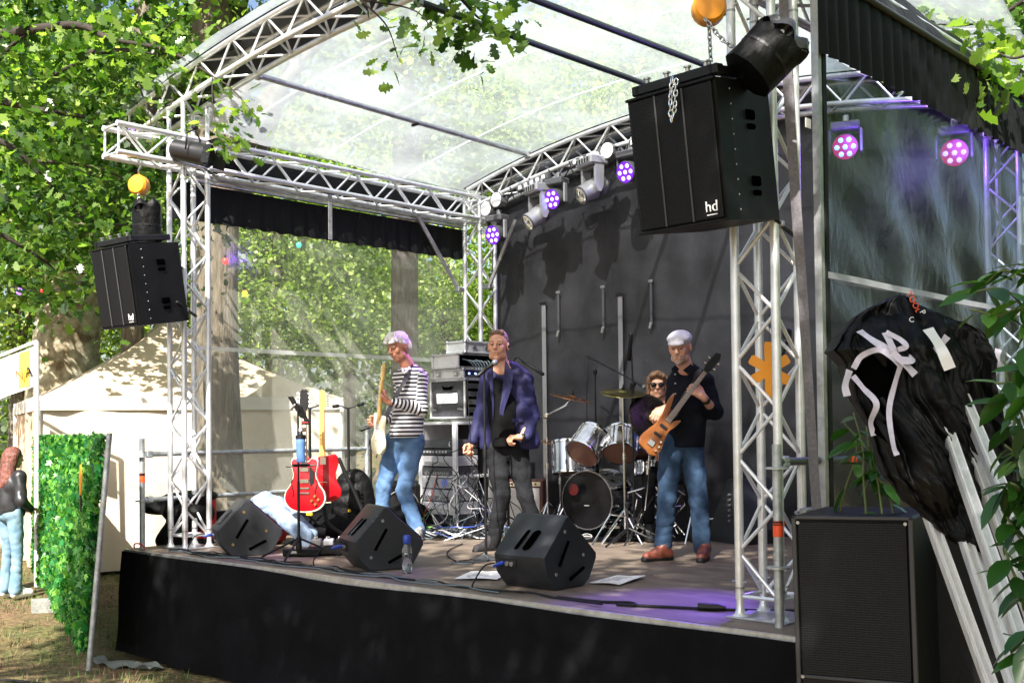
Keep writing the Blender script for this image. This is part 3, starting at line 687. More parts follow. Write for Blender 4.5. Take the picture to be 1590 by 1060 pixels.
bgt = [(430, 25, [(430, 330, 25, 2.6, 2.6, 2.2), (470, 500, 24, 2.0, 2.0, 1.0)]), (540, 29, [(540, 300, 29, 3.0, 3.0, 2.6), (520, 480, 27, 2.4, 2.4, 1.4)]), (700, 28, [(700, 380, 28, 2.6, 2.6, 2.6), (690, 520, 27, 2., 2., 1.5)]),
       (20, 26, [(10, 250, 26, 3.5, 3.5, 3.2), (30, 480, 25, 2.5, 2.5, 1.4)]), (150, 27, [(150, 200, 27, 3.5, 3.5, 3.0), (170, 430, 26, 3, 3, 1.8)]), (290, 28, [(290, 180, 28, 3.0, 3.0, 3.0), (300, 400, 27, 2.6, 2.6, 1.8)]),
       (-120, 24, [(-110, 200, 24, 3.5, 3.5, 3.5)]), (860, 24, [(900, 150, 24, 2.6, 2.6, 1.6)]), (1180, 22, [(1180, 40, 22, 3, 3, 1.4)])]
for i, (px, d, es) in enumerate(bgt):
    x, y = TR(px, d)
    tree('leafy tree in the sunlit wood, %s' % ['seen low through the side sheet above the tent peak', 'seen through the middle of the side sheet', 'seen through the side sheet beside the rear tower', 'at the far left edge behind the banner', 'behind the left speaker', 'behind the front left tower', 'beyond the left edge of the picture', 'dim above the stage lights through the roof', 'dim at the upper right through the roof'][i],
         x, y, .22, .1, 7, [E_(*e) for e in es], 150, 125, .50, .105, BARK, LEAF_FAR, (0, 0), DIAM, 4)
x, y = TR(1500, 16)
tree('tree with a rough trunk rising over the right side sheet', x, y, .30, .2, 10, [E_(1500, 10, 16, 2.0, 2., 1.4), E_(1600, 90, 15, 1.3, 1.6, 1.), E_(1380, -40, 17, 1.5, 1.6, .8)], 140, 55, .34, .15, BARK, LEAF_NEAR, (0, 0), MAPLE, 6)
# unseen audience-side trees, crowns placed to throw dappled shade and show in glossy sheet
for i, (x, y, es) in enumerate([(14.5, -9, [((13.4, -8.5, 7.2), (2.0, 2.0, 1.3)), ((11.6, -9.6, 8.2), (1.6, 1.6, 1.0))]),
        (4.5, -10.5, [((5.6, -6.4, 6.3), (1.9, 1.2, .6)), ((8.0, -5.7, 6.9), (1.6, 1.1, .6)), ((10.2, -7.4, 7.0), (2.0, 1.4, .7)), ((3.2, -6.8, 6.3), (1.5, 1.1, .6)), ((7.0, -3.4, 7.6), (1.5, 1.0, .5)), ((4.2, -3.9, 7.6), (1.2, .6, .4))]),
        (9.8, -1.5, [((9.6, -1.8, 4.6), (1.5, 2.0, 1.6)), ((9.3, .6, 4.4), (1.3, 2.0, 1.6)), ((9.4, 2.6, 2.6), (1.2, 1.8, 1.8))])]):
    tree(['leafy tree right of the photographer', 'tall unseen tree, crowns placed to shade the stage front from the audience side', 'bushy tree standing close to the right side sheet'][i], x, y, .22, .12, 7 if i else 8, [(c, r_) for c, r_ in es], [46, 330, 90][i], 42, .33, .15, BARK, LEAF_NEAR, (0, 0), MAPLE, 5)
for i, (x, y, h_) in enumerate(((11.5, 4.0, 6.5), (13.5, 8.5, 7.5), (10.8, 9.0, 6.0), (15.5, 2.5, 7.0))):
    tree(['tree right of the stage, nearest the side sheet', 'tall tree farther right behind the stage', 'young tree behind the right side sheet', 'broad tree well right of the stage'][i], x, y, .2, .1, h_, [((x, y, h_*.45+G), (1.6, 2.0, h_*.28)), ((x+.5, y-1.2, h_*.75+G), (1.4, 1.5, 1.3))], 95, 45, .36, .17, BARK, LEAF_NEAR, (0, 0), DIAM, 5)
# far wood as one mass
P = []
for i in range(1900):
    px = RNG.uniform(-260, 1750); d = RNG.uniform(30, 42); p = W(px, 640, d); z = G+RNG.uniform(0, 1)**.75*(9.0+1.5*math.sin(px*.013)-3.2*min(1, max(0, (px-420)/250)))
    P.append(np.array([[p.x, p.y, z]])+RNG.normal(size=(34, 3))*.7)
for i in range(1100):
    a = RNG.uniform(-.25, 1.45); d = RNG.uniform(11, 24); x = 6.5+d*math.cos(a); y = 1.5+d*math.sin(a)
    if x < 9.6: continue
    P.append(np.array([[x, y, G+RNG.uniform(0, 1)**.8*11]])+RNG.normal(size=(26, 3))*.7)
fw = link('far_wood', leaf_cloud('far_wood', np.concatenate(P), .21, LEAF_FAR, DIAM)); tag(fw, 'distant sunlit woodland behind the tent and stage', 'woodland', kind='stuff')

# hanging oak boughs in front of the left tower and the arch: separate large leaves
OAKM = []
for q in range(3):
    mb = MB(); vs = [(0, 0.45, .02)]
    pts = [(a_*.9, b_, .10*abs(a_)+.06*math.sin(3*b_+q)) for a_, b_ in OAK]; n = len(pts)
    mb.add([(0, .5, .0)]+pts, [(0, i+1, (i+1) % n+1) for i in range(n)]); OAKM.append(mb.mesh('oak_leaf', LEAF_NEAR))
    at = OAKM[-1].attributes.new('tint', 'FLOAT', 'POINT'); at.data.foreach_set('value', [(.35, .6, .8)[q]]*(n+1))
def bough(label, paths, nleaf, size, spread, stuff=0, group='leafy boughs hanging into the picture'):
    r = thing('tree_bough', label, 'branch', group=group); sam = []
    for pts, rad in paths:
        sp = spline(pts, 7); obj('branch', MB().tube(sp, [max(.004, rad*(1-.75*i/len(sp))) for i in range(len(sp))], 7), mat('dark_branch', (.030, .022, .016), .9, 0, .3, 12, .5, 30), r, True)
        sam += sp[len(sp)//4:]
    def mk(k, sc):
        p = random.choice(sam); o_ = Vector((random.gauss(0, spread), random.gauss(0, spread), random.gauss(-spread*.5, spread*.8)))+Vector((_f[0], _f[1], 0))*abs(random.gauss(spread*.5, spread)); return p+o_
    for k in range(nleaf):
        o = link('leaf', OAKM[k % 3], r, mk(k, 1)); o.rotation_euler = (random.gauss(-.5, .6), random.gauss(0, .6), random.random()*6.28); s_ = size*random.uniform(.7, 1.25); o.scale = (s_, s_, s_)
    if stuff:
        sa = np.array([list(mk(0, 1)) for _ in range(stuff)]); c = link('crown', leaf_cloud('crown', sa, size, LEAF_NEAR, OAK), r); c['kind'] = 'stuff'
    return r
bough('broad dark oak bough reaching from the left over the hoist',
      [([W(-30, 60, 10.5), W(60, 45, 10.3), W(125, 40, 10.2), W(170, 60, 10), W(225, 70, 9.9)], .055), ([W(140, 82, 10.2), W(200, 78, 10), W(240, 84, 9.9)], .03),
       ([W(80, 118, 10.4), W(120, 98, 10.2), W(150, 78, 10.1)], .025), ([W(-20, 110, 10.6), W(20, 70, 10.4), W(40, 55, 10.3)], .03)], 110, .10, .25, 1000)
bough('bare-tipped oak bough end with dark sprays of leaves before the arch',
      [([W(225, 70, 9.9), W(260, 78, 9.8), W(290, 92, 9.7), W(312, 92, 9.6)], .022), ([W(240, 84, 9.9), W(280, 84, 9.8), W(306, 108, 9.6)], .014), ([W(236, 75, 9.9), W(262, 40, 9.9), W(290, 22, 9.8)], .012)], 70, .105, .13, 160)
bough('dark oak spray hanging in front of the left end of the arch', [([W(296, 96, 9.7), W(330, 118, 9.4), W(362, 140, 9.2), W(398, 182, 9.1)], .010), ([W(330, 118, 9.4), W(330, 160, 9.3), W(338, 212, 9.2)], .007), ([W(338, 205, 9.2), W(356, 222, 9.2)], .005)], 58, .105, .085)
bough('small oak spray over the end of the roof truss by the hoist', [([W(215, 130, 10), W(232, 180, 9.9), W(238, 225, 9.8)], .009), ([W(228, 160, 9.9), W(262, 165, 9.8), W(270, 150, 9.8)], .006)], 34, .10, .09)
bough('leafy oak bough filling the left edge above the hedge',
      [([W(-60, 200, 11), W(20, 230, 11), W(90, 300, 11.2), W(150, 330, 11)], .04), ([W(-60, 330, 11.2), W(30, 380, 11.4), W(90, 420, 11.6)], .035), ([W(-40, 150, 10.8), W(60, 170, 10.6), W(160, 190, 10.5), W(225, 240, 10.3)], .035), ([W(100, 330, 11.3), W(180, 350, 11), W(240, 330, 10.8)], .02), ([W(60, 250, 10.8), W(150, 260, 10.8), W(235, 300, 10.7)], .02)], 130, .10, .36, 2300)
bough('small sharp oak sprig crossing the front arch near the top', [([W(500, -60, 7.2), W(560, 0, 7.2), W(600, 40, 7.2), W(618, 90, 7.2)], .010), ([W(560, 0, 7.2), W(640, 15, 7.2), W(672, 45, 7.2)], .008)], 34, .095, .10)
bough('dark oak bough reaching over the front of the clear roof near the top centre', [([W(640, -90, 8.1), W(700, -20, 8.1), W(735, 20, 8.1), W(745, 30, 8.1)], .02), ([W(700, -20, 8.1), W(780, 10, 8.1)], .01)], 46, .12, .17, 120)
bough('leafy bough lit green over the upper right corner', [([W(1640, -40, 7.5), W(1560, 20, 7.8), W(1480, 40, 8), W(1420, 20, 8.2)], .02), ([W(1640, 60, 7.2), W(1580, 90, 7.4), W(1545, 80, 7.6)], .014)], 60, .13, .17, 160)

# ------------------------------------------------------------------ artificial hedge panels
r = thing('ivy_fence', 'green plastic ivy screen on a steel fence frame left of the stage', 'fence')
PA_, PB_ = Vector((.297, -.902, 0)), Vector((-6.2, 1.52, 0)); L_ = (PB_-PA_).length; un = (PB_-PA_).normalized(); nr = Vector((un.y, -un.x, 0)); nr = nr if nr.dot(Vector((1, -1, 0))) > 0 else -nr
rt0 = Vector((_r[0], _r[1], 0)).normalized()
def hp(u, z, off=0): q = PA_+un*u*L_+nr*off; q = q+rt0*(.175*(1-.75*u)*(z-G)/1.93); return Vector((q.x, q.y, z))
TOPZ = 1.0
for u in (0, .47, .5, 1.0): obj('post', MB().tube([hp(u, G), hp(u, TOPZ+.02)], .023, 10), GALV, r, 'auto')
for z in (TOPZ-.01,): obj('rail', MB().tube([hp(0, z), hp(1, z)], .016, 8), GALV, r, 'auto')
mb = MB()
for i in range(1, 46): mb.tube([hp(i/46, G+.15), hp(i/46, TOPZ)], .0025, 4)
obj('wire', mb, GALV, r)
def lift(u): return .12+.10*math.sin(8*u)**2+.10*max(0, 1-u*9)
obj('net_backing', MB().grid(lambda u, v: tuple(hp(.012+u*.985, G+lift(u)+(TOPZ-G-lift(u))*v, .02+.03*math.sin(18*u+2*v)*math.sin(3*v))), 60, 12), mat('green_net', (.006, .045, .012), .8), r, True)
IV = []
for q in range(2):
    mb = MB(); pts = [(a_*1.0, b_, .15*abs(a_)) for a_, b_ in MAPLE]; n = len(pts)
    IV.append(mb.add([(0, .4, 0)]+pts, [(0, i+1, (i+1) % n+1) for i in range(n)]).mesh('ivy_leaf', LEAF_IVY)); at = IV[-1].attributes.new('tint', 'FLOAT', 'POINT'); at.data.foreach_set('value', [(.4, .7)[q]]*(n+1))
def hang():
    yaw = math.atan2(nr.y, nr.x)+PI/2+random.gauss(0, .5); return (-PI/2+random.gauss(.35, .35), random.gauss(0, .35), yaw)
for k in range(290):
    u = random.random()**2*.30; z = random.uniform(G+lift(u)-.02, TOPZ); o = link('ivy_leaf', IV[k % 2], r, hp(.012+u, z, .075+.03*random.random())); o.rotation_euler = hang(); s_ = random.uniform(.05, .085); o.scale = (s_, s_, s_)
def ivymass(n):
    k = len(MAPLE); V = np.zeros((n, k, 3)); 
    for i in range(n):
        u = random.random()**1.25; z = random.uniform(G+lift(u)-.05, TOPZ+.02); p = hp(.012+.985*u, z, random.uniform(.02, .075))
        e = Matrix.Rotation(math.atan2(nr.y, nr.x)+PI/2+random.gauss(0, .6), 3, 'Z') @ Matrix.Rotation(-PI/2+random.gauss(.3, .4), 3, 'X') @ Matrix.Rotation(random.gauss(0, .5), 3, 'Z'); s_ = random.uniform(.045, .085)
        R_ = np.array(e); V[i] = (np.stack([MAPLE[:, 0], MAPLE[:, 1], .15*abs(MAPLE[:, 0])], 1)*s_)@R_.T+np.array(p)
    me = bpy.data.meshes.new('ivy_mat'); N = n; me.vertices.add(N*k); me.vertices.foreach_set('co', V.astype(np.float32).ravel()); me.loops.add(N*k); me.loops.foreach_set('vertex_index', np.arange(N*k, dtype=np.int32))
    me.polygons.add(N); me.polygons.foreach_set('loop_start', np.arange(0, N*k, k, dtype=np.int32)); me.polygons.foreach_set('loop_total', np.full(N, k, np.int32)); me.update(calc_edges=True); me.materials.append(LEAF_IVY)
    a = me.attributes.new('tint', 'FLOAT', 'POINT'); a.data.foreach_set('value', np.repeat(RNG.random(N), k).astype(np.float32)); return me
o = link('ivy_mat', ivymass(9500), r); o['kind'] = 'stuff'
for px, py, d in ((42, 955, 13.2),):
    p = hp(.485, G, 0); bk = thing('concrete_foot', 'grey concrete fence foot on the soil under the ivy screen', 'fence foot', (p.x, p.y, 0), math.atan2(nr.y, nr.x))
    mb = MB(); mb.prism([(-.115, G-.02), (.115, G-.02), (.095, G+.14), (-.095, G+.14)], -.30, .24, 'x'); obj('block', mb, CONC, bk)
# hanging orange lamp-like board on the hedge
p = hp(.075, .60, .13); bd = thing('hanging_board', 'half orange, half black paper asterisk hung on the ivy screen', 'ornament', tuple(p), math.atan2(nr.y, nr.x)+PI/2)
mb = MB(); q = [(.075*math.cos(a_), .12*math.sin(a_)+.04) for a_ in np.linspace(-.6, PI+.6, 14)]; mb.prism(q+[(-.03, -.10), (.03, -.10)], -.006, .006, 'y'); obj('orange_half', mb, ORANGE, bd)
mb = MB(); mb.prism([(-.045, -.22), (.03, -.24), (.05, -.11), (-.04, -.10)], -.006, .006, 'y'); obj('black_half', mb, BLACK, bd); obj('cord', MB().tube([(0, 0, .15), (.01, -.01, .40)], .002, 4), BLACK, bd)
# cable on the ground
cb = obj('ground_cable', MB().tube(spline([W(-60, 1052, 8.6)]+[Vector((-.6+.9*i, -1.9+.35*i+.1*math.sin(i*2), gz(-.6+.9*i, -1.9+.35*i)+.02)) for i in range(1, 5)], 8), .012, 8), BLACKR, None, 'auto'); tag(cb, 'black cable lying across the soil at lower left', 'cable')
sc = obj('ground_sheet', MB().grid(lambda u, v: (-.3+1.0*u, -.50-.14*v-.05*math.sin(5*u), gz(-.3+1.0*u, -.6)+.03+.03*math.sin(17*u+5*v)*math.sin(9*u)), 50, 8), mat('grey_plastic_sheet', (.15, .17, .16), .5), None, True); tag(sc, 'crumpled grey plastic sheet on the soil at the stage corner', 'plastic sheet')
# coloured festoon bulbs
def bulb(px, py, d, c, nm):
    p = W(px, py, d); t_ = thing('festoon_bulb', nm+' party bulb strung among the leaves', 'light bulb', tuple(p), group='coloured festoon bulbs')
    obj('globe', MB().lathe([(.004, -.045), (.03, -.03), (.038, 0), (.028, .025), (.016, .035)], 12), mat('bulb_'+nm.split()[0], c, .3, emit=c, estr=1.2), t_, True); obj('socket', MB().lathe([(.018, .036), (.018, .07)], 10), BLACK, t_)
for a_ in ((204, 200, 13, (.35, .12, .9), 'violet upper left'), (251, 208, 13.2, (.8, .05, .5), 'magenta'), (350, 405, 13.3, (.9, .04, .03), 'red, in front of the thick trunk,'), (380, 455, 14, (.9, .35, .04), 'orange, low by the thick trunk,'), (464, 380, 16, (.05, .6, .3), 'green, behind the side sheet,'), (30, 452, 13, (.35, .12, .9), 'violet low left'), (68, 452, 13.2, (.9, .06, .04), 'red low left'), (78, 176, 13.4, (.9, .4, .05), 'amber upper left'), (508, 368, 16, (.3, .1, .9), 'violet, behind the side sheet,')): bulb(*a_)
for a_, b_ in (([(-30, 440), (60, 455), (110, 445), (250, 400)], 13.1), ([(120, 190), (204, 195), (251, 203), (300, 190)], 13.05)):
    o = obj('festoon_wire', MB().tube(spline([W(x_, y_-3, b_) for x_, y_ in a_], 8), .006, 5), BLACKR); tag(o, 'thin black festoon wire among the leaves, %s' % ('low left' if b_ > 13.07 else 'upper left'), 'wire')

# ================================================================== RIGGING: hoists, hung speakers, lamps
GRILLE = mesh_cloth('speaker_grille', (.007, .007, .008), 85, .45)
GRILLEF = mesh_cloth('fine_speaker_grille', (.009, .009, .010), 95, .45)
def chain(name, parent, pts, m=STEEL, lr=.016, wr=.0045):
    sp = spline(pts, 6); tot = 0; mb = MB(); last = None; acc = 0; k = 0
    for i in range(1, len(sp)):
        seg = sp[i]-sp[i-1]
        while acc <= seg.length:
            p = sp[i-1]+seg.normalized()*acc; R = seg.to_track_quat('Z', 'Y').to_matrix() @ Matrix.Rotation(PI/2*(k % 2)+.4, 3, 'Z')
            ring = [p+R @ Vector((lr*.62*math.cos(q), 0, lr*1.25*math.sin(q))) for q in [2*PI*j/8 for j in range(9)]]
            mb.tube(ring, wr, 4, cap=False); acc += lr*1.75; k += 1
        acc -= seg.length
    return obj(name, mb, m, parent, True)
def hoist(label, x, y, z, s=1., rotz=0):
    r = thing('chain_hoist', label, 'chain hoist', (x, y, z), rotz, 'orange chain hoists')
    M_ = Matrix.Rotation(PI/2, 4, 'X')
    obj('gear_case', MB().lathe([(.02, -.055), (.07, -.05), (.086, -.03), (.086, .03), (.07, .05), (.02, .055)], 20, M=M_), ORANGEM, r, 'auto')
    obj('hand_wheel', MB().lathe([(.02, -.085), (.062, -.08), (.066, -.062), (.02, -.058)], 18, M=M_), ORANGEM, r, 'auto')
    obj('hub_nut', MB().lathe([(.022, -.092), (.022, -.08)], 8, M=M_), STEEL, r)
    obj('top_hook', MB().tube([(0, 0, .08), (0, 0, .13), (.02, 0, .16), (.0, 0, .19), (-.025, 0, .17)], .010, 8), STEEL, r, True)
    return r
def fly_speaker(label, loc, yaw, tilt, w, d, h, logo=True):
    r = thing('hung_speaker', label, 'speaker', loc, yaw, 'black speakers hung from the roof trusses'); r.rotation_euler = (tilt, 0, yaw)
    # origin: centre of the top
    mb = MB(); b = .84
    poly = [(-w/2, -d/2), (w/2, -d/2), (w/2, -d/2+.10), (w/2*.88, d/2), (-w/2*.88, d/2), (-w/2, -d/2+.10)]
    mb.prism(poly, -h, 0, 'z'); obj('cabinet', mb, PAINTB, r)
    obj('grille', MB().box((0, -d/2-.010, -h/2), (w-.035, .022, h-.03), bev=.006), GRILLE, r)
    for k in (-1, 1): obj('grille_fold', MB().box((k*w*.155, -d/2-.024, -h/2), (.010, .008, h-.03), bev=.003), mat('grille_edge', (.05, .05, .055), .4), r)
    for z in (-.004, -h+.004): obj('trim', MB().box((0, -d/2-.008, z), (w, .03, .014), bev=.003), PAINTB, r)
    for sx in (-1, 1):
        for z in (-.24*h, -.72*h):
            for dz in (0, .058):
                a_ = sx*(w/2*.93+.003); q = MB().box((a_, .04, z-dz), (.022, .085 if dz == 0 else .078, .050 if dz == 0 else .028), bev=.008, rot=Matrix.Rotation(sx*.10, 3, 'Z')); obj('handle_recess', q, mat('recess_black', (.001, .001, .001), .9, spec=0.), r)
        mb = MB()
        for k in range(9): mb.box((sx*(w/2-.008), -d/2+.112+0*k, -.05-k*(h-.1)/8), (.02, .012, .012), bev=.004)
        o = obj('screws', mb, STEEL, r); o['kind'] = 'stuff'
    mb = MB().box((0, -d/2+.06, .045), (w*.98, .06, .05), bev=.006).box((0, .12, .045), (w*.8, .06, .05), bev=.006).box((-w*.42, -.02, .045), (.03, d*.8, .05), bev=.006).box((w*.42, -.02, .045), (.03, d*.8, .05), bev=.006)
    obj('flying_frame', mb, BLACK, r)
    for x in (-w*.33, -w*.1, w*.14, w*.34): obj('frame_bolt', MB().lathe([(.012, .06), (.012, .09), (.02, .092), (.02, .10)], 8, M=Matrix.Translation((x, -d/2+.06, 0))), STEEL, r)
    if logo:
        M_ = basis((1, 0, 0), (0, 0, 1), (0, -1, 0), (w/2-.075, -d/2-.0225, -h+.075)); text('logo', 'hd', r, M_, .075, WHITE)
        obj('logo_line', MB().box((w/2-.075, -d/2-.0235, -h+.037), (.06, .003, .005)), WHITE, r)
    return r
# left hang
LS = (.22, -.44, 2.60)
hoist('orange chain hoist hanging under the left roof truss above the left speaker', .20, -.40, 3.13, 1, .55)
r = thing('hoist_chain', 'steel chains dropping from the left orange hoist to the speaker', 'chain', group='hoist chains')
chain('load_chain', r, [(.20, -.40, 3.05), (.20, -.40, 2.66)]); chain('hand_chain', r, [(.23, -.42, 3.06), (.26, -.44, 2.85), (.24, -.44, 2.70)]); chain('sling', r, [(.20, -.40, H), (.20, -.40, 3.30)])
fly_speaker('black hung speaker at left, its grille lit grey, strapped to the front left tower', LS, math.radians(4), math.radians(9), .56, .50, .67)
# right hang
RSp = (5.83, -.37, 2.71)
hoist('orange chain hoist at the top edge above the big right speaker', 5.91, -.40, 3.11, 1, .75)
r = thing('hoist_chain', 'steel chains hanging from the right orange hoist, one loop over the grille', 'chain', group='hoist chains')
chain('load_chain', r, [(5.91, -.40, 3.02), (5.92, -.40, 2.76)]); chain('hand_chain', r, [(5.93, -.46, 3.03), (6.03, -.44, 2.90), (6.14, -.42, 2.84), (6.2, -.38, 2.92)]); chain('sling', r, [(5.91, -.40, 3.28), (5.92, -.42, 3.60)])
chain('loose_loop', r, [(5.86, -.66, 2.70), (5.86, -.675, 2.58), (5.87, -.68, 2.50), (5.885, -.675, 2.56), (5.885, -.66, 2.70)], CHROME)
fly_speaker('big black hung speaker at upper right in front of the nearest tower', RSp, math.radians(-3), math.radians(8), .54, .50, .68)
def bucket(label, loc, rot, rad, h, lining):
    r = thing('chain_bucket', label, 'chain bag', loc, 0, 'black chain bags of the hoists'); r.rotation_euler = rot
    n = 26; mb = MB()
    def f(u, v):
        q = 2*PI*u; rr = rad*(1+.03*math.sin(5*q)*(v)+.02*math.sin(9*q+4*v)+(.05*math.sin(3*q) if v > .9 else 0)); return (rr*math.cos(q), rr*math.sin(q), -h+h*v+(.03*math.sin(2*q+1)+.015*math.sin(7*q) if v > .95 else 0))
    obj('bag', mb.grid(f, 40, 12).lathe([(rad*.98, -h), (.001, -h-.004)], 40, cap=False), TARP, r, True)
    def g(u, v): q = 2*PI*u; rr = rad*(1-.55*v)*(1+.08*math.sin(4*q+3*v)); return (rr*math.cos(q), rr*math.sin(q), .01+.05*math.sin(PI*v)+.02*math.sin(5*q+2*v))
    obj('crumpled_lid', MB().grid(g, 40, 6), mat('shiny_bag', (.03, .03, .034), .2) if lining else TARP, r, True)
    obj('rim_band', MB().lathe([(rad*1.02, -h*.52), (rad*1.02, -h*.46)], 40, cap=False), BLACK, r)
    return r
bucket('black chain bag tilted beside the top of the nearest tower', (6.27, -.34, 2.87), (-.50, .62, 0), .138, .23, True)
bucket('black chain bag hanging open above the left speaker', (.26, -.36, 2.93), (.05, .05, 0), .12, .30, False)
for i, (pts, l) in enumerate([([(.50, -.22, 2.12), (.36, -.05, 2.08), (.27, .10, 2.04)], 'black strap tying the left speaker back to its tower'), ([(6.06, -.12, 2.12), (6.05, .02, 2.06), (6.04, .20, 2.02)], 'black strap tying the right speaker back to its tower')]):
    r = thing('tie_strap', l, 'strap', group='straps behind the hung speakers'); obj('webbing', MB().tube(pts, .013, 6), BLACK, r, True); obj('buckle', MB().box(pts[1], (.05, .03, .03), bev=.005), STEEL, r)
# par lamp and flood lamp at the front corners
def par_can(label, loc, yaw, tilt, glass=True, doors=True):
    r = thing('par_lamp', label, 'stage lamp', loc, yaw, 'black lamps at the front roof corners'); r.rotation_euler = (tilt, 0, yaw)
    obj('housing', MB().lathe([(.045, .20), (.085, .17), (.092, .0), (.10, -.14), (.105, -.16)], 22, M=Matrix.Rotation(-PI/2, 4, 'X'), cap=False).lathe([(.045, .2), (.001, .21)], 22, M=Matrix.Rotation(-PI/2, 4, 'X'), cap=False), mat('lamp_black', (.02, .02, .022), .35, .3), r, 'auto')
    obj('lens', MB().lathe([(.001, -.132), (.06, -.136), (.098, -.13)], 22, M=Matrix.Rotation(-PI/2, 4, 'X'), cap=False), CHROME, r, True)
    mb = MB()
    for k in range(4):
        R = Matrix.Rotation(k*PI/2, 3, 'Y'); o_ = R @ Vector((0, -.20, .135)); mb.box(tuple(o_), (.17, .10, .004), rot=R @ Matrix.Rotation(-.45, 3, 'X'))
    if doors:
        for k in range(4):
            R = Matrix.Rotation(k*PI/2, 3, 'Y'); o_ = R @ Vector((0, -.20, .135)); obj('barn_door', MB().box(tuple(o_), (.16, .10, .004), rot=R @ Matrix.Rotation(-.45, 3, 'X')), BLACK, r)
    obj('yoke', MB().tube([(-.12, 0, 0), (-.12, .02, .14), (0, .03, .2), (.12, .02, .14), (.12, 0, 0)], .008, 6), BLACK, r, True)
    obj('clamp', MB().box((0, .03, .235), (.05, .05, .07), bev=.01), BLACK, r); return r
par_can('black lamp with barn doors over the front left tower', (.42, -.02, H+.06), math.radians(122), math.radians(14))
par_can('black flood lamp with open barn doors behind the right hoist', (5.62, .10, 3.46), math.radians(20), math.radians(-25))

# stage lights on the rear arch
LG = mat('silver_lamp_housing', (.40, .40, .42), .3, .5); LGD = mat('grey_lamp_housing', (.10, .10, .11), .35, .2)
LEDV = mat('violet_led', (.3, .2, .8), .3, emit=(.36, .34, 1.), estr=1.6); LEDF = mat('violet_face', (.06, .01, .18), .3, emit=(.20, .015, .80), estr=.35)
LEDR = mat('red_face', (.02, .0, .01), .3, emit=(.8, .008, .16), estr=.5); LEDC = mat('cyan_led', (.2, .5, .8), .3, emit=(.20, .60, 1.), estr=1.5)
def moving_head(x, z, pan, tilt, label, y=3.50):
    r = thing('moving_head_lamp', label, 'stage lamp', (x, y, z), pan, 'silver moving head lamps on the rear arch')
    obj('base', MB().box((0, 0, .03), (.30, .22, .09), bev=.015).box((0, -.113, .03), (.2, .006, .05)), LG, r)
    mb = MB()
    for k in range(5): mb.box((-.1+.05*k, -.119, .03), (.012, .01, .045))
    o = obj('vent_slots', mb, BLACK, r); o['kind'] = 'stuff'
    for s_ in (-1, 1): obj('yoke_arm', MB().prism([(-.05, -.02), (.05, -.02), (.045, -.22), (.015, -.285), (-.015, -.285), (-.045, -.22)], s_*.125-.018, s_*.125+.018, 'x'), LG, r)
    obj('yoke_bridge', MB().box((0, 0, -.03), (.28, .10, .04), bev=.012), LGD, r)
    hd = obj('head', MB().lathe([(.03, -.17), (.07, -.16), (.095, -.12), (.098, .02), (.086, .10), (.092, .12), (.092, .16), (.080, .165)], 22, cap=False), LG, r, 'auto', (0, 0, -.24), (tilt, 0, 0))
    obj('lens', MB().lathe([(.08, .158), (.05, .150), (.001, .165)], 20, cap=False), CHROME, hd, True)
    obj('lens_ring', MB().lathe([(.082, .165), (.094, .165), (.094, .15)], 20, cap=False), LGD, hd)
    obj('fin_band', MB().lathe([(.099, -.06), (.101, -.05), (.101, -.02), (.099, -.01)], 22, cap=False), LGD, hd)
    obj('safety_clamp', MB().box((0, .05, .11), (.05, .06, .09), bev=.01), STEEL, r); return r
def wash(x, z, label, led, face, y=3.50, yaw=0.):
    r = thing('wash_lamp', label, 'stage lamp', (x, y, z), yaw, 'round multi-lens led lamps on the rear arch')
    Mx = Matrix.Rotation(PI/2+.25, 4, 'X')
    obj('housing', MB().lathe([(.02, -.13), (.07, -.12), (.10, -.06), (.108, .03), (.102, .05)], 20, M=Mx, cap=False), LGD, r, 'auto')
    fc = obj('lens_plate', MB().lathe([(.001, .042), (.102, .044)], 20, M=Mx, cap=False), face, r)
    for k in range(7):
        q = k*PI/3; rr = 0 if k == 6 else .066; obj('led_lens', MB().lathe([(.001, .058), (.014, .055), (.021, .044)], 10, M=Mx @ Matrix.Translation((rr*math.cos(q), rr*math.sin(q), 0)), cap=False), led, fc, True)
    for s_ in (-1, 1): obj('yoke_arm', MB().box((s_*.125, .02, .05), (.022, .06, .20), bev=.01), LG if s_ > 0 else LGD, r)
    obj('base', MB().box((0, .03, .175), (.24, .15, .07), bev=.012), LGD, r); obj('clamp', MB().box((0, .06, .24), (.05, .05, .08), bev=.01), STEEL, r); return r
def blinder(x, z, label, roll):
    r = thing('blinder_lamp', label, 'stage lamp', (x, 3.52, z), 0, 'pairs of white blinder lamps'); r.rotation_euler = (0, roll, 0)
    for s_ in (-1, 1):
        Mx = Matrix.Translation((s_*.088, 0, 0)) @ Matrix.Rotation(PI/2, 4, 'X')
        hs = obj('housing', MB().lathe([(.05, -.12), (.07, -.10), (.085, .0), (.088, .02)], 8, M=Mx, cap=False), LG, r)
        obj('white_lens', MB().lathe([(.001, .030), (.05, .028), (.078, .018)], 20, M=Mx, cap=False), mat('milky_lens', (.78, .77, .80), .3), hs, True)
    obj('frame', MB().box((0, .03, .0), (.37, .05, .02), bev=.005), BLACK, r); obj('clamp', MB().box((0, .08, .07), (.05, .05, .14), bev=.01), BLACK, r); return r
blinder(.60, 3.46, 'pair of white round lamps next to the rear left tower', -.45)
wash(.67, 3.12, 'violet glowing led lamp lowest, beside the rear left tower', LEDV, LEDF)
moving_head(1.30, 3.48, -.35, 2.15, 'silver moving head lamp on the left, pointing down left')
wash(1.52, 3.38, 'violet glowing led lamp between the two silver moving heads', LEDV, LEDF)
moving_head(2.02, 3.64, -.35, 2.05, 'silver moving head lamp on the right, pointing down left')
blinder(2.12, 3.73, 'pair of white round lamps above the right silver moving head', -.30)
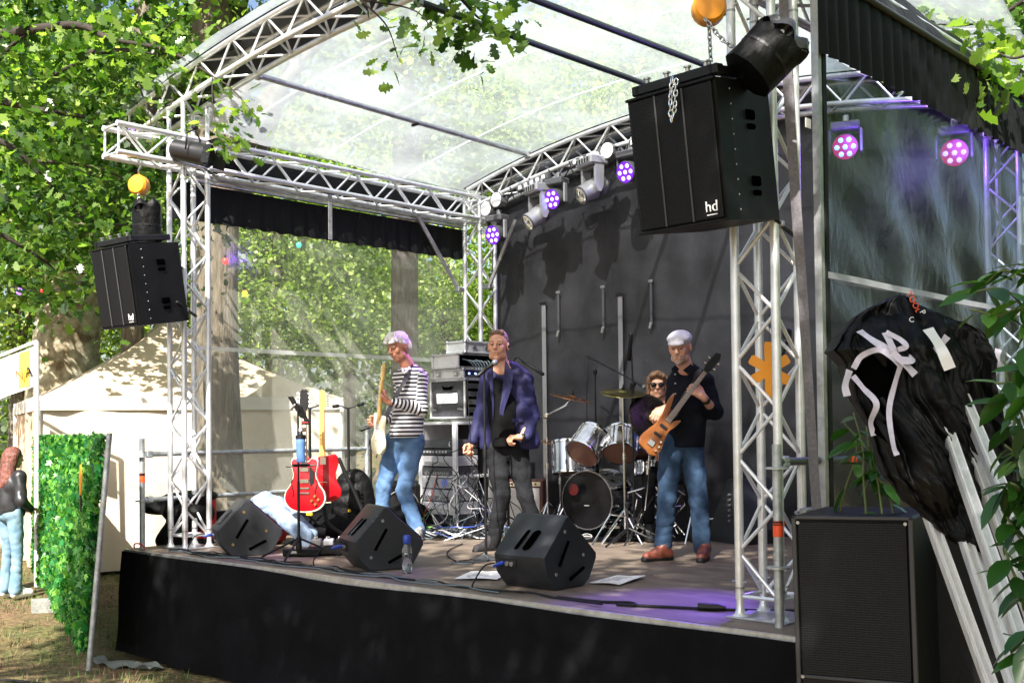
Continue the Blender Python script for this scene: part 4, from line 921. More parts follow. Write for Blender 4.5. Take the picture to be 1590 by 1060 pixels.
wash(2.46, 3.50, 'violet glowing led lamp close to the big right speaker', LEDV, LEDF)
wash(4.72, 3.33, 'red and cyan led lamp glowing through the right side sheet, nearer the tower', LEDC, LEDR, yaw=.35)
wash(5.62, 3.12, 'violet white led lamp glowing through the right side sheet, farther right', LEDV, LEDR, yaw=.35)
for i, (x0, z0, x1, z1) in enumerate([(.9, 3.56, 1.45, 3.66), (1.65, 3.70, 2.25, 3.80), (2.4, 3.78, 2.9, 3.80)]):
    r = thing('lamp_bar', ['short connector bar low on the rear arch by the first moving head', 'short connector bar in the middle of the rear arch', 'short connector bar on the rear arch next to the speaker'][i], 'lighting bar', group='connector bars on the rear arch')
    rot = Matrix.Rotation(-math.atan2(z1-z0, x1-x0), 3, 'Y'); L_ = math.hypot(x1-x0, z1-z0)
    obj('bar_body', MB().box(((x0+x1)/2, 3.56, (z0+z1)/2), (L_*.8, .06, .07), bev=.006, rot=rot), LGD, r)
    mb = MB()
    for k in range(5): mb.box((x0+(x1-x0)*(.2+.15*k), 3.527, z0+(z1-z0)*(.2+.15*k)), (.045, .01, .045), bev=.004, rot=rot)
    o = obj('sockets', mb, WHITE, r); o['kind'] = 'stuff'
mb = MB()
for k in range(9):
    x = .5+.28*k; mb.tube(spline([(x, 3.62, AB(x)-.02), (x+.10, 3.58, AB(x)-.14-.05*random.random()), (x+.2, 3.6, AB(x)-.16), (x+.32, 3.63, AB(x)-.0)], 6), .008, 6)
o = obj('cable_bundle', mb, BLACKR, None, True); tag(o, 'black cables looped between the lamps on the rear arch', 'cable', kind='stuff')
for (x, z, col, e, tgt, sp_) in ((4.9, 3.2, (.24, .10, 1.), 650, (5.2, .0, 0), 17), (1.52, 3.3, (.55, .2, 1.), 200, (1.3, 1.7, 1.7), 20), (2.46, 3.42, (.35, .15, 1.), 170, (2.6, 1.5, 1.7), 18)):
    l = bpy.data.lights.new('lamp_beam', 'SPOT'); l.energy = e; l.color = col; l.spot_size = math.radians(sp_); l.spot_blend = .7; l.shadow_soft_size = .06
    o = bpy.data.objects.new('lamp_beam', l); COL.objects.link(o); o.location = (x, 3.38, z); o.rotation_euler = (Vector(tgt)-Vector(o.location)).to_track_quat('-Z', 'Y').to_euler()

for x, z in ((4.72, 3.33), (5.62, 3.12)):
    l = bpy.data.lights.new('lamp_glow', 'POINT'); l.energy = 9; l.color = (.28, .10, 1.); l.shadow_soft_size = .09
    o = bpy.data.objects.new('lamp_glow', l); COL.objects.link(o); o.location = (x+.12, 3.34, z-.02)
# ================================================================== SCAFFOLD RAILS, STRAPS, STAGE EDGE THINGS
def standard(label, x, y, z0, z1, discs, tape=None):
    r = thing('scaffold_post', label, 'scaffold post', (x, y, 0), 0, 'galvanised scaffold posts at the stage corners')
    obj('tube', MB().tube([(0, 0, z0), (0, 0, z1)], .024, 14), GALV, r, 'auto')
    for z in discs: obj('rosette', MB().lathe([(.024, z-.006), (.06, z-.005), (.06, z+.005), (.024, z+.006)], 16), GALV, r, 'auto')
    if tape: obj('tape_band', MB().lathe([(.0246, tape-.045), (.0252, tape-.044), (.0252, tape+.034), (.0246, tape+.035)], 14, cap=False), REDTAPE, r); obj('tape_print', MB().lathe([(.0256, tape+.012), (.0256, tape+.034)], 14, cap=False), BLACK, r)
    return r
standard('scaffold post with an orange tape band at the stage left corner', -.13, -.20, .0, .97, (.42, .81), .63)
rp = standard('thick scaffold post with a red warning sticker against the nearest tower', 6.09, -.12, -.06, .92, (.30, .80), .50)
text('sticker_text', 'alvez 3', rp, basis((.75, .66, 0), (0, 0, 1), (.66, -.75, 0), (.017, -.0193, .523)), .022, REDTAPE, .0006)
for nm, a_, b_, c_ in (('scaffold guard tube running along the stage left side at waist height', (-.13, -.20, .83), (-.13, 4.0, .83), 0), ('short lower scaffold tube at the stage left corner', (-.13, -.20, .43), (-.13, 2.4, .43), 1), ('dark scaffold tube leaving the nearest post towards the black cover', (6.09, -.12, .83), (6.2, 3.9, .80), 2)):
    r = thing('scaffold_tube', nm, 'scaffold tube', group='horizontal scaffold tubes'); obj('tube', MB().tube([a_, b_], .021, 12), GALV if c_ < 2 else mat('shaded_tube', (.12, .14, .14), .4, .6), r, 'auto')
    hd = MB().box((a_[0], a_[1]+.07, a_[2]), (.045, .07, .06), bev=.01); obj('wedge_head', hd, GALV, r)
    if c_ == 2: obj('tape_band', MB().tube([(6.122, .62, .822), (6.122, .66, .822)], .0225, 12), REDTAPE, r)
    if c_ == 0: obj('second_post', MB().tube([(-.13, 2.35, .02), (-.13, 2.35, 1.05)], .024, 12), GALV, r, 'auto')
r = thing('red_loop', 'small red cable loop at the foot of the left scaffold post', 'cable'); obj('loop', MB().tube(spline([(-.16, -.26, .01), (-.12, -.28, .05), (-.07, -.25, .05), (-.05, -.22, .01)], 6), .007, 6), REDP, r, True)
r = thing('ratchet_strap', 'long grey ratchet strap running down beside the nearest tower', 'strap'); 
pts = spline([(6.10, .02, 4.0), (6.09, .03, 3.2), (6.11, .06, 2.4), (6.13, .10, 1.7), (6.15, .14, .9), (6.16, .18, .35)], 10)
mb = MB(); vs = []
for i, p in enumerate(pts):
    a_ = .5*math.sin(i*.21); w_ = Vector((math.cos(.75+a_*.3), math.sin(.75+a_*.3), 0))*.026; vs += [tuple(p-w_), tuple(p+w_)]
obj('webbing', mb.add(vs, [(2*i, 2*i+1, 2*i+3, 2*i+2) for i in range(len(pts)-1)]), mat('grey_violet_webbing', (.17, .155, .175), .75, 0, .2, 60, .4, 300), r)
r = thing('wall_clamp', 'steel clamp joining the side sheet profile to the nearest scaffold post', 'clamp'); obj('clamp_body', MB().box((6.11, .18, .55), (.05, .16, .07), bev=.008), STEEL, r); obj('clamp_bolt', MB().tube([(6.06, .12, .56), (6.06, .26, .56)], .010, 8), STEEL, r)
r = thing('tower_tag', 'small white tag fixed to the side sheet profile', 'tag'); obj('plate', MB().box((6.10, .25, 2.62), (.006, .055, .05)), WHITE, r)
# orange star board hung in the tower
sb = thing('star_board', 'flat orange six-armed star board hanging inside the nearest tower', 'board', (5.93, .10, 1.31), YAW-.05); sb.scale = (.86, 1, .9)
mb = MB()
def arm(q, L_, w_): 
    pts_ = [(-w_*.9, 0), (-w_, L_-.012), (-w_*.75, L_), (w_*.75, L_), (w_, L_-.012), (w_*.9, 0)]
    return [(p*math.cos(q)-z*math.sin(q), p*math.sin(q)+z*math.cos(q)) for p, z in pts_]
for k in range(6): mb.prism(arm(k*PI/3, .135 if k % 3 else .165, .030), -.005-.0004*k, .005+.0004*k, 'y')
obj('star', mb, ORANGE, sb); obj('hang_wire', MB().tube([(0, 0, .15), (.005, 0, .33)], .002, 4), BLACK, sb)
r = thing('mic_clamp_arm', 'black microphone gooseneck arm behind the star board', 'microphone arm'); obj('arm', MB().tube(spline([W(1205, 590, 6.5), W(1212, 560, 6.5), W(1222, 530, 6.5)], 5), .010, 6), BLACK, r, True); obj('holder', MB().box(tuple(W(1222, 518, 6.5)), (.05, .04, .06), bev=.01), BLACK, r)

# bundle, extinguisher, cloth
bl = sdf_mesh('crumpled_sheet', [('e', (-.55, -.02, .31), (.24, .15, .06)), ('e', (-.32, .02, .40), (.24, .16, .07)), ('e', (-.08, .08, .44), (.20, .14, .06)), ('e', (-.66, -.06, .33), (.12, .10, .04)), ('e', (-.20, .0, .30), (.26, .16, .10)), ('c', (-.45, .02, .02), (-.1, .08, .3), .14, .15), ('c', (-.35, .05, -.8), (-.25, .05, .2), .16, .17)], .016, TARP, .05, (.016, 38))
r = thing('black_cover', 'crumpled black plastic cover heaped on the rail at the stage left corner', 'cover', (0, .25, 0)); link('crumpled_sheet', bl, r)
r = thing('fire_extinguisher', 'red fire extinguisher standing behind the front left tower', 'fire extinguisher', (-.10, .42, 0))
obj('bottle', MB().lathe([(.085, .05), (.09, .06), (.09, .40), (.075, .455), (.035, .485), (.03, .50)], 20), REDP, r, True); obj('foot_ring', MB().lathe([(.082, 0), (.088, .05)], 20, cap=False), BLACK, r); obj('valve', MB().box((0, 0, .52), (.05, .03, .05), bev=.008), BLACK, r)
obj('label', MB().grid(lambda u, v: (.0915*math.cos(-1.9+.55*u-.5), .0915*math.sin(-1.9+.55*u-.5), .30+.08*v), 6, 1), YELLOW, r); obj('hose', MB().tube(spline([(.02, -.02, .52), (.12, -.03, .46), (.105, -.03, .2)], 6), .009, 6), BLACKR, r, True)
r = thing('red_case', 'red instrument case lying behind the left floor monitor', 'case', (.42, .72, 0), .5); obj('shell', MB().box((0, 0, .19), (.30, .40, .36), bev=.05, rot=Matrix.Rotation(.25, 3, 'Y')), REDP, r); obj('dark_lid', MB().box((-.08, .03, .22), (.22, .44, .36), bev=.06, rot=Matrix.Rotation(.25, 3, 'Y')), BLACK, r)
dj = sdf_mesh('garment', [('c', (-.14, .05, .40), (.30, .0, .10), .085, .075), ('c', (-.05, .12, .36), (.28, .12, .10), .08, .07), ('e', (-.18, .06, .36), (.14, .14, .09)), ('c', (.26, .0, .14), (.34, -.02, .03), .06, .05)], .012, DENIML, .04, (.010, 55))
r = thing('denim_jacket', 'pale denim jacket thrown over the case behind the left monitor', 'jacket', (.70, .62, 0), .35); link('garment', dj, r)

# ================================================================== FLOOR MONITORS
def monitor(label, loc, yaw, plug=True):
    r = thing('floor_monitor', label, 'floor monitor', loc, yaw, 'black wedge monitors along the stage front')
    prof = [(.02, 0), (-.07, .10), (-.09, .215), (.13, .455), (.155, .462), (.435, .205), (.435, .17), (.36, .04), (.30, 0)]
    w = .215
    mb = MB(); n = len(prof); b = .012
    # bevelled ends
    cy = sum(p[0] for p in prof)/n; cz = sum(p[1] for p in prof)/n
    ins = [(cy+(p[0]-cy)*.965, cz+(p[1]-cz)*.965) for p in prof]
    rings = [[(-w, *p) for p in ins], [(-w+b, *p) for p in prof], [(w-b, *p) for p in prof], [(w, *p) for p in ins]]
    vs = sum(rings, []); fs = [tuple(range(n))[::-1], tuple(3*n+i for i in range(n))]
    for k in range(3): fs += [(k*n+i, k*n+(i+1) % n, (k+1)*n+(i+1) % n, (k+1)*n+i) for i in range(n)]
    obj('cabinet', mb.add(vs, fs), PAINTG, r, 'auto')
    # sloped rear face frame: direction from A to T
    A_, T_ = Vector((0, -.09, .215)), Vector((0, .13, .455)); up_ = (T_-A_).normalized(); nn = Vector((0, -up_.z, up_.y))
    for cx, ww, hh in ((-.035, .022, .085), (.045, .038, .088)):
        c_ = A_+up_*.125; pts_ = []
        for k in range(18):
            q = 2*PI*k/18; sx = math.cos(q)*ww; sy = (math.sin(q)*ww*.9+(hh-ww)*(1 if math.sin(q) > 0 else -1)*(1 if abs(math.sin(q)) > .01 else 0)); pts_.append(c_+Vector((cx+sx+.014*sy/hh, 0, 0))+up_*sy)
        top = [p+nn*.0015 for p in pts_]; inn = [c_+Vector((cx, 0, 0))+(p-c_-Vector((cx, 0, 0)))*.8-nn*.0 for p in pts_]
        obj('handle_recess', MB().add([tuple(p) for p in top], [tuple(range(18))]), mat('recess_black', (.001, .001, .001), .9, spec=0.), r)
        obj('recess_rim', MB().tube([tuple(p+nn*.001) for p in pts_]+[tuple(pts_[0]+nn*.001)], .0025, 5), PAINTG, r, True)
    # connector plate low on the rear
    B_ = Vector((0, -.07, .10)); v2 = (A_-B_).normalized(); n2 = Vector((0, -v2.z, v2.y)); c_ = B_+v2*.06
    M_ = basis((1, 0, 0), tuple(v2), tuple(n2), tuple(c_+n2*.002))
    pl = obj('connector_plate', MB().prism([(-.17, -.035), (-.02, -.035), (-.02, .035), (-.17, .035)], 0, .003, 'z', M=M_), BLACK, r)
    for x in (-.145, -.10, -.06):
        obj('socket', MB().lathe([(.015, 0), (.015, .008), (.009, .008)], 12, M=M_ @ Matrix.Translation((x, 0, .002))), STEEL if x > -.14 else BLUEP, pl)
    if plug: obj('blue_plug', MB().lathe([(.013, .008), (.013, .04), (.009, .075), (.006, .08)], 10, M=M_ @ Matrix.Translation((-.145, 0, .002))), BLUEP, r, 'auto')
    for s_ in (-1, 1):
        for (y0, z0, y1, z1) in ((.06, .15, .15, .30), (.16, .055, .30, .12)):
            q = MB().tube([(s_*w, y0, z0), (s_*w, y1, z1)], .011, 8); q2 = MB().tube([(s_*(w+.008), y0, z0), (s_*(w+.008), y1, z1)], .003, 6)
            hb = obj('side_slot', q, mat('recess_black', (.001, .001, .001), .9, spec=0.), r); obj('slot_edge', q2, STEEL, hb)
        for (y, z) in ((.12, .36), (.30, .20), (.03, .10)): obj('pole_cup', MB().lathe([(.001, .001), (.011, .002), (.013, -.001)], 10, M=Matrix.Translation((s_*w, y, z)) @ Matrix.Rotation(s_*PI/2, 4, 'Y'), cap=False), GOLD if 'left' in label else STEEL, r)
    # front baffle (towards the band)
    T2, E2 = Vector((0, .155, .462)), Vector((0, .435, .205)); u3 = (E2-T2).normalized(); n3 = Vector((0, -u3.z, u3.y)); n3 = n3 if n3.z > 0 else -n3
    M_ = basis((1, 0, 0), tuple(u3), tuple(n3), tuple(T2+u3*.19+n3*.002)); obj('grille', MB().prism([(-.19, -.17), (.19, -.17), (.19, .17), (-.19, .17)], 0, .008, 'z', M=M_), GRILLEF, r)
    return r
monitor('largest floor monitor in the middle of the stage front, blue plug at its back', (4.17, .11, 0), math.radians(0))
monitor('floor monitor with long side slots beside the water bottle', (2.50, .09, 0), math.radians(-22))
monitor('left floor monitor with brass side cups, in front of the denim jacket', (.86, .01, 0), math.radians(-25))
r = thing('wedge_speaker', 'dark upright wedge speaker at the rear right behind the bassist', 'floor monitor', (3.75, 3.42, 0), .35)
obj('cabinet', MB().prism([(-.22, 0), (.22, 0), (.24, .12), (-.02, .56), (-.10, .56), (-.26, .12)], -.2, .2, 'x', M=Matrix.Rotation(.9, 4, 'Z')), PAINTG, r)
for k in range(6): obj('knob', MB().lathe([(.012, 0), (.010, .02)], 8, M=Matrix.Rotation(.9, 4, 'Z') @ Matrix.Translation((-.205, -.05-.0*k+.0, .20+.045*k)) @ Matrix.Rotation(-PI/2, 4, 'Y')), STEEL, r)

# bottle, papers, cables
r = thing('water_bottle', 'clear water bottle with a blue cap standing on the stage edge', 'bottle', (2.995, .13, 0))
GLS = mat('clear_plastic', (.9, .95, .97), .08, trans=.95); 
obj('bottle', MB().lathe([(.033, .002), (.036, .01), (.036, .16), (.033, .18), (.024, .20), (.022, .215)], 20), GLS, r, True); obj('water', MB().lathe([(.031, .006), (.0335, .012), (.0335, .145)], 20), mat('water', (.85, .93, .96), .05, trans=1.), r, True)
obj('cap', MB().lathe([(.026, .212), (.028, .216), (.028, .262), (.023, .27)], 18), BLUEP, r, 'auto')
def sheet(label, c, ang, w, h):
    r = thing('paper_sheet', label, 'paper', (c[0], c[1], .006), ang, 'white set lists lying on the deck')
    obj('sheet', MB().grid(lambda u, v: ((u-.5)*w, (v-.5)*h, .004+.012*abs(math.sin(3*u+2*v))*u), 8, 6), PAPER, r, True)
    mb = MB()
    for k in range(7): mb.box((-.02, -h*.36+h*.11*k, .0085+.004*0), (w*.55*(.6+.4*math.sin(k*2.3)**2), .006, .0006))
    o = obj('print_lines', mb, BLACK, r); o['kind'] = 'stuff'
sheet('white sheet lying left of the middle monitor', (3.55, .34), .5, .30, .42); sheet('white sheet half hidden right of the middle monitor', (4.42, .72), .2, .22, .42); 
def cable(label, pts, rad=.006, m=BLACKR, grp='cables on the stage floor'):
    o = obj('cable', MB().tube(spline(pts, 8), rad, 6), m, None, True); return tag(o, label, 'cable', grp)
GREYC = mat('grey_cable', (.10, .13, .15), .45)
def edge_run(k, x0, x1, y, ph, m, rad): 
    n = 22; return cable('long cable %s along the stage edge' % k, [(x0+(x1-x0)*i/n, y+.030*math.sin(i*1.3+ph)+.015*math.sin(i*2.9+2*ph), rad+.004+.006*(math.sin(i*1.7+ph) > .5)) for i in range(n+1)], rad, m)
edge_run('nearest the black cloth', .3, 4.2, -.19, 0, GREYC, .006); edge_run('second from the edge', .4, 5.0, -.14, 1.4, BLACKR, .007); edge_run('grey, third from the edge', .2, 3.6, -.10, 2.7, GREYC, .006); edge_run('looped, closest to the monitors', .5, 2.9, -.05, 4.1, BLACKR, .006)
edge_run('swinging left to the extinguisher', .25, 2.2, -.12, 5.5, BLACKR, .008)
cable('black power cable with a connector running to the nearest tower', [(4.6, -.10, .01), (4.9, -.08, .01), (5.05, .0, .01), (5.15, -.06, .012), (5.05, -.10, .01), (5.3, .0, .01), (5.6, .12, .01), (5.9, .30, .01), (6.1, .5, .01)], .009)
o = obj('cable_connector', MB().tube([(5.48, .07, .02), (5.58, .11, .02), (5.62, .125, .02)], [.022, .022, .012], 10), BLACK, None, 'auto'); tag(o, 'black barrel connector on the cable near the front tower', 'connector')
for (mx_, my_, a_, l) in ((4.17, .11, 0, 'middle'), (2.50, .09, -22, 'bottle side'), (.86, .01, -25, 'left')):
    a_ = math.radians(a_); c, s_ = math.cos(a_), math.sin(a_); T = lambda x, y, z: (mx_+x*c-y*s_, my_+x*s_+y*c, z)
    cable('thin black signal cable looping from the %s monitor plug' % l, [T(-.145, -.15, .165), T(-.17, -.22, .15), T(-.20, -.28, .06), T(-.22, -.27, .012), T(-.10, -.26, .01), T(.02, -.22, .01), T(.15, -.20, .01)], .005)
cable('pale cable curling past the microphone stand base', [(2.9, .9, .01), (3.0, .75, .01), (2.86, .70, .01), (2.95, .98, .01), (2.84, 1.06, .05)], .005, GREYC)
cable('grey cable crossing the deck by the guitarist', [(1.9, 1.75, .01), (2.2, 1.3, .01), (2.5, 1.0, .01), (2.8, .8, .01)], .005, BLACKR)

# ================================================================== MIC STANDS
def disc_stand(label, loc, h):
    r = thing('mic_stand', label, 'microphone stand', loc); obj('round_base', MB().lathe([(.125, 0), (.127, .008), (.05, .022), (.02, .035)], 26), mat('stand_grey', (.10, .10, .11), .4, .4), r, 'auto')
    obj('pole', MB().tube([(0, 0, .03), (0, 0, h*.56)], .011, 10), BLACK, r, 'auto'); obj('upper_pole', MB().tube([(0, 0, h*.56), (0, 0, h)], .008, 10), BLACK, r, 'auto'); obj('clutch', MB().lathe([(.016, h*.54), (.018, h*.55), (.018, h*.60), (.013, h*.62)], 12), BLACK, r, 'auto'); return r
rt = Vector((_r[0], _r[1], 0)).normalized(); fwd = Vector((_f[0], _f[1], 0)).normalized()
def mic(r, a, b, ball=.025, m=BLACK, dark=False):
    a = Vector(a); b = Vector(b); d = (b-a).normalized(); e = b-d*ball*1.2
    mc = obj('microphone', MB().tube([a, a.lerp(e, .6), e], [.011, .013, .019], 12), m, r, 'auto')
    M_ = Matrix.Translation(b-d*ball) @ d.to_track_quat('Z', 'Y').to_matrix().to_4x4()
    obj('mic_head', MB().lathe([(.001, -ball), (.018, -ball*.9), (ball, -.2*ball), (ball, .15*ball), (ball*.9, .3*ball), (ball*.75, .75*ball), (.001, ball)], 14, M=M_, cap=False), mat('mic_mesh', (.22, .24, .25), .45, .6) if not dark else BLACK, mc, True); return mc
r = disc_stand('straight microphone stand with a round base in front of the singer', (2.84, 1.09, 0), 1.46)
q = rt*-.02+Vector((0, 0, 1.47)); q2 = rt*.085+Vector((0, 0, 1.545))+fwd*.04; obj('mic_clip', MB().tube([rt*-.045+Vector((0, 0, 1.44)), rt*.02+Vector((0, 0, 1.495))], .014, 8), BLACK, r); mic(r, rt*-.06+Vector((0, 0, 1.435)), q2+rt*.02+Vector((0, 0, .01)))
obj('lead', MB().tube(spline([rt*-.06+Vector((0, 0, 1.43)), rt*-.13+Vector((0, 0, 1.40)), rt*-.115+Vector((0, 0, 1.0)), rt*-.09+Vector((0, 0, .6)), rt*-.02+Vector((0, 0, .35)), rt*.04+Vector((0, 0, .12)), rt*-.10+Vector((0, 0, .01)), rt*-.2+fwd*-.2+Vector((0, 0, .01))], 7), .004, 6), BLACKR, r, True)
def boom_stand(label, base, h, tips, grp=None, legs=True, pole=.010, m=BLACK):
    """tips: list of (start,end) of boom in local coordinates"""
    r = thing('boom_stand', label, 'microphone stand', base, 0, grp)
    obj('pole', MB().tube([(0, 0, .06), (0, 0, h)], pole, 10), m, r, 'auto')
    if legs:
        for k in range(3): a_ = k*2*PI/3+.5; obj('leg', MB().tube([(0, 0, .15), (.30*math.cos(a_), .30*math.sin(a_), .012)], .009, 6), m, r)
    obj('joint', MB().box((0, 0, h), (.035, .045, .05), bev=.01), m, r)
    for a, b in tips: obj('boom', MB().tube([a, b], .008, 8), m, r, 'auto')
    return r
def rel(px, py, d, base): return W(px, py, d)-Vector(base)
# condenser behind the singer's shoulder (vocal mic seen at right of his shoulder)
b_ = W(858, 812, 10.9); b_ = (b_.x, b_.y, 0)
r = boom_stand('boom stand behind the singer, slim black microphone over his shoulder', (W(790, 800, 11.0).x, W(790, 800, 11.0).y, 0), 1.45, [])
bb = (W(790, 800, 11.0).x, W(790, 800, 11.0).y, 0)
obj('boom', MB().tube(spline([Vector((0, 0, 1.45)), rel(800, 556, 11, bb), rel(812, 562, 10.9, bb)], 5), .008, 8), BLACK, r, True); mic(r, rel(813, 562, 10.9, bb), rel(845, 582, 10.8, bb), .016, BLACK, True)
# overhead boom over the cymbals
b_ = W(927, 815, 11.1); b_ = (b_.x, b_.y, 0); r = boom_stand('overhead boom stand left of the tall thin microphone', b_, 1.58, [(rel(910, 552, 11.2, b_), rel(986, 592, 10.7, b_))], 'tall stands round the drum kit'); mic(r, rel(984, 591, 10.7, b_), rel(1003, 602, 10.6, b_), .02)
obj('lead', MB().tube(spline([rel(914, 556, 11.2, b_), rel(911, 620, 11.2, b_), rel(914, 680, 11.2, b_), rel(924, 740, 11.2, b_)], 6), .004, 5), BLACKR, r, True)
b_ = W(985, 838, 9.9); b_ = (b_.x, b_.y, 0); r = boom_stand('tallest black stand with a folded boom in front of the drums', b_, 1.38, [(rel(985, 640, 9.9, b_), rel(979, 522, 9.9, b_))], 'tall stands round the drum kit')
obj('holder', MB().tube([rel(976, 560, 9.9, b_), rel(980, 520, 9.9, b_), rel(977, 516, 9.9, b_)], .018, 8), BLACK, r, True); obj('knob', MB().box(tuple(rel(983, 596, 9.85, b_)), (.05, .04, .04), bev=.01), BLACK, r)
b_ = W(975, 850, 9.6); b_ = (b_.x, b_.y, 0); r = boom_stand('low black boom stand reaching into the kick drum', b_, .35, [(rel(1015, 770, 9.9, b_), rel(960, 862, 9.5, b_))], 'tall stands round the drum kit')
b_ = W(1010, 812, 10.6)
# small mic near the guitarist
b_ = W(577, 820, 10.9); b_ = (b_.x, b_.y, 0); r = boom_stand('small stand with a slim microphone aimed at the guitarist from the left', b_, .9, [(rel(577, 660, 10.9, b_), rel(592, 648, 10.6, b_))]); mic(r, rel(578, 662, 10.8, b_), rel(558, 668, 10.8, b_), .014, BLACK, True)
# phone stand in front of the guitars
b_ = (1.66, .17, 0); r = thing('tablet_stand', 'black music stand holding a phone and a blue water bottle, by the red guitars', 'stand', b_)
obj('pole', MB().tube([(0, 0, .06), (0, 0, .62)], .011, 10), BLACK, r, 'auto'); obj('upper_pole', MB().tube([(0, 0, .6), (-.0, 0, 1.20)], .008, 10), BLACK, r, 'auto')
for k, a_ in enumerate((3.55, 5.3, 1.2)): obj('leg', MB().tube([(0, 0, .17), (.34*math.cos(a_), .34*math.sin(a_), .012)], .009, 6), BLACK, r)
obj('hub', MB().lathe([(.018, .05), (.026, .09), (.02, .18)], 10), BLACK, r)
d8 = 8.85
def slab(c, uu, vv, w, h, th, nm, m, rd=.006):
    uu = Vector(uu).normalized(); vv = Vector(vv).normalized(); nn = uu.cross(vv); R = Matrix([[uu.x, vv.x, nn.x], [uu.y, vv.y, nn.y], [uu.z, vv.z, nn.z]]); return obj(nm, MB().box(tuple(c), (w, h, th), bev=rd, rot=R), m, r)
slab(rel(461, 632, d8, b_), rt*.5+fwd*-.9, Vector((0, 0, 1))-rt*.6, .13, .20, .008, 'phone', BLACK)
slab(rel(472, 645, d8, b_), rt*.4-fwd*.9, Vector((0, 0, 1))-rt*.45, .12, .16, .012, 'tablet_holder', BLACK)
obj('red_edge', MB().tube([rel(468, 655, d8-.05, b_), rel(479, 656, d8-.05, b_)], .004, 5), REDP, r)
obj('arm', MB().tube([rel(452, 636, d8, b_), rel(458, 628, d8, b_), rel(466, 628, d8, b_)], .010, 8), STEEL, r, True)
obj('tray', MB().box(tuple(rel(467, 721, d8, b_)), (.12, .10, .012), bev=.004).tube([rel(444, 724, d8, b_), rel(492, 722, d8, b_)], .008, 6), BLACK, r)
bt = rel(467, 718, d8-.02, b_); r2 = thing('drinking_bottle', 'translucent blue drinking bottle in the holder of the phone stand', 'bottle', tuple(Vector(b_)+bt))
obj('body', MB().lathe([(.034, 0), (.037, .01), (.034, .08), (.037, .15), (.037, .19), (.028, .20)], 18), mat('blue_clear', (.18, .36, .75), .15, trans=.5), r2, True); obj('lid', MB().lathe([(.040, .19), (.040, .215), (.02, .225), (.016, .25), (.008, .26)], 18), BLACK, r2, 'auto'); obj('spout', MB().lathe([(.015, .24), (.013, .27)], 10), WHITE, r2)

# ================================================================== GUITARS (local: x right, z up along the neck, y thickness; front = -y)
def outline(half_l, half_r, n=5):
    """closed smooth outline from control points going round"""
    P = [Vector((a, b, 0)) for a, b in half_r]+[Vector((a, b, 0)) for a, b in reversed(half_l)]
    out = []; N = len(P)
    for i in range(N):
        a, b, c, d = P[i-1], P[i], P[(i+1) % N], P[(i+2) % N]
        for k in range(n):
            t = k/n; q = .5*((2*b)+(c-a)*t+(2*a-5*b+4*c-d)*t*t+(3*b-a-3*c+d)*t**3); out.append((q.x, q.y))
    return out
def body_mesh(ol, th, nm, m, parent, bev=.010, y0=0):
    n = len(ol); cx = sum(p[0] for p in ol)/n; cz = sum(p[1] for p in ol)/n; rings = []
    for (y, k) in ((-th/2, 1-bev*5), (-th/2+bev*.5, 1-bev*1.4), (-th/2+bev*1.5, 1), (th/2-bev*1.5, 1), (th/2-bev*.5, 1-bev*1.4), (th/2, 1-bev*5)):
        rings.append([(cx+(p[0]-cx)*k, y0+y, cz+(p[1]-cz)*k) for p in ol])
    vs = sum(rings, []); fs = [tuple(range(n)), tuple(5*n+i for i in range(n))[::-1]]
    for k in range(5): fs += [(k*n+i, (k+1)*n+i, (k+1)*n+(i+1) % n, k*n+(i+1) % n) for i in range(n)]
    return obj(nm, MB().add(vs, fs), m, parent, 'auto')
def neck(r, z0, z1, w0, w1, th, m, fm, y, nfr, hl=None, strings=6, zb=-.05):
    obj('neck', MB().add([(-w0/2, y, z0), (w0/2, y, z0), (w1/2, y, z1), (-w1/2, y, z1), (-w0*.3, y+th, z0), (w0*.3, y+th, z0), (w1*.3, y+th, z1), (-w1*.3, y+th, z1)], [(0, 1, 2, 3), (4, 7, 6, 5), (0, 4, 5, 1), (3, 2, 6, 7), (0, 3, 7, 4), (1, 5, 6, 2)]), m, r)
    nk = obj('fretboard', MB().add([(-w0/2, y-.006, z0), (w0/2, y-.006, z0), (w1/2, y-.006, z1), (-w1/2, y-.006, z1), (-w0/2, y, z0), (w0/2, y, z0), (w1/2, y, z1), (-w1/2, y, z1)], [(0, 1, 2, 3), (4, 7, 6, 5), (0, 4, 5, 1), (3, 2, 6, 7), (0, 3, 7, 4), (1, 5, 6, 2)]), fm, r)
    mb = MB(); 
    for k in range(nfr):
        z = z1-(z1-zb)*(1-.9439**(k+1)); 
        if z < z0: break
        t_ = (z-z0)/(z1-z0); mb.box((0, y-.0072, z), (w0+(w1-w0)*t_-.003, .0025, .0022))
    o = obj('frets', mb, STEEL, nk); o['kind'] = 'stuff'
    mb = MB()
    for k in range(strings):
        t_ = k/(strings-1)-.5; mb.tube([(t_*w0*.95, y-.013, zb), (t_*w1*.8, y-.009, z1)], .0009, 4)
    o = obj('strings', mb, CHROME, r); o['kind'] = 'stuff'
MAPLE_W = mat('maple_wood', (.72, .44, .12), .3, 0, .12, 8, stretch=(1, 1, .1)); ROSE = mat('rosewood', (.07, .03, .018), .45); CREAM = mat('cream_lacquer', (.74, .66, .46), .25); IVORY = mat('ivory_binding', (.82, .76, .60), .35)
BASSW = mat('amber_bass_wood', (.19, .055, .012), .35, 0, 0, 6, stretch=(2, 2, .2), col2=(.30, .105, .025), coat=.2)
r = g335 = thing('red_guitar', 'cherry red double-cutaway semi-hollow guitar hanging on the stand, f-holes showing', 'guitar', (1.03, .70, .60), YAW-.12, 'red electric guitars on the stand')
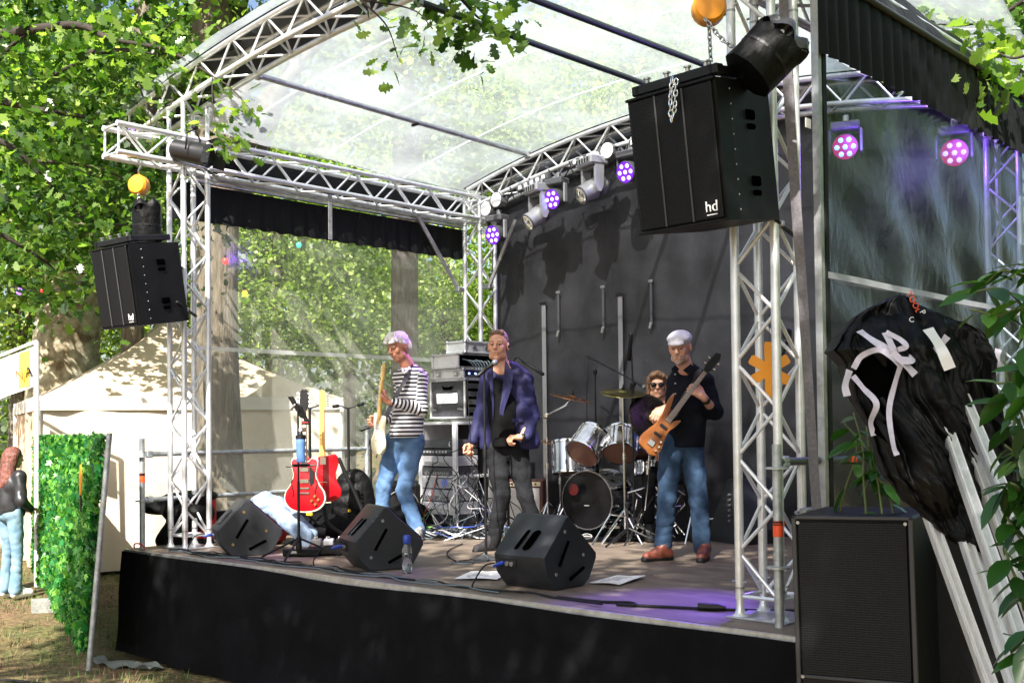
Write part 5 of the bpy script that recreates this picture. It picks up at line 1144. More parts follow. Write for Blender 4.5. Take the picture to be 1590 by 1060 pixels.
R_ = [(.03, .155), (.075, .19), (.115, .165), (.115, .11), (.100, .04), (.125, -.04), (.175, -.12), (.175, -.20), (.11, -.265), (0, -.285)]; L_2 = [(-a, b) for a, b in R_[:-1]]
ol = outline(L_2, R_, 4); body_mesh([(a*1.022, b*1.016) for a, b in ol], .040, 'binding', IVORY, r, .006); body_mesh(ol, .046, 'body', RED, r)
for s_ in (-1, 1): obj('f_hole', MB().tube(spline([(s_*.105, -.0245, .0), (s_*.115, -.0245, -.03), (s_*.105, -.0245, -.08), (s_*.095, -.0245, -.12), (s_*.105, -.0245, -.15)], 4), .0045, 5), BLACK, r)
for z in (.085, -.015): obj('pickup', MB().box((0, -.027, z), (.085, .012, .036), bev=.004), CHROME, r)
obj('bridge', MB().box((0, -.03, -.075), (.09, .012, .016), bev=.003), CHROME, r); obj('tailpiece', MB().box((0, -.03, -.12), (.09, .014, .014), bev=.004), CHROME, r)
obj('pickguard', MB().prism([(-.05, .12), (-.095, .06), (-.085, -.03), (-.055, -.06), (-.045, .0)], -.030, -.026, 'y', M=Matrix.Scale(-1, 4, (1, 0, 0))), BLACK, r)
for x, z in ((.105, -.165), (.14, -.195), (.075, -.205), (.11, -.235)): obj('knob', MB().lathe([(.014, 0), (.011, .016)], 12, M=Matrix.Translation((x*.9, -.026, z+.02)) @ Matrix.Rotation(PI/2, 4, 'X')), GOLD, r)
neck(r, .10, .60, .054, .042, .020, RED, ROSE, -.020, 22, zb=-.07)
mb = MB(); [mb.box((0, -.0268, .16+.06*k), (.032, .002, .022)) for k in range(7)]; o = obj('inlays', mb, IVORY, r); o['kind'] = 'stuff'
obj('headstock', MB().prism([(-.022, .60), (.022, .60), (.040, .66), (.036, .76), (.012, .785), (0, .77), (-.012, .785), (-.036, .76), (-.040, .66)], -.016, .0, 'y'), BLACK, r)
for s_ in (-1, 1):
    for k in range(3): obj('tuner', MB().lathe([(.006, -.004), (.006, .012), (.012, .014), (.012, .026)], 8, M=Matrix.Translation((s_*.036, -.01, .67+.037*k)) @ Matrix.Rotation(s_*PI/2, 4, 'Y')), STEEL, r)
r = gtele = thing('red_guitar', 'plain red single-cutaway guitar with a yellow maple neck, seen from behind', 'guitar', (.86, 1.02, .63), YAW+PI+.25, 'red electric guitars on the stand')
R_ = [(.03, .16), (.055, .115), (.085, .12), (.135, .16), (.145, .11), (.115, .04), (.125, -.05), (.165, -.13), (.160, -.20), (.11, -.245), (0, -.25)]; L_2 = [(-.045, .165), (-.11, .18), (-.145, .13), (-.130, .05), (-.115, -.0), (-.13, -.07), (-.165, -.14), (-.158, -.20), (-.11, -.245)]
body_mesh(outline(L_2, R_, 4), .044, 'body', RED, r); obj('neck_plate', MB().box((0, .0235, .12), (.05, .004, .065), bev=.001), CHROME, r); neck(r, .10, .58, .055, .042, .022, MAPLE_W, MAPLE_W, -.024, 21, zb=-.07)
obj('headstock', MB().prism([(-.02, .58), (.02, .58), (.028, .62), (.026, .74), (.0, .765), (-.025, .745), (-.032, .68), (-.04, .62)], -.016, -.002, 'y'), MAPLE_W, r)
for k in range(6): obj('tuner', MB().lathe([(.006, -.004), (.006, .012), (.010, .014), (.010, .024)], 8, M=Matrix.Translation((-.034+.0*k, -.008, .615+.023*k)) @ Matrix.Rotation(-PI/2, 4, 'Y')), STEEL, r)
obj('strap_button', MB().lathe([(.007, 0), (.004, .01), (.008, .014)], 8, M=Matrix.Translation((0, .022, -.19)) @ Matrix.Rotation(-PI/2, 4, 'X')), CHROME, r); obj('through_holes', MB().box((0, .0235, -.07), (.07, .002, .004)), CHROME, r)
obj('strap', MB().tube(spline([(-.14, .02, .15), (-.20, .03, .0), (-.30, .04, -.22), (-.36, .05, -.42), (-.26, .05, -.56), (-.05, .03, -.45), (.0, .02, -.26)], 7), [.018]*43, 5), BLACKR, r, True)
# stands behind
for i, (px, py, top, d, l) in enumerate(((482, 800, 634, 10.2, 'hanger stand holding the semi-hollow guitar'), (542, 800, 634, 10.6, 'empty hanger stand right of the guitars'))):
    b_ = W(px, 800, d); b_ = (b_.x, b_.y, 0); hh = W(px, top, d).z
    r = thing('guitar_stand', 'black tubular %s, forked arms at its top' % l, 'guitar stand', b_, 0, 'black guitar stands')
    obj('pole', MB().tube([(0, 0, .05), (0, 0, hh)], .013, 10), BLACK, r, 'auto'); 
    for s_ in (-1, 1):
        p0 = Vector((0, 0, hh)); p1 = rt*s_*.09+Vector((0, 0, hh+.03)); p2 = rt*s_*.15+Vector((0, 0, hh+.05 if s_ > 0 else hh+.02))
        obj('fork_arm', MB().tube(spline([p0, p1, p2], 4), .009, 6), BLACK, r, True); obj('rubber_grip', MB().tube([p1, p2], .016, 8), BLACKR, r, True)
    for k in range(3): a_ = k*2*PI/3+.9; obj('leg', MB().tube([(0, 0, .22), (.33*math.cos(a_), .33*math.sin(a_), .012)], .011, 6), BLACK, r)
    obj('yellow_clip', MB().box(tuple(fwd*-.05+Vector((0, 0, .26))), (.07, .03, .03), bev=.006), YELLOW, r); obj('collar', MB().lathe([(.02, .50), (.02, .58)], 10), BLACK, r)
# gig bags and bags behind the guitars
for (nm, prims, m_, loc, l) in (('shell', [('e', (0, 0, .30), (.22, .12, .28)), ('e', (.0, 0, .52), (.16, .09, .14)), ('c', (-.1, 0, .1), (.15, .05, .12), .12, .10)], TARP, (.55, 1.62, 0), 'black gig bag leaning behind the guitar stands'),
                            ('heap', [('e', (0, 0, .10), (.42, .22, .10)), ('e', (-.25, .1, .14), (.22, .18, .10)), ('e', (.25, -.05, .15), (.24, .16, .10))], CLOTHB, (.72, 1.42, 0), 'heap of black bags and cases on the deck under the guitars'),
                            ('heap', [('e', (0, 0, .12), (.30, .2, .12)), ('e', (.2, .1, .18), (.2, .18, .12))], CLOTHB, (.45, 2.15, 0), 'dark bag on the deck behind the empty guitar stand')):
    r = thing('gear_bag', l, 'bag', loc, YAW, 'dark bags behind the guitars'); link(nm, sdf_mesh(nm, prims, .018, m_, .06, (.010, 45)), r)
# pedal board
r = thing('pedal_board', 'black pedal board with silver switches and an orange round badge', 'pedal board', (1.62, .62, 0), YAW+.1)
obj('board', MB().box((0, 0, .045), (.52, .26, .07), bev=.008), BLACK, r)
for k in range(5): 
    pd = obj('pedal', MB().box((-.20+.10*k, .03, .10), (.08, .13, .05), bev=.006), [STEEL, mat('pale_pedal', (.55, .55, .57), .4), BLACK, STEEL, REDP][k], r)
    obj('knob', MB().lathe([(.010, .125), (.008, .142)], 8, M=Matrix.Translation((-.215+.10*k, .06, 0))), WHITE, pd); obj('foot_switch', MB().lathe([(.010, .125), (.010, .145), (.007, .148)], 8, M=Matrix.Translation((-.20+.10*k, .0, 0))), CHROME, pd)
obj('badge', MB().lathe([(.030, 0), (.030, .004)], 18, M=Matrix.Translation((.13, -.131, .048)) @ Matrix.Rotation(PI/2, 4, 'X')), REDTAPE, r); obj('badge_face', MB().lathe([(.019, 0), (.019, .002)], 18, M=Matrix.Translation((.13, -.135, .048)) @ Matrix.Rotation(PI/2, 4, 'X')), BLACK, r)
r = thing('effects_unit', 'small flat black effects unit under the phone stand', 'effects pedal', (1.48, .34, 0), YAW); obj('box', MB().box((0, 0, .035), (.30, .16, .06), bev=.008), PAINTB, r); obj('display', MB().box((-.05, -.081, .04), (.08, .004, .02)), STEEL, r); obj('pedal_knob', MB().lathe([(.012, .065), (.010, .085)], 10, M=Matrix.Translation((.08, 0, 0))), REDP, r)

# ================================================================== DRUM KIT
DRUMC = mat('chrome_drum_wrap', (.62, .63, .66), .16, .95, .12, 5, stretch=(6, 6, .3)); HEADB = mat('black_drum_head', (.004, .004, .005), .25, spec=.25); HEADC = mat('clear_brown_head', (.16, .08, .06), .25, coat=.3)
SHELLK = mat('smoked_drum_shell', (.03, .03, .035), .12, .2, coat=.8); BLUESH = mat('blue_sparkle', (.03, .09, .45), .25, .4, coat=.5)
def drum(name, label, c, axis, rad, depth, shell, front, back, lugs=8, group=None, hoop=CHROME):
    """axis points out of the head nearest the viewer; c = centre of that head"""
    axis = Vector(axis).normalized(); r = thing(name, label, 'drum', tuple(c), 0, group)
    M_ = (-axis).to_track_quat('Z', 'Y').to_matrix().to_4x4()
    obj('shell', MB().lathe([(rad*.965, .01), (rad*.965, depth-.01)], 32, M=M_, cap=False), shell, r, True)
    obj('front_head', MB().lathe([(.001, .004), (rad*.96, .008)], 32, M=M_, cap=False), front, r, True)
    obj('rear_head', MB().lathe([(.001, depth-.004), (rad*.96, depth-.008)], 32, M=M_, cap=False), back, r, True)
    for z in (0, depth-.028): obj('hoop', MB().lathe([(rad*.97, z), (rad*1.01, z), (rad*1.02, z+.014), (rad*1.01, z+.028), (rad*.97, z+.028)], 32, M=M_, cap=False), hoop, r, 'auto')
    for k in range(lugs):
        a_ = 2*PI*k/lugs+.2; x, y = rad*1.015*math.cos(a_), rad*1.015*math.sin(a_); mb = MB()
        q = lambda X, Y, Z: tuple(M_ @ Vector((X, Y, Z))); mb.tube([q(x, y, .01), q(x, y, depth-.01)], .0045, 6)
        o_ = obj('tension_rod', mb, CHROME, r)
        for z in (depth*.3, depth*.7): obj('lug', MB().tube([q(x*.985, y*.985, z-.022), q(x*.985, y*.985, z+.022)], .010, 6), CHROME, o_)
    return r, M_
kc = W(911, 776, 10.25); ka = (-fwd*.80-rt*.56)
kd, KM = drum('bass_drum', 'big bass drum with a glossy black front head', kc, ka, .272, .44, SHELLK, HEADB, HEADB, 10, hoop=mat('black_chrome_hoop', (.25, .25, .27), .18, .9))
for s_ in (-1, 1):
    p0 = KM @ Vector((0, 0, .08)); side = rt*s_; obj('spur', MB().tube([p0+side*.26+Vector((0, 0, -.08)), Vector((0, 0, -kc.z+.01))+p0+side*.40], .009, 8), CHROME, kd, 'auto')
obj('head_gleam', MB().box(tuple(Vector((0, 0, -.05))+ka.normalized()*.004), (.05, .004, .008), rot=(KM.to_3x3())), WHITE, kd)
rd_ = (-rt*.12+Vector((0, 0, .10))); obj('painted_reflection', MB().lathe([(.001, 0), (.055, .001)], 14, M=Matrix.Translation(rd_+ka.normalized()*.003) @ KM, cap=False), mat('reflected_red', (.05, .003, .004), .25), kd)  # dim red disc painted on the head as the red guitars' reflection
b0 = W(911, 822, 10.1); mt = thing('drum_mat', 'black drum mat edge with a small oval white badge under the bass drum', 'mat', (b0.x, b0.y+.5, .004), YAW)
obj('mat_sheet', MB().grid(lambda u, v: ((u-.5)*1.7, (v-.45)*1.3, .004+.012*abs(math.sin(9*u+3*v))*(v < .08)), 30, 12), CLOTHB, mt, True)
ov = W(911, 823, 9.95); og = thing('oval_badge', 'small oval white badge with lettering in front of the bass drum', 'badge', (ov.x, ov.y, .05), YAW)
obj('oval', MB().lathe([(.001, .001), (.048, .001)], 20, M=Matrix.Scale(.5, 4, (0, 0, 1)) @ Matrix.Rotation(PI/2, 4, 'X'), cap=False), WHITE, og); obj('oval_field', MB().lathe([(.001, .003), (.043, .003)], 20, M=Matrix.Scale(.5, 4, (0, 0, 1)) @ Matrix.Rotation(PI/2, 4, 'X'), cap=False), BLACK, og); text('badge_word', 'YAMAHA', og, basis((1, 0, 0), (0, 0, 1), (0, -1, 0), (0, -.005, 0)), .019, WHITE, .0005)
t1, _ = drum('tom_drum', 'bright chrome tom drum on the left, tilted, over the bass drum', W(903, 705, 10.05), -fwd*.55-rt*.50-Vector((0, 0, .62)), .160, .27, DRUMC, HEADC, WHITE, 6, 'chrome tom drums')
t2, _ = drum('tom_drum', 'chrome tom drum on the right, tilted, over the bass drum', W(962, 705, 10.1), -fwd*.60-rt*.12-Vector((0, 0, .70)), .155, .25, DRUMC, HEADC, WHITE, 6, 'chrome tom drums')
obj('mount', MB().tube([(W(928, 735, 10.3)-W(962, 705, 10.1)), (W(935, 690, 10.2)-W(962, 705, 10.1)), (W(950, 690, 10.2)-W(962, 705, 10.1))], .014, 8), CHROME, t2, True)
obj('mount', MB().tube([(W(926, 735, 10.3)-W(903, 705, 10.05)), (W(925, 685, 10.2)-W(903, 705, 10.05)), (W(912, 685, 10.2)-W(903, 705, 10.05))], .014, 8), CHROME, t1, True)
fl_ = W(888, 735, 10.7); drum('floor_tom', 'chrome floor tom half hidden behind the bass drum', fl_, -Vector((0, 0, 1))-fwd*.15, .19, .32, DRUMC, HEADC, WHITE, 6)
sn = W(1012, 728, 10.5); sd_, _ = drum('snare_drum', 'small chrome snare drum beside the bassist', (sn.x, sn.y, sn.z-.06), (-fwd*.1-Vector((0, 0, 1))), .17, .14, DRUMC, HEADC, WHITE, 8)
for k in range(3): a_ = k*2.1+.4; obj('stand_leg', MB().tube([(0, 0, -.02), (.24*math.cos(a_), .24*math.sin(a_), -sn.z+.08)], .010, 6), CHROME, sd_)
bt_ = W(996, 690, 10.4); drum('blue_tom', 'blue sparkle drum behind the large dark cymbal', (bt_.x, bt_.y, bt_.z-.10), (-fwd*.4-Vector((0, 0, .9))), .17, .22, BLUESH, HEADC, WHITE, 6)
def cymbal(label, px, py, d, rad, nrm, base_px, m, tripod=True, arm=None):
    c = W(px, py, d); b_ = W(base_px[0], base_px[1], base_px[2]); r = thing('cymbal', label, 'cymbal', (b_.x, b_.y, 0), 0, 'cymbals on chrome stands')
    p = c-Vector((b_.x, b_.y, 0)); M_ = Matrix.Translation(p) @ Vector(nrm).normalized().to_track_quat('Z', 'Y').to_matrix().to_4x4()
    prof = [(.004, .028), (.025, .026), (.045, .012), (.055, .006)]+[(rad*(.3+.7*k/9), .004-.012*(k/9)**2+.0006*(k % 2)) for k in range(1, 10)]
    pr = prof+[(rad, -.0095)]; obj('bronze_plate', MB().lathe(pr+[(rad*.6, -.003), (.05, .003), (.004, .024)], 48, M=M_, cap=False), m, r, True)
    obj('felt', MB().lathe([(.014, .028), (.016, .040), (.006, .046), (.005, .07)], 10, M=M_), BLACK, r)
    top = p
    if arm:
        e = W(*arm)-Vector((b_.x, b_.y, 0)); obj('boom', MB().tube([p-Vector((0, 0, .0)), p.lerp(e, .25)-Vector((0, 0, .03)), e, e+(e-p)*.22], .009, 8), CHROME, r, True); top = e
        obj('tilter', MB().box(tuple(e), (.05, .05, .06), bev=.012), CHROME, r)
    obj('upper_tube', MB().tube([(top.x, top.y, top.z), (top.x*.5, top.y*.5, top.z*.55)], .009, 10), CHROME, r, 'auto'); obj('lower_tube', MB().tube([(top.x*.5, top.y*.5, top.z*.58), (0, 0, .10)], .013, 10), CHROME, r, 'auto')
    obj('collar', MB().lathe([(.02, -.03), (.02, .03)], 10, M=Matrix.Translation((top.x*.5, top.y*.5, top.z*.57))), CHROME, r, 'auto')
    for k in range(3): a_ = k*2*PI/3+px*.1; obj('leg', MB().tube([(0, 0, .30), (.28*math.cos(a_), .28*math.sin(a_), .012)], .009, 6), CHROME, r)
    return r
cymbal('copper coloured crash cymbal tilted on the left of the kit', 888, 617, 10.7, .215, (Vector((0, 0, .95))+rt*.20-fwd*.10), (851, 808, 10.9), mat('copper_cymbal', (.55, .25, .10), .25, .9, .2, 20), arm=(848, 645, 10.9))
cymbal('dark gold crash cymbal high over the chrome toms', 967, 609, 9.95, .205, (Vector((0, 0, .93))-fwd*.22+rt*.03), (971, 826, 9.95), GOLDD)
cymbal('small copper cymbal low at the left, half hidden behind the singer', 868, 687, 10.95, .18, (Vector((0, 0, .95))+rt*.15-fwd*.12), (872, 800, 11.1), mat('copper_cymbal', (.5, .2, .1)))
cymbal('large dark cymbal facing forward in front of the drummer', 1012, 650, 9.9, .235, (Vector((0, 0, .35))-fwd*.85+rt*.45), (1000, 830, 10.1), mat('near_black_cymbal', (.035, .03, .012), .28, .85, .2, 20))
r = thing('chrome_tripod', 'double-braced chrome tripod legs at the foot of the front cymbal stand', 'stand', (W(960, 850, 9.7).x, W(960, 850, 9.7).y, 0), 0)
for a_, b_ in ((W(912, 858, 9.6), W(948, 798, 9.8)), (W(948, 798, 9.8), W(975, 802, 9.8)), (W(975, 802, 9.8), W(1000, 850, 9.7)), (W(930, 850, 9.75), W(958, 812, 9.8))): obj('leg', MB().tube([a_-r.location, b_-r.location], .009, 8), CHROME, r)
mb = MB()
for k in range(26):
    p = W(random.uniform(985, 1085), random.uniform(735, 840), random.uniform(9.6, 10.8)); q = p+Vector((random.gauss(0, .12), random.gauss(0, .1), random.gauss(0, .18))); q.z = max(.02, q.z); p.z = max(.02, p.z); mb.tube([p, q], .007, 6)
o = obj('pedal_hardware', mb, CHROME); tag(o, 'tangle of chrome pedal and stand rods between drums and bassist', 'drum hardware', kind='stuff')
r = thing('drum_stool', 'round black drum stool under the seated drummer', 'stool', (W(1030, 800, 10.5).x, W(1030, 800, 10.5).y, 0)); obj('seat', MB().lathe([(.15, .46), (.17, .49), (.17, .53), (.14, .55)], 20), BLACK, r, 'auto'); obj('post', MB().tube([(0, 0, .1), (0, 0, .47)], .018, 8), CHROME, r)
for k in range(3): obj('leg', MB().tube([(0, 0, .25), (.24*math.cos(2.1*k), .24*math.sin(2.1*k), .012)], .010, 6), CHROME, r)

# ================================================================== RACKS AND CASES
CASEA = mat('silver_case', (.58, .58, .60), .32, .6, .12, 10); CASEB = mat('white_case', (.72, .71, .72), .45, .1, .08, 10); CASEK = mat('black_laminate_case', (.035, .035, .04), .4, 0, .3, 8)
K = W(722, 640, 11.2)                                  # nearest vertical edge of the black case
def zat(py, px=722): return W(px, py, 11.2).z
def case(label, x1, y0, w, d, z0, z1, m, grp='flight cases stacked at the rear left', rotz=0.):
    r = thing('flight_case', label, 'flight case', (x1, y0, z0), rotz, grp)   # origin at the near edge: extends -x by w, +y by d
    h = z1-z0; obj('shell', MB().box((-w/2, d/2, h/2), (w-.012, d-.012, h-.010)), m, r)
    e = .011
    for x in (-w, 0):
        for y in (0, d): obj('edge_profile', MB().box((x, y, h/2), (e*2, e*2, h-.004), bev=.004), CASEA, r)
    for z in (.006, h-.006):
        for y in (0, d): obj('edge_profile', MB().box((-w/2, y, z), (w-.03, e*1.6, .018), bev=.003), CASEA, r)
        for x in (-w, 0): obj('edge_profile', MB().box((x, d/2, z), (e*1.6, d-.03, .018), bev=.003), CASEA, r)
        for x in (-w, 0):
            for y in (0, d): obj('ball_corner', MB().lathe([(.001, -.02), (.018, -.012), (.022, 0), (.018, .012), (.001, .02)], 8, M=Matrix.Translation((x, y, z)), cap=False), STEEL, r, True)
    return r
def latch(r, x, z, ax='y', s_=.045):
    M_ = Matrix.Translation((x, -.012, z)) if ax == 'y' else Matrix.Translation((.012, x, z)) @ Matrix.Rotation(PI/2, 4, 'Z')
    lt = obj('butterfly_latch', MB().prism([(-s_, -s_*.8), (s_, -s_*.8), (s_, s_*.8), (-s_, s_*.8)], -.003, .003, 'y', M=M_), STEEL, r); obj('latch_wing', MB().prism([(-s_*.6, -s_*.2), (s_*.6, -s_*.2), (s_*.6, s_*.2), (-s_*.6, s_*.2)], -.010, -.004, 'y', M=M_), CHROME, lt)
za, zb_, zc, zd, ze_, zf = zat(528), zat(548), zat(572), zat(588), zat(650), .0
c1 = case('silver flight case on the very top of the stack', K.x-.02, K.y+.03, .26, .42, zb_+.01, za, CASEA); latch(c1, .12, (za-zb_)*.5, 'x', .03); latch(c1, .30, (za-zb_)*.5, 'x', .03)
c2 = case('open white rack case second from the top, cables spilling out', K.x-.06, K.y-.03, .38, .52, zc+.01, zb_, CASEB)
obj('open_front', MB().box((.003, .26, (zb_-zc)/2), (.02, .47, (zb_-zc)*.72)), mat('recess_black', (.001, .001, .001), .9, spec=0.), c2)
mb = MB(); 
for k in range(7): mb.tube(spline([(.01, .05+.06*k, .09-.01*(k % 3)), (.05, .10+.05*k, .07), (.07, .16+.04*k, .01), (.04, .2+.03*k, -.04)], 4), .006, 5)
o = obj('patch_leads', mb, GREYC, c2); o['kind'] = 'stuff'
c3 = case('flat silver case with two side latches, blue-lit units in its front', K.x-.02, K.y, .46, .50, zd+.008, zc, CASEB); latch(c3, -.36, .05, 'y', .028); latch(c3, -.10, .05, 'y', .028); obj('open_front', MB().box((.003, .25, (zc-zd)/2), (.02, .44, (zc-zd)*.7)), mat('rack_dark', (.01, .01, .03), .4), c3)
for k in range(3): obj('blue_lamp', MB().box((.016, .07+.09*k, .05), (.006, .025, .018), bev=.004), mat('blue_lamp', (.2, .3, .9), .3, emit=(.25, .35, 1.), estr=2.5), c3)
c4 = case('black case with a white label and a small handle cut-out', K.x, K.y, .50, .50, ze_+.01, zd, CASEK); h4 = zd-ze_
obj('white_label', MB().box((-.25, -.010, h4*.50), (.30, .006, h4*.25), bev=.002), PAPER, c4); obj('handle_hole', MB().prism([(-.31, h4*.72), (-.19, h4*.72), (-.17, h4*.82), (-.22, h4*.79), (-.28, h4*.79), (-.33, h4*.82)], -.009, -.006, 'y'), mat('recess_black', (0, 0, 0)), c4)
for sx, sz in ((-.45, .88), (-.06, .88), (-.45, .14), (-.06, .14)):
    for k in range(3): obj('corner_rib', MB().tube([(sx+.018*(k-1)+(.03*math.cos(q)), -.009, h4*sz+.045*math.sin(q)*(1-.1*k)) for q in (.6, 1.2, 1.8, 2.4)], .004, 5), STEEL, c4)
obj('open_front', MB().box((.003, .25, h4/2), (.02, .44, h4*.86)), mat('recess_black', (0, 0, 0)), c4)
for k in range(4): obj('rack_unit', MB().box((.010, .25, h4*(.2+.2*k)), (.02, .42, h4*.13), bev=.003), mat('rack_face', (.05, .05, .055), .4), c4)
CASEW = mat('bright_case_edge', (.80, .80, .82), .35, .3)
def rack(label, x1, y0, w, d, z1, units, face='-y'):
    r = thing('equipment_rack', label, 'equipment rack', (x1, y0, 0), 0, 'open equipment racks full of gear and cables')
    for x in (-w, 0): 
        for y in (0, d): obj('corner_post', MB().box((x, y, z1/2), (.052, .040, z1), bev=.006), CASEW, r)
    for z in (.03, z1*.5, z1-.01): obj('shelf', MB().box((-w/2, d/2, z), (w+.02, d+.01, .030), bev=.004), CASEW, r)
    obj('side_panel', MB().box((-w+.012, d/2, z1/2), (.008, d-.04, z1-.04)), CASEB, r); obj('rear_panel', MB().box((-w/2, d-.012, z1/2), (w-.04, .008, z1-.04)), CASEK, r)
    z = .07
    for k, (hh, c_, kind) in enumerate(units):
        f_ = obj('rack_unit', MB().box((-w/2, .165, z+hh/2), (w-.055, .36, hh-.008), bev=.003), c_, r)
        if kind == 'slots': 
            mb = MB(); [mb.box((-w*.85+.026*j, -.018, z+hh*.3), (.014, .006, hh*.32)) for j in range(int((w-.12)/.026))]; o = obj('slots', mb, STEEL, f_); o['kind'] = 'stuff'
        if kind == 'knobs':
            mb = MB(); [mb.lathe([(.010, 0), (.008, .014)], 8, M=Matrix.Translation((-w*.85+.045*j, -.018, z+hh*.5)) @ Matrix.Rotation(PI/2, 4, 'X')) for j in range(int((w-.1)/.045))]; o = obj('knobs', mb, WHITE, f_); o['kind'] = 'stuff'
        if kind == 'badge': obj('round_badge', MB().lathe([(.042, 0), (.042, .004)], 18, M=Matrix.Translation((-w*.28, -.018, z+hh*.5)) @ Matrix.Rotation(PI/2, 4, 'X')), mat('pale_blue', (.20, .25, .75), .4), f_)
        if kind == 'handles': 
            for s_ in (.08, .92): obj('handle', MB().tube([(-w*s_, -.01, z+hh*.25), (-w*s_, -.04, z+hh*.3), (-w*s_, -.04, z+hh*.7), (-w*s_, -.01, z+hh*.75)], .005, 6), CHROME, f_)
        z += hh+.006
    return r
RK = mat('rack_black_face', (.07, .07, .08), .35, .2); RG = mat('rack_grey', (.42, .42, .45), .35, .1); RP = mat('rack_pale', (.75, .75, .78), .35, .1)
kr = W(708, 815, 11.0)
rack('tall open rack with silver edges behind the guitarist, a round blue badge low on it', kr.x, kr.y, .50, .50, zat(655), [(.09, RK, 'handles'), (.13, RP, 'knobs'), (.12, RG, 'slots'), (.12, RG, 'badge'), (.09, RK, 'slots'), (.11, RG, 'slots'), (.06, RK, 'knobs'), (.09, RK, 'handles')])
k2 = W(757, 812, 11.5)
rack('second open rack with a pale edge between guitarist and singer', k2.x+.02, k2.y-.0, .50, .45, zat(655)+.03, [(.12, RK, 'knobs'), (.12, RG, 'slots'), (.16, RK, 'handles'), (.1, RP, 'knobs'), (.12, RK, 'slots'), (.12, RK, 'knobs')])
cols = [mat('white_lead', (.65, .64, .68), .5), BLACKR, GREYC, mat('blue_lead', (.03, .07, .4), .4), mat('red_lead', (.5, .05, .04), .4), WHITE, mat('green_lead', (.2, .5, .08), .5)]
for ci, (m_, n) in enumerate(zip(cols, (7, 22, 14, 2, 1, 4, 1))):
    mb = MB()
    for k in range(n):
        px0 = random.uniform(655, 765); py0 = random.uniform(725, 800) if m_ is not BLACKR else random.uniform(670, 790); P_ = [W(px0, py0, 10.75)]
        for j in range(4): px0 += random.gauss(4, 14); py0 = min(818, py0+random.uniform(2, 45)); q = W(px0, py0, random.uniform(10.3, 10.75)); q.z = max(q.z, .012); P_.append(q)
        q = P_[-1]+Vector((random.gauss(0, .25), random.gauss(-.1, .15), 0)); q.z = .012; P_.append(q); mb.tube(spline(P_, 6), .0045, 5)
    for k in range(n//2):
        p = W(random.uniform(660, 770), random.uniform(805, 822), 10.4); p.z = .02+.05*random.random(); mb.tube([tuple(p+Vector((.13*math.cos(q)*(1+.2*random.random()), .13*math.sin(q), .02*math.sin(3*q)))) for q in np.linspace(0, 6.28, 18)], .006, 5)
    o = obj('cable_tangle', mb, m_, None, True); tag(o, '%s leads in the tangle of cables at the foot of the racks' % ['white', 'black', 'grey', 'blue', 'red', 'thin pale', 'green'][ci], 'cables', kind='stuff')
# combo amp behind the singer
p = W(838, 800, 11.3); r = thing('combo_amp', 'pale fronted guitar amplifier in a brown frame behind the singer', 'amplifier', (p.x, p.y, 0), YAW-.15)
obj('cabinet', MB().box((-.22, .14, .25), (.52, .26, .50), bev=.015), mat('brown_tolex', (.10, .04, .03), .6, 0, .2, 40), r); obj('speaker_cloth', MB().box((-.22, .005, .225), (.44, .012, .38), bev=.004), mat('pale_cloth', (.62, .60, .58), .8, 0, .15, 90), r); obj('control_strip', MB().box((-.22, .004, .455), (.46, .01, .045)), CREAM, r)
for k in range(7): obj('knob', MB().lathe([(.010, 0), (.008, .016)], 8, M=Matrix.Translation((-.40+.06*k, 0, .455)) @ Matrix.Rotation(PI/2, 4, 'X')), BLACK, r)
obj('handle', MB().tube([(-.32, .14, .50), (-.28, .14, .525), (-.16, .14, .525), (-.12, .14, .50)], .010, 6), BLACK, r, True)
p = W(622, 815, 11.3); r = thing('dark_amp', 'dark round-cornered amplifier on the deck behind the guitarist', 'amplifier', (p.x, p.y, 0), YAW); obj('cabinet', MB().box((0, .12, .26), (.42, .28, .48), bev=.05), PAINTB, r); obj('handle_plate', MB().box((.10, -.022, .30), (.03, .006, .10), bev=.002), CHROME, r); obj('grille_ring', MB().tube([(.02+.17*math.cos(q), -.025, .24+.17*math.sin(q)) for q in np.linspace(0, 6.28, 24)], .008, 6), STEEL, r, True)

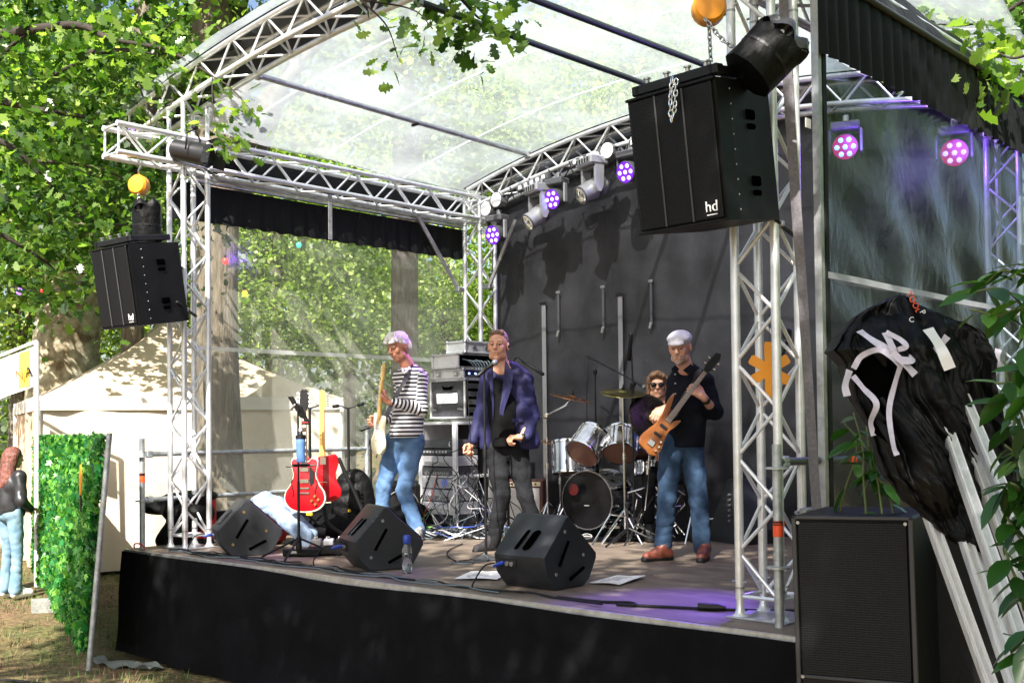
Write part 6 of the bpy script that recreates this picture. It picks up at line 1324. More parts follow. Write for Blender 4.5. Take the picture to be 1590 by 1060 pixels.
# ================================================================== PEOPLE
def head_prims(c, yaw, pitch, roll=0., s=1., hair=None, jaw=1., beard=False):
    """c centre of the head; yaw 0 looks along -y; positive yaw turns the face to +x"""
    R = Matrix.Rotation(yaw, 3, 'Z') @ Matrix.Rotation(pitch, 3, 'X') @ Matrix.Rotation(roll, 3, 'Y'); Rn = np.array(R); c = Vector(c)
    P = lambda x, y, z: tuple(c+R @ Vector((x*s, y*s, z*s)))
    pr = [('e', P(0, .012, .030), (.076*s, .095*s, .095*s), Rn, .02), ('e', P(0, -.022, -.045), (.058*s*jaw, .068*s, .080*s), Rn, .02), ('e', P(0, -.062, -.100), (.026*s*jaw, .022*s, .022*s), Rn, .02),
          ('c', P(-.042*jaw, -.02, -.078), P(.042*jaw, -.02, -.078), .026*s, .026*s, .02), ('c', P(0, -.088, .018), P(0, -.113, -.022), .008*s, .0135*s, .008), ('c', P(-.011, -.102, -.026), P(.011, -.102, -.026), .009*s, .009*s, .006),
          ('c', P(-.040, -.078, .030), P(.040, -.078, .030), .012*s, .012*s, .012), ('e', P(-.041, -.064, -.020), (.020*s, .016*s, .022*s), Rn, .02), ('e', P(.041, -.064, -.020), (.020*s, .016*s, .022*s), Rn, .02),
          ('-e', P(-.031, -.101, .005), (.0135*s, .014*s, .0060*s), Rn), ('-e', P(.031, -.101, .005), (.0135*s, .014*s, .0060*s), Rn), ('c', P(-.046, -.080, .0155), P(-.019, -.0885, .0165), .0062*s, .0062*s, .005), ('c', P(.046, -.080, .0155), P(.019, -.0885, .0165), .0062*s, .0062*s, .005),
          ('c', P(-.020, -.086, -.052), P(.020, -.086, -.052), .0095*s, .0095*s, .005), ('c', P(-.017, -.085, -.066), P(.017, -.085, -.066), .0095*s, .0095*s, .005), ('-c', P(-.022, -.101, -.059), P(.022, -.101, -.059), .0042*s, .0042*s)]
    for sx in (-1, 1): pr += [('e', P(sx*.079, .012, -.004), (.010*s, .020*s, .032*s), Rn, .006), ('-e', P(sx*.090, .004, .0), (.006*s, .009*s, .014*s), Rn)]
    return pr, P, R, Rn
def hand_prims(wrist, d, palm_n, side, curl, s=1., spread=.10, tcurl=.5):
    """d: direction of the fingers, palm_n: way the palm faces, side: +1 thumb towards d x palm_n"""
    w = Vector(wrist); d = Vector(d).normalized(); n = Vector(palm_n); n = (n-d*n.dot(d)).normalized(); t = d.cross(n)*side
    pr = [('c', tuple(w), tuple(w+d*.03*s), .024*s, .026*s, .012)]
    for k in range(4):
        a_ = (k-1.5); pr.append(('c', tuple(w+d*.02*s-t*a_*.012*s), tuple(w+d*.078*s-t*a_*.019*s), .014*s, .0125*s, .008))
        L_ = (.040, .046, .043, .033)[k]*s; p = w+d*.082*s-t*a_*.0205*s; ang = curl*(.75+.1*k); dd = (d-t*a_*spread).normalized()
        for j in range(3):
            q = p+(dd*math.cos(ang)+n*math.sin(ang))*L_*(1, .68, .52)[j]; pr.append(('c', tuple(p), tuple(q), (.0100, .0090, .0082)[j]*s, (.0092, .0084, .0074)[j]*s, .0035)); p = q; ang += curl*(.95, .7, 0)[j]
    p = w+t*.020*s+d*.018*s; q = p+(t*.72+d*.62+n*.25).normalized()*.042*s; r_ = q+(t*.30+d*.8+n*tcurl).normalized()*.034*s; e = r_+(d*.7+n*tcurl*1.4-t*.1).normalized()*.026*s
    pr += [('c', tuple(p), tuple(q), .015*s, .012*s, .008), ('c', tuple(q), tuple(r_), .0115*s, .010*s, .004), ('c', tuple(r_), tuple(e), .010*s, .0085*s, .004)]
    return pr
def V3(*a): return Vector(a)
def shoe_prims(heel, toe, h=.075):
    a = Vector(heel); b = Vector(toe); d = (b-a); d.z = 0; L_ = d.length; d.normalize(); s_ = d.cross(Vector((0, 0, 1)))
    q = lambda u, v, z: tuple(a+d*u+s_*v+Vector((0, 0, z-a.z)))
    return [('c', q(.02, 0, .045), q(L_*.45, 0, .048), .042, .042), ('c', q(L_*.45, .006, .043), q(L_*.86, .004, .036), .043, .036), ('c', q(.03, 0, .05), q(.06, 0, .115), .040, .046), ('c', q(.05, 0, .10), q(L_*.55, 0, .06), .040, .035)], \
           [('c', q(.015, 0, .016), q(L_*.45, 0, .014), .040, .038), ('c', q(L_*.45, .005, .014), q(L_*.90, .005, .014), .042, .036)]
def person(label, loc, yaw):
    return thing('person', label, 'person', loc, yaw)
def skin_mesh(r, prims, m, vox=.0052): return link('body', sdf_mesh('body', prims, vox, m, .014), r)
def eyes(r, P, s=1., dark=True):
    EY = mat('eye_white', (.30, .25, .22), .4); IR = mat('eye_dark', (.03, .022, .018), .2)
    for sx in (-1, 1):
        e = obj('eye', MB().lathe([(.001, -.0085*s), (.0065*s, -.0055*s), (.0085*s, 0), (.0065*s, .0055*s), (.001, .0085*s)], 10, M=Matrix.Translation(P(sx*.031, -.0815, .005)), cap=False), EY, r, True)
        c = Vector(P(sx*.031, -.0875, .005)); obj('iris', MB().lathe([(.001, -.0056), (.0048, -.003), (.0060, 0), (.0048, .003), (.001, .0056)], 8, M=Matrix.Translation(c), cap=False), IR, e, True)
def brows(r, P, m, s=1.):
    for sx in (-1, 1): obj('eyebrow', MB().tube([P(sx*.050, -.082, .026), P(sx*.034, -.092, .033), P(sx*.016, -.094, .027)], .0030*s, 6), m, r, True)
LIP = mat('lips', (.42, .17, .13), .45)
def lips(r, P, w=.02):
    obj('lips', MB().tube([P(-w, -.0925, -.060), P(-w*.4, -.0965, -.056), P(0, -.0965, -.058), P(w*.4, -.0965, -.056), P(w, -.0925, -.060)], .0026, 6), LIP, r, True)
def legs(hipz, hl, hr, kl, kr, al, ar, r0=.088, r1=.060, r2=.047, seat=.03):
    """trouser shapes: hips, knees, ankles"""
    P = []
    for h_, k_, a_ in ((hl, kl, al), (hr, kr, ar)):
        h_, k_, a_ = Vector(h_), Vector(k_), Vector(a_); P += [('c', tuple(h_), tuple(h_.lerp(k_, .5)), r0, (r0+r1)*.5+.004), ('c', tuple(h_.lerp(k_, .5)), tuple(k_), (r0+r1)*.5+.004, r1), ('c', tuple(k_), tuple(k_.lerp(a_, .45)), r1, r1*.96), ('c', tuple(k_.lerp(a_, .45)), tuple(a_), r1*.96, r2+.008)]
    hl, hr = Vector(hl), Vector(hr); m = (hl+hr)/2; P += [('e', tuple(m+V3(0, seat, .03)), ((hr-hl).length/2+.085, .118, .10)), ('c', tuple(hl+V3(0, 0, .05)), tuple(hr+V3(0, 0, .05)), .092, .092)]
    return P

# ---- singer -------------------------------------------------------
pm = 185.3; ox, oy = 785, 858
J = lambda px, py, y=0.: V3((px-ox)/pm, y, (oy-py)/pm)
r = person('singer in a violet-blue blazer and charcoal jeans standing at the microphone', (2.53, 1.64, -.01), YAW)
hp_, P, R, Rn = head_prims(J(777, 539), -.22, -.03, s=1.06, jaw=1.06)
neck_ = [('c', tuple(J(779, 552, .02)), tuple(J(782, 578, .03)), .058, .066), ('c', tuple(J(781, 566, .04)), tuple(J(762, 586, .04)), .040, .045), ('c', tuple(J(783, 564, .04)), tuple(J(812, 584, .04)), .040, .045)]
wl, wr = J(734, 691, -.05), J(812, 681, -.17)
torso = [('e', tuple(J(786, 612, .03)), (.12, .075, .14)), ('c', tuple(J(786, 640, .03)), tuple(J(788, 690, .03)), .09, .09), ('c', tuple(J(760, 594, .02)), tuple(J(816, 592, .03)), .035, .035)]
armL = [('c', tuple(J(756, 596, .02)), tuple(J(746, 648, .03)), .045, .038), ('c', tuple(J(746, 648, .03)), tuple(wl), .036, .026)]
armR = [('c', tuple(J(819, 596, .03)), tuple(J(830, 648, .06)), .045, .040), ('c', tuple(J(830, 648, .06)), tuple(wr), .036, .027)]
hands = hand_prims(wl, (-.45, -.3, -.75), (.5, -.6, .1), 1, 1.1, 1.0)+hand_prims(wr, (-.95, -.25, .05), (.1, .3, -1), -1, 1.2, 1.05)
hl, hr, kl, kr, al, ar = J(772, 706, .02), J(806, 706, .02), J(781, 772, -.03), J(816, 770, .0), J(765, 846, .04), J(838, 842, .06)
skin_mesh(r, hp_+neck_+torso+armL+armR+hands+[('c', tuple(hl), tuple(kl), .07, .05), ('c', tuple(kl), tuple(al), .048, .04), ('c', tuple(hr), tuple(kr), .07, .05), ('c', tuple(kr), tuple(ar), .048, .04)], mat('tanned_skin', (.60, .30, .19), .5, 0, .05, 14))
eyes(r, P); brows(r, P, mat('brown_hair', (.13, .07, .04), .7)); lips(r, P, .022)
hair = [('e', P(0, .022, .052), (.083, .098, .088), Rn), ('c', P(-.036, -.040, .104), P(.036, -.040, .106), .022, .024), ('e', P(0, .075, .0), (.070, .045, .075), Rn), ('-e', P(0, -.125, .015), (.11, .095, .098), Rn), ('-c', P(-.11, -.03, -.02), P(.11, -.03, -.02), .035, .035)]
link('hair', sdf_mesh('hair', hair, .006, mat('short_brown_hair', (.16, .085, .055), .6, 0, .5, 60, .6, 120), .015, (.004, 150)), r)
shirt = [('c', tuple(J(778, 600, -.075)), tuple(J(781, 690, -.055)), .075, .085), ('e', tuple(J(783, 640, .0)), (.145, .115, .20)), ('c', tuple(J(784, 640, .02)), tuple(J(787, 694, .02)), .118, .122), ('-e', tuple(J(786, 735, 0)), (.9, .9, .215)), ('-c', tuple(J(776, 560, -.10)), tuple(J(774, 592, -.17)), .062, .028)]
link('tee', sdf_mesh('tee', shirt, .009, TEE, .03, (.004, 40)), r)
jk = [('e', tuple(J(797, 616, .045)), (.160, .098, .15)), ('c', tuple(J(796, 570, .05)), tuple(J(818, 588, .04)), .048, .066), ('c', tuple(J(766, 573, .05)), tuple(J(759, 590, .03)), .040, .058), ('c', tuple(J(812, 640, -.01)), tuple(J(822, 688, -.005)), .080, .098), ('c', tuple(J(758, 640, .0)), tuple(J(757, 694, .0)), .062, .060), ('c', tuple(J(792, 650, .09)), tuple(J(794, 694, .09)), .11, .115),
      ('c', tuple(J(761, 590, .025)), tuple(J(816, 589, .035)), .066, .068), ('c', tuple(J(759, 594, .025)), tuple(J(748, 645, .03)), .062, .052), ('c', tuple(J(748, 645, .03)), tuple(Vector(wl)+V3(.01, 0, .03)), .051, .040), ('c', tuple(J(819, 594, .03)), tuple(J(831, 648, .06)), .064, .052), ('c', tuple(J(831, 648, .06)), tuple(Vector(wr)+V3(.040, .02, .01)), .051, .040),
      ('-c', tuple(J(776, 566, -.165)), tuple(J(778, 640, -.18)), .072, .080), ('-c', tuple(J(778, 640, -.17)), tuple(J(776, 720, -.15)), .078, .112), ('-e', tuple(J(779, 562, -.02)), (.070, .085, .080)), ('-e', tuple(J(786, 726, .03)), (.90, .9, .15))]
link('blazer', sdf_mesh('blazer', jk, .0085, BLAZER, .03, (.006, 52)), r)
for sgn, pts_ in ((1, [(788, 562), (800, 582), (797, 606), (786, 636), (781, 660), (778, 640), (784, 600)]), (-1, [(769, 566), (759, 586), (764, 604), (767, 630), (768, 655), (770, 630), (769, 600)])):
    poly = [J(a, b, -.13-.02*math.sin((b-573)*.03)) for a, b in pts_]; c_ = sum(poly, V3(0, 0, 0))/len(poly); mb = MB(); n = len(poly); mb.add([tuple(p) for p in poly]+[tuple(p+V3(0, .012, 0)) for p in poly]+[tuple(c_+V3(0, -.012, 0))], [(i, (i+1) % n, 2*n) for i in range(n)]+[(i, n+i, n+(i+1) % n, (i+1) % n) for i in range(n)]); obj('lapel', mb, BLAZER, r)
obj('pocket_flap', MB().box(tuple(J(806, 655, -.118)), (.09, .01, .03), bev=.004, rot=Matrix.Rotation(.1, 3, 'Z')), BLAZER, r)
tp = legs(0, hl, hr, kl, kr, al, ar, .092, .066, .054); link('jeans', sdf_mesh('jeans', tp, .0085, DENIMK, .025, (.0045, 70)), r)
obj('belt', MB().lathe([(.150, -.018), (.153, 0), (.150, .018)], 28, M=Matrix.Translation(J(788, 690, .02)) @ Matrix.Scale(.80, 4, (0, 1, 0)), cap=False), BLACK, r, True)
obj('wristwatch', MB().lathe([(.034, -.014), (.036, 0), (.034, .014)], 16, M=Matrix.Translation(Vector(wr)+V3(.012, .005, 0)) @ Matrix.Rotation(PI/2, 4, 'Y')), BLACK, r, True)
for heel, toe in ((J(772, 856, .06), J(737, 858, -.10)), (J(846, 856, .10), J(822, 862, -.12))):
    heel.z = toe.z = 0; up_, so = shoe_prims(heel, toe); sh_ = link('shoe', sdf_mesh('shoe', up_, .007, mat('dark_suede', (.018, .016, .018), .8), .02), r); link('sole', sdf_mesh('sole', so, .007, BLACKR, .01), sh_)
obj('ear_monitor', MB().lathe([(.001, -.008), (.010, -.006), (.012, .004), (.001, .012)], 10, M=Matrix.Translation(P(.086, -.002, -.004)), cap=False), BLACK, r, True)

# ---- guitarist ------------------------------------------------------
pm = 167.3; ox, oy = 622, 838
r = person('grey-haired guitarist in a black and white striped top and washed jeans, head bowed', (1.131, 1.701, 0), YAW)
hp_, P, R, Rn = head_prims(J(622, 538, -.04), -.75, .36, s=1.06)
neck_ = [('c', tuple(J(626, 550, .0)), tuple(J(637, 572, .03)), .058, .068), ('c', tuple(J(636, 566, .04)), tuple(J(652, 584, .0)), .042, .05)]
wl, wr = J(611, 625, -.20), J(592, 652, -.05)
torso = [('e', tuple(J(640, 598, .02)), (.12, .085, .13)), ('c', tuple(J(637, 620, .01)), tuple(J(632, 672, .01)), .09, .09)]
sl = J(655, 588, -.02); sr_ = J(622, 586, .08); el = J(657, 636, -.07); er_ = J(622, 640, .12)
hl, hr, kl, kr, al, ar = J(615, 690, .03), J(645, 690, .0), J(597, 755, -.04), J(628, 762, -.04), J(592, 828, .02), J(649, 822, -.02)
hands = hand_prims(wl, (-.9, .1, .45), (-.1, .5, .9), -1, 1.05, 1.05)+hand_prims(wr, (-.9, -.3, -.25), (.2, -.9, -.1), 1, .9, 1.0)
skin_mesh(r, hp_+neck_+torso+hands+[('c', tuple(sl), tuple(el), .045, .038), ('c', tuple(el), tuple(wl), .036, .026), ('c', tuple(sr_), tuple(er_), .045, .038), ('c', tuple(er_), tuple(wr), .036, .026), ('c', tuple(hl), tuple(kl), .07, .05), ('c', tuple(kl), tuple(al), .048, .04), ('c', tuple(hr), tuple(kr), .07, .05), ('c', tuple(kr), tuple(ar), .048, .04)], mat('reddish_skin', (.52, .23, .145), .5, 0, .05, 14))
eyes(r, P); brows(r, P, mat('grey_brow', (.35, .33, .31), .8)); lips(r, P)
GH = mat('silver_hair', (.74, .71, .70), .55, 0, .35, 50, .8, 140, stretch=(1, 1, .25))
hair = [('e', P(0, .022, .050), (.086, .102, .088), Rn), ('c', P(-.045, -.062, .092), P(.045, -.062, .092), .026, .026), ('c', P(-.055, -.092, .070), P(-.015, -.103, .064), .016, .014), ('c', P(.055, -.085, .068), P(.02, -.103, .064), .016, .014), ('e', P(0, .080, -.01), (.076, .046, .085), Rn), ('-e', P(0, -.13, -.03), (.12, .098, .082), Rn), ('c', P(.078, .0, .03), P(.076, .018, .0), .016, .010), ('c', P(-.078, .0, .03), P(-.076, .018, .0), .016, .010)]
for k in range(16): a_ = random.uniform(-1.2, 1.2); hair.append(('c', P(.05*math.sin(a_), -.03, .13), P(.088*math.sin(a_*1.1), -.088*math.cos(a_*.8)-.008, .075+random.uniform(-.012, .02)), .010, .006, .008))
link('hair', sdf_mesh('hair', hair, .0055, GH, .008, (.002, 170)), r)
m_ = bpy.data.materials.new('striped_jersey'); m_.use_nodes = True; t = m_.node_tree; b = t.nodes['Principled BSDF']; b.inputs['Roughness'].default_value = .85
a = t.nodes.new('ShaderNodeAttribute'); a.attribute_name = 'run'; mu = t.nodes.new('ShaderNodeMath'); mu.operation = 'MULTIPLY'; mu.inputs[1].default_value = 2*PI/.0375; si = t.nodes.new('ShaderNodeMath'); si.operation = 'SINE'
ra = t.nodes.new('ShaderNodeValToRGB'); ra.color_ramp.elements[0].color = (.010, .011, .022, 1); ra.color_ramp.elements[1].color = (.76, .74, .76, 1); ra.color_ramp.elements[0].position = .44; ra.color_ramp.elements[1].position = .52
ad = t.nodes.new('ShaderNodeMath'); ad.operation = 'MULTIPLY_ADD'; ad.inputs[1].default_value = .5; ad.inputs[2].default_value = .5
t.links.new(a.outputs['Fac'], mu.inputs[0]); t.links.new(mu.outputs[0], si.inputs[0]); t.links.new(si.outputs[0], ad.inputs[0]); t.links.new(ad.outputs[0], ra.inputs[0]); t.links.new(ra.outputs[0], b.inputs[0])
A_ = lambda a, b_, r0, r1, run: ('c', tuple(a), tuple(b_), r0, r1, .03, run)
sh = [('c', tuple(J(641, 588, .03)), tuple(J(640, 620, .02)), .132, .138), ('c', tuple(J(643, 572, .05)), tuple(J(655, 586, .0)), .045, .062), ('c', tuple(J(632, 575, .08)), tuple(J(624, 586, .07)), .040, .055), ('c', tuple(J(640, 620, .02)), tuple(J(633, 668, .01)), .138, .148), ('c', tuple(J(622, 586, .06)), tuple(J(656, 586, .0)), .066, .066),
      A_(sl, el, .066, .058, 0), A_(el, Vector(wl)+V3(.045, .01, .0), .056, .040, .3), A_(sr_, er_, .062, .056, 0), A_(er_, Vector(wr)+V3(.05, .03, 0), .054, .040, .3), ('-c', tuple(J(627, 552, -.05)), tuple(J(624, 572, -.11)), .062, .045), ('c', tuple(J(632, 668, .01)), tuple(J(630, 688, .01)), .148, .150), ('-e', tuple(J(632, 712, 0)), (.6, .6, .20))]
link('striped_top', sdf_mesh('striped_top', sh, .008, m_, .03, (.0035, 45), attr=True), r)
tp = legs(0, hl, hr, kl, kr, al, ar, .094, .070, .062); link('jeans', sdf_mesh('jeans', tp, .0085, DENIM, .025, (.0055, 70)), r)
obj('white_collar', MB().tube(spline([J(628, 572, -.085), J(632, 580, -.115), J(640, 571, -.08)], 4), .012, 6), WHITE, r, True)
for heel, toe in ((J(595, 838, .06), J(575, 840, -.16)), (J(652, 838, .02), J(648, 846, -.22))):
    heel.z = toe.z = 0; up_, so = shoe_prims(heel, toe); sh_ = link('shoe', sdf_mesh('shoe', up_, .007, mat('patterned_sneaker', (.02, .02, .02), .7, 0, 0, 50, col2=(.4, .4, .4)), .02), r); link('sole', sdf_mesh('sole', so, .007, WHITE, .01), sh_)
gt = thing('cream_guitar', 'cream electric guitar seen edge-on, held upright by the striped guitarist', 'guitar', tuple(Matrix.Translation((1.131, 1.701, 0)) @ Matrix.Rotation(YAW, 4, 'Z') @ (J(594, 668, -.17))), YAW-1.18); gt.rotation_euler = (-.05, .10, YAW-1.05); gt.scale = (.86, .86, .80); gt.location.z -= .02
R_ = [(.03, .13), (.06, .17), (.10, .20), (.11, .15), (.105, .05), (.12, -.03), (.155, -.11), (.155, -.18), (.10, -.235), (0, -.245)]; L_2 = [(-.03, .13), (-.07, .17), (-.125, .22), (-.13, .15), (-.105, .05), (-.12, -.03), (-.16, -.11), (-.155, -.18), (-.10, -.235)]
body_mesh(outline(L_2, R_, 4), .044, 'body', CREAM, gt); obj('pickguard', MB().prism([(-.08, .14), (.03, .14), (.09, .02), (.08, -.10), (-.02, -.08), (-.09, .0)], -.026, -.023, 'y'), WHITE, gt)
for z in (.06, .0, -.07): obj('pickup', MB().box((0, -.028, z), (.08, .010, .02), bev=.004), WHITE, gt)
neck(gt, .10, .60, .055, .042, .022, MAPLE_W, MAPLE_W, -.026, 21, zb=-.1); obj('headstock', MB().prism([(-.02, .60), (.02, .60), (.03, .64), (.03, .74), (.01, .80), (-.02, .79), (-.045, .70), (-.04, .64)], -.018, -.004, 'y'), MAPLE_W, gt)
for k in range(6): obj('tuner', MB().lathe([(.006, -.004), (.006, .012), (.010, .014), (.010, .022)], 8, M=Matrix.Translation((-.036, -.01, .64+.023*k)) @ Matrix.Rotation(-PI/2, 4, 'Y')), CHROME, gt)
mb = MB(); sp = spline([J(640, 567, -.02), J(634, 590, -.135), J(622, 612, -.18), J(608, 640, -.19), J(600, 655, -.17)], 6); vs = []
for p in sp: vs += [tuple(p+V3(-.030, -.004, -.016)), tuple(p+V3(.030, -.004, .016))]
st_ = thing('guitar_strap', 'dark leather guitar strap across the striped top', 'strap', (1.131, 1.701, 0), YAW); obj('leather_band', mb.add(vs, [(2*i, 2*i+1, 2*i+3, 2*i+2) for i in range(len(sp)-1)]), mat('dark_leather', (.03, .03, .045), .35), st_, True)

# ---- bassist ------------------------------------------------------------
pm = 203.5; ox, oy = 1055, 870
BX = (4.07, 1.941, 0)
r = person('bassist in a pale flat cap, dark shirt, blue jeans and brown shoes', BX, YAW)
hp_, P, R, Rn = head_prims(J(1060, 540, -.02), -.40, .22, s=1.02)
neck_ = [('c', tuple(J(1064, 552, .02)), tuple(J(1070, 574, .04)), .058, .066)]
sl = J(1100, 594, .02); sr_ = J(1055, 594, .07); el = J(1113, 640, .0); er_ = J(1048, 652, .10); wl = J(1091, 619, -.17); wr = J(1034, 634, -.13)
torso = [('e', tuple(J(1072, 612, .04)), (.12, .08, .13)), ('c', tuple(J(1072, 640, .04)), tuple(J(1066, 690, .03)), .09, .09)]
hl, hr, kl, kr, al, ar = J(1045, 700, .03), J(1078, 700, .03), J(1037, 775, -.01), J(1086, 778, .0), J(1031, 846, .04), J(1092, 852, .03)
hands = hand_prims(wl, (-.75, -.25, .62), (-.5, .75, -.1), -1, .95, 1.08, tcurl=.2)+hand_prims(wr, (-.75, -.25, -.45), (.3, .6, -.6), -1, .85, 1.08)
skin_mesh(r, hp_+neck_+torso+hands+[('c', tuple(sl), tuple(el), .045, .040), ('c', tuple(el), tuple(wl), .040, .027), ('c', tuple(sr_), tuple(er_), .045, .040), ('c', tuple(er_), tuple(wr), .040, .027), ('c', tuple(hl), tuple(kl), .07, .05), ('c', tuple(kl), tuple(al), .048, .04), ('c', tuple(hr), tuple(kr), .07, .05), ('c', tuple(kr), tuple(ar), .048, .04)], mat('ruddy_skin', (.58, .29, .20), .5, 0, .06, 14))
eyes(r, P); brows(r, P, mat('grey_brow', (.35, .33, .31))); lips(r, P, .016)
link('stubble_beard', sdf_mesh('stubble_beard', [('e', P(0, -.024, -.058), (.0595, .0685, .070), Rn), ('e', P(0, -.063, -.101), (.027, .0235, .0225), Rn), ('c', P(-.022, -.090, -.045), P(.022, -.090, -.045), .0085, .0085, .006), ('-e', P(0, -.10, -.058), (.020, .02, .009), Rn), ('-c', P(-.05, -.07, -.015), P(.05, -.07, -.015), .034, .034), ('-e', P(0, .04, -.04), (.1, .055, .1), Rn)], .005, mat('white_stubble', (.40, .28, .24), .85, 0, .35, 110), .01), r)
cap = [('e', P(0, .018, .068), (.091, .110, .064), Rn), ('e', P(0, -.040, .072), (.084, .072, .034), Rn), ('c', P(-.050, -.105, .046), P(.050, -.105, .046), .013, .013), ('c', P(-.03, -.122, .043), P(.03, -.122, .043), .010, .010), ('-e', P(0, .0, -.04), (.12, .14, .078), Rn)]
link('flat_cap', sdf_mesh('flat_cap', cap, .006, mat('pale_cap', (.62, .59, .66), .8, 0, .06, 30, .2, 90), .025), r)
sh = [('e', tuple(J(1077, 612, .05)), (.155, .112, .16)), ('c', tuple(J(1080, 572, .06)), tuple(J(1097, 590, .03)), .045, .062), ('c', tuple(J(1060, 574, .06)), tuple(J(1056, 590, .06)), .045, .055), ('c', tuple(J(1074, 640, .04)), tuple(J(1068, 692, .04)), .140, .146), ('c', tuple(J(1058, 592, .06)), tuple(J(1097, 592, .03)), .064, .066), ('c', tuple(sl), tuple(el), .070, .062), ('c', tuple(el), tuple(Vector(el).lerp(Vector(wl), .25)), .062, .054), ('c', tuple(sr_), tuple(er_), .066, .060), ('c', tuple(er_), tuple(Vector(er_).lerp(Vector(wr), .2)), .058, .05), ('-c', tuple(J(1060, 556, -.04)), tuple(J(1056, 574, -.10)), .060, .040), ('-e', tuple(J(1068, 722, 0)), (.6, .6, .14))]
link('shirt', sdf_mesh('shirt', sh, .0085, NAVY, .03, (.004, 44)), r)
for pts_ in ([(1051, 567), (1045, 573), (1051, 582), (1057, 574)], [(1075, 566), (1083, 573), (1074, 583), (1063, 575)]):
    poly = [J(a, b, -.075) for a, b in pts_]; n = len(poly); mb = MB(); mb.add([tuple(p) for p in poly]+[tuple(p+V3(0, .02, -.004)) for p in poly], [tuple(range(n)), tuple(range(n, 2*n))[::-1]]+[(i, n+i, n+(i+1) % n, (i+1) % n) for i in range(n)]); obj('collar', mb, NAVY, r)
for y_ in (582, 596, 612): obj('button', MB().lathe([(.006, -.004), (.006, .004)], 8, M=Matrix.Translation(J(1050, y_, -.085)) @ Matrix.Rotation(PI/2, 4, 'X')), STEEL, r)
link('jeans', sdf_mesh('jeans', legs(0, hl, hr, kl, kr, al, ar, .090, .070, .060), .0085, DENIMD, .022, (.005, 70)), r)
obj('wristwatch', MB().lathe([(.033, -.016), (.036, 0), (.033, .016)], 16, M=Matrix.Translation(Vector(wl).lerp(Vector(el), .16)) @ (Vector(wl)-Vector(el)).to_track_quat('Z', 'Y').to_matrix().to_4x4()), BLACK, r, True)
for heel, toe in ((J(1042, 862, .05), J(997, 868, -.08)), (J(1097, 868, .06), J(1082, 880, -.19))):
    heel.z = toe.z = 0; up_, so = shoe_prims(heel, toe); sh_ = link('shoe', sdf_mesh('shoe', up_, .007, mat('brown_leather', (.17, .045, .028), .45, 0, .3, 30), .02), r); link('sole', sdf_mesh('sole', so, .007, BLACKR, .01), sh_)
    d = (Vector(toe)-Vector(heel)).normalized(); side = d.cross(V3(0, 0, 1))
    for k in range(3): c_ = Vector(heel)+d*(.10+.03*k)+V3(0, 0, .108-.014*k); obj('lace', MB().tube([c_-side*.022, c_+V3(0, 0, .006), c_+side*.022], .003, 5), mat('brown_lace', (.1, .03, .02), .7), sh_)
b0 = J(1023, 668, -.20); b1 = J(1104, 566, -.16); dz = (b1-b0).normalized()
Mp = Matrix.Translation(BX) @ Matrix.Rotation(YAW, 4, 'Z'); yv = V3(.0, 1, 0); yv = (yv-dz*yv.dot(dz)).normalized(); xv = yv.cross(dz)
bs = thing('bass_guitar', 'amber wooden bass guitar with a black headstock held by the bassist', 'guitar'); bs.matrix_world = Mp @ basis(xv, yv, dz, b0) @ Matrix.Diagonal((.74, 1, .92, 1))
R_ = [(.03, .10), (.055, .13), (.105, .165), (.10, .10), (.075, .03), (.095, -.05), (.125, -.13), (.115, -.19), (.05, -.215), (0, -.205)]; L_2 = [(-.03, .12), (-.06, .20), (-.115, .31), (-.125, .24), (-.085, .10), (-.085, .02), (-.11, -.06), (-.125, -.13), (-.10, -.19)]
body_mesh(outline(L_2, R_, 4), .040, 'body', BASSW, bs)
for z in (.035, -.045): obj('pickup', MB().box((0, -.026, z), (.085, .012, .024), bev=.004), BLACK, bs)
obj('bridge', MB().box((0, -.026, -.13), (.07, .014, .05), bev=.004), CHROME, bs)
for x, z in ((.07, -.08), (.085, -.12), (.08, -.16)): obj('knob', MB().lathe([(.012, 0), (.010, .018)], 10, M=Matrix.Translation((x, -.022, z)) @ Matrix.Rotation(PI/2, 4, 'X')), CHROME, bs)
neck(bs, .09, .60, .060, .042, .022, BASSW, mat('pale_fretboard', (.28, .20, .15), .4), -.024, 22, strings=4, zb=-.13)
obj('headstock', MB().prism([(-.021, .60), (.021, .60), (.042, .64), (.045, .76), (.015, .80), (-.03, .78), (-.042, .66)], -.018, -.002, 'y'), BLACK, bs)
for s_ in (-1, 1):
    for k in range(2): obj('tuner', MB().lathe([(.006, -.004), (.006, .016), (.016, .018), (.016, .024)], 8, M=Matrix.Translation((s_*.042, -.01, .665+.055*k)) @ Matrix.Rotation(s_*PI/2, 4, 'Y')), CHROME, bs)
st_ = thing('bass_strap', 'wide black leather strap over the bassist\'s shoulder', 'strap', BX, YAW); sp = spline([J(1088, 574, .0), J(1082, 590, -.075), J(1066, 610, -.10), J(1050, 640, -.12), J(1042, 652, -.15)], 6); vs = []
for p in sp: vs += [tuple(p+V3(-.030, -.006, -.022)), tuple(p+V3(.034, -.006, .022))]
obj('leather_band', MB().add(vs, [(2*i, 2*i+1, 2*i+3, 2*i+2) for i in range(len(sp)-1)]), mat('black_leather', (.014, .014, .016), .3), st_, True)

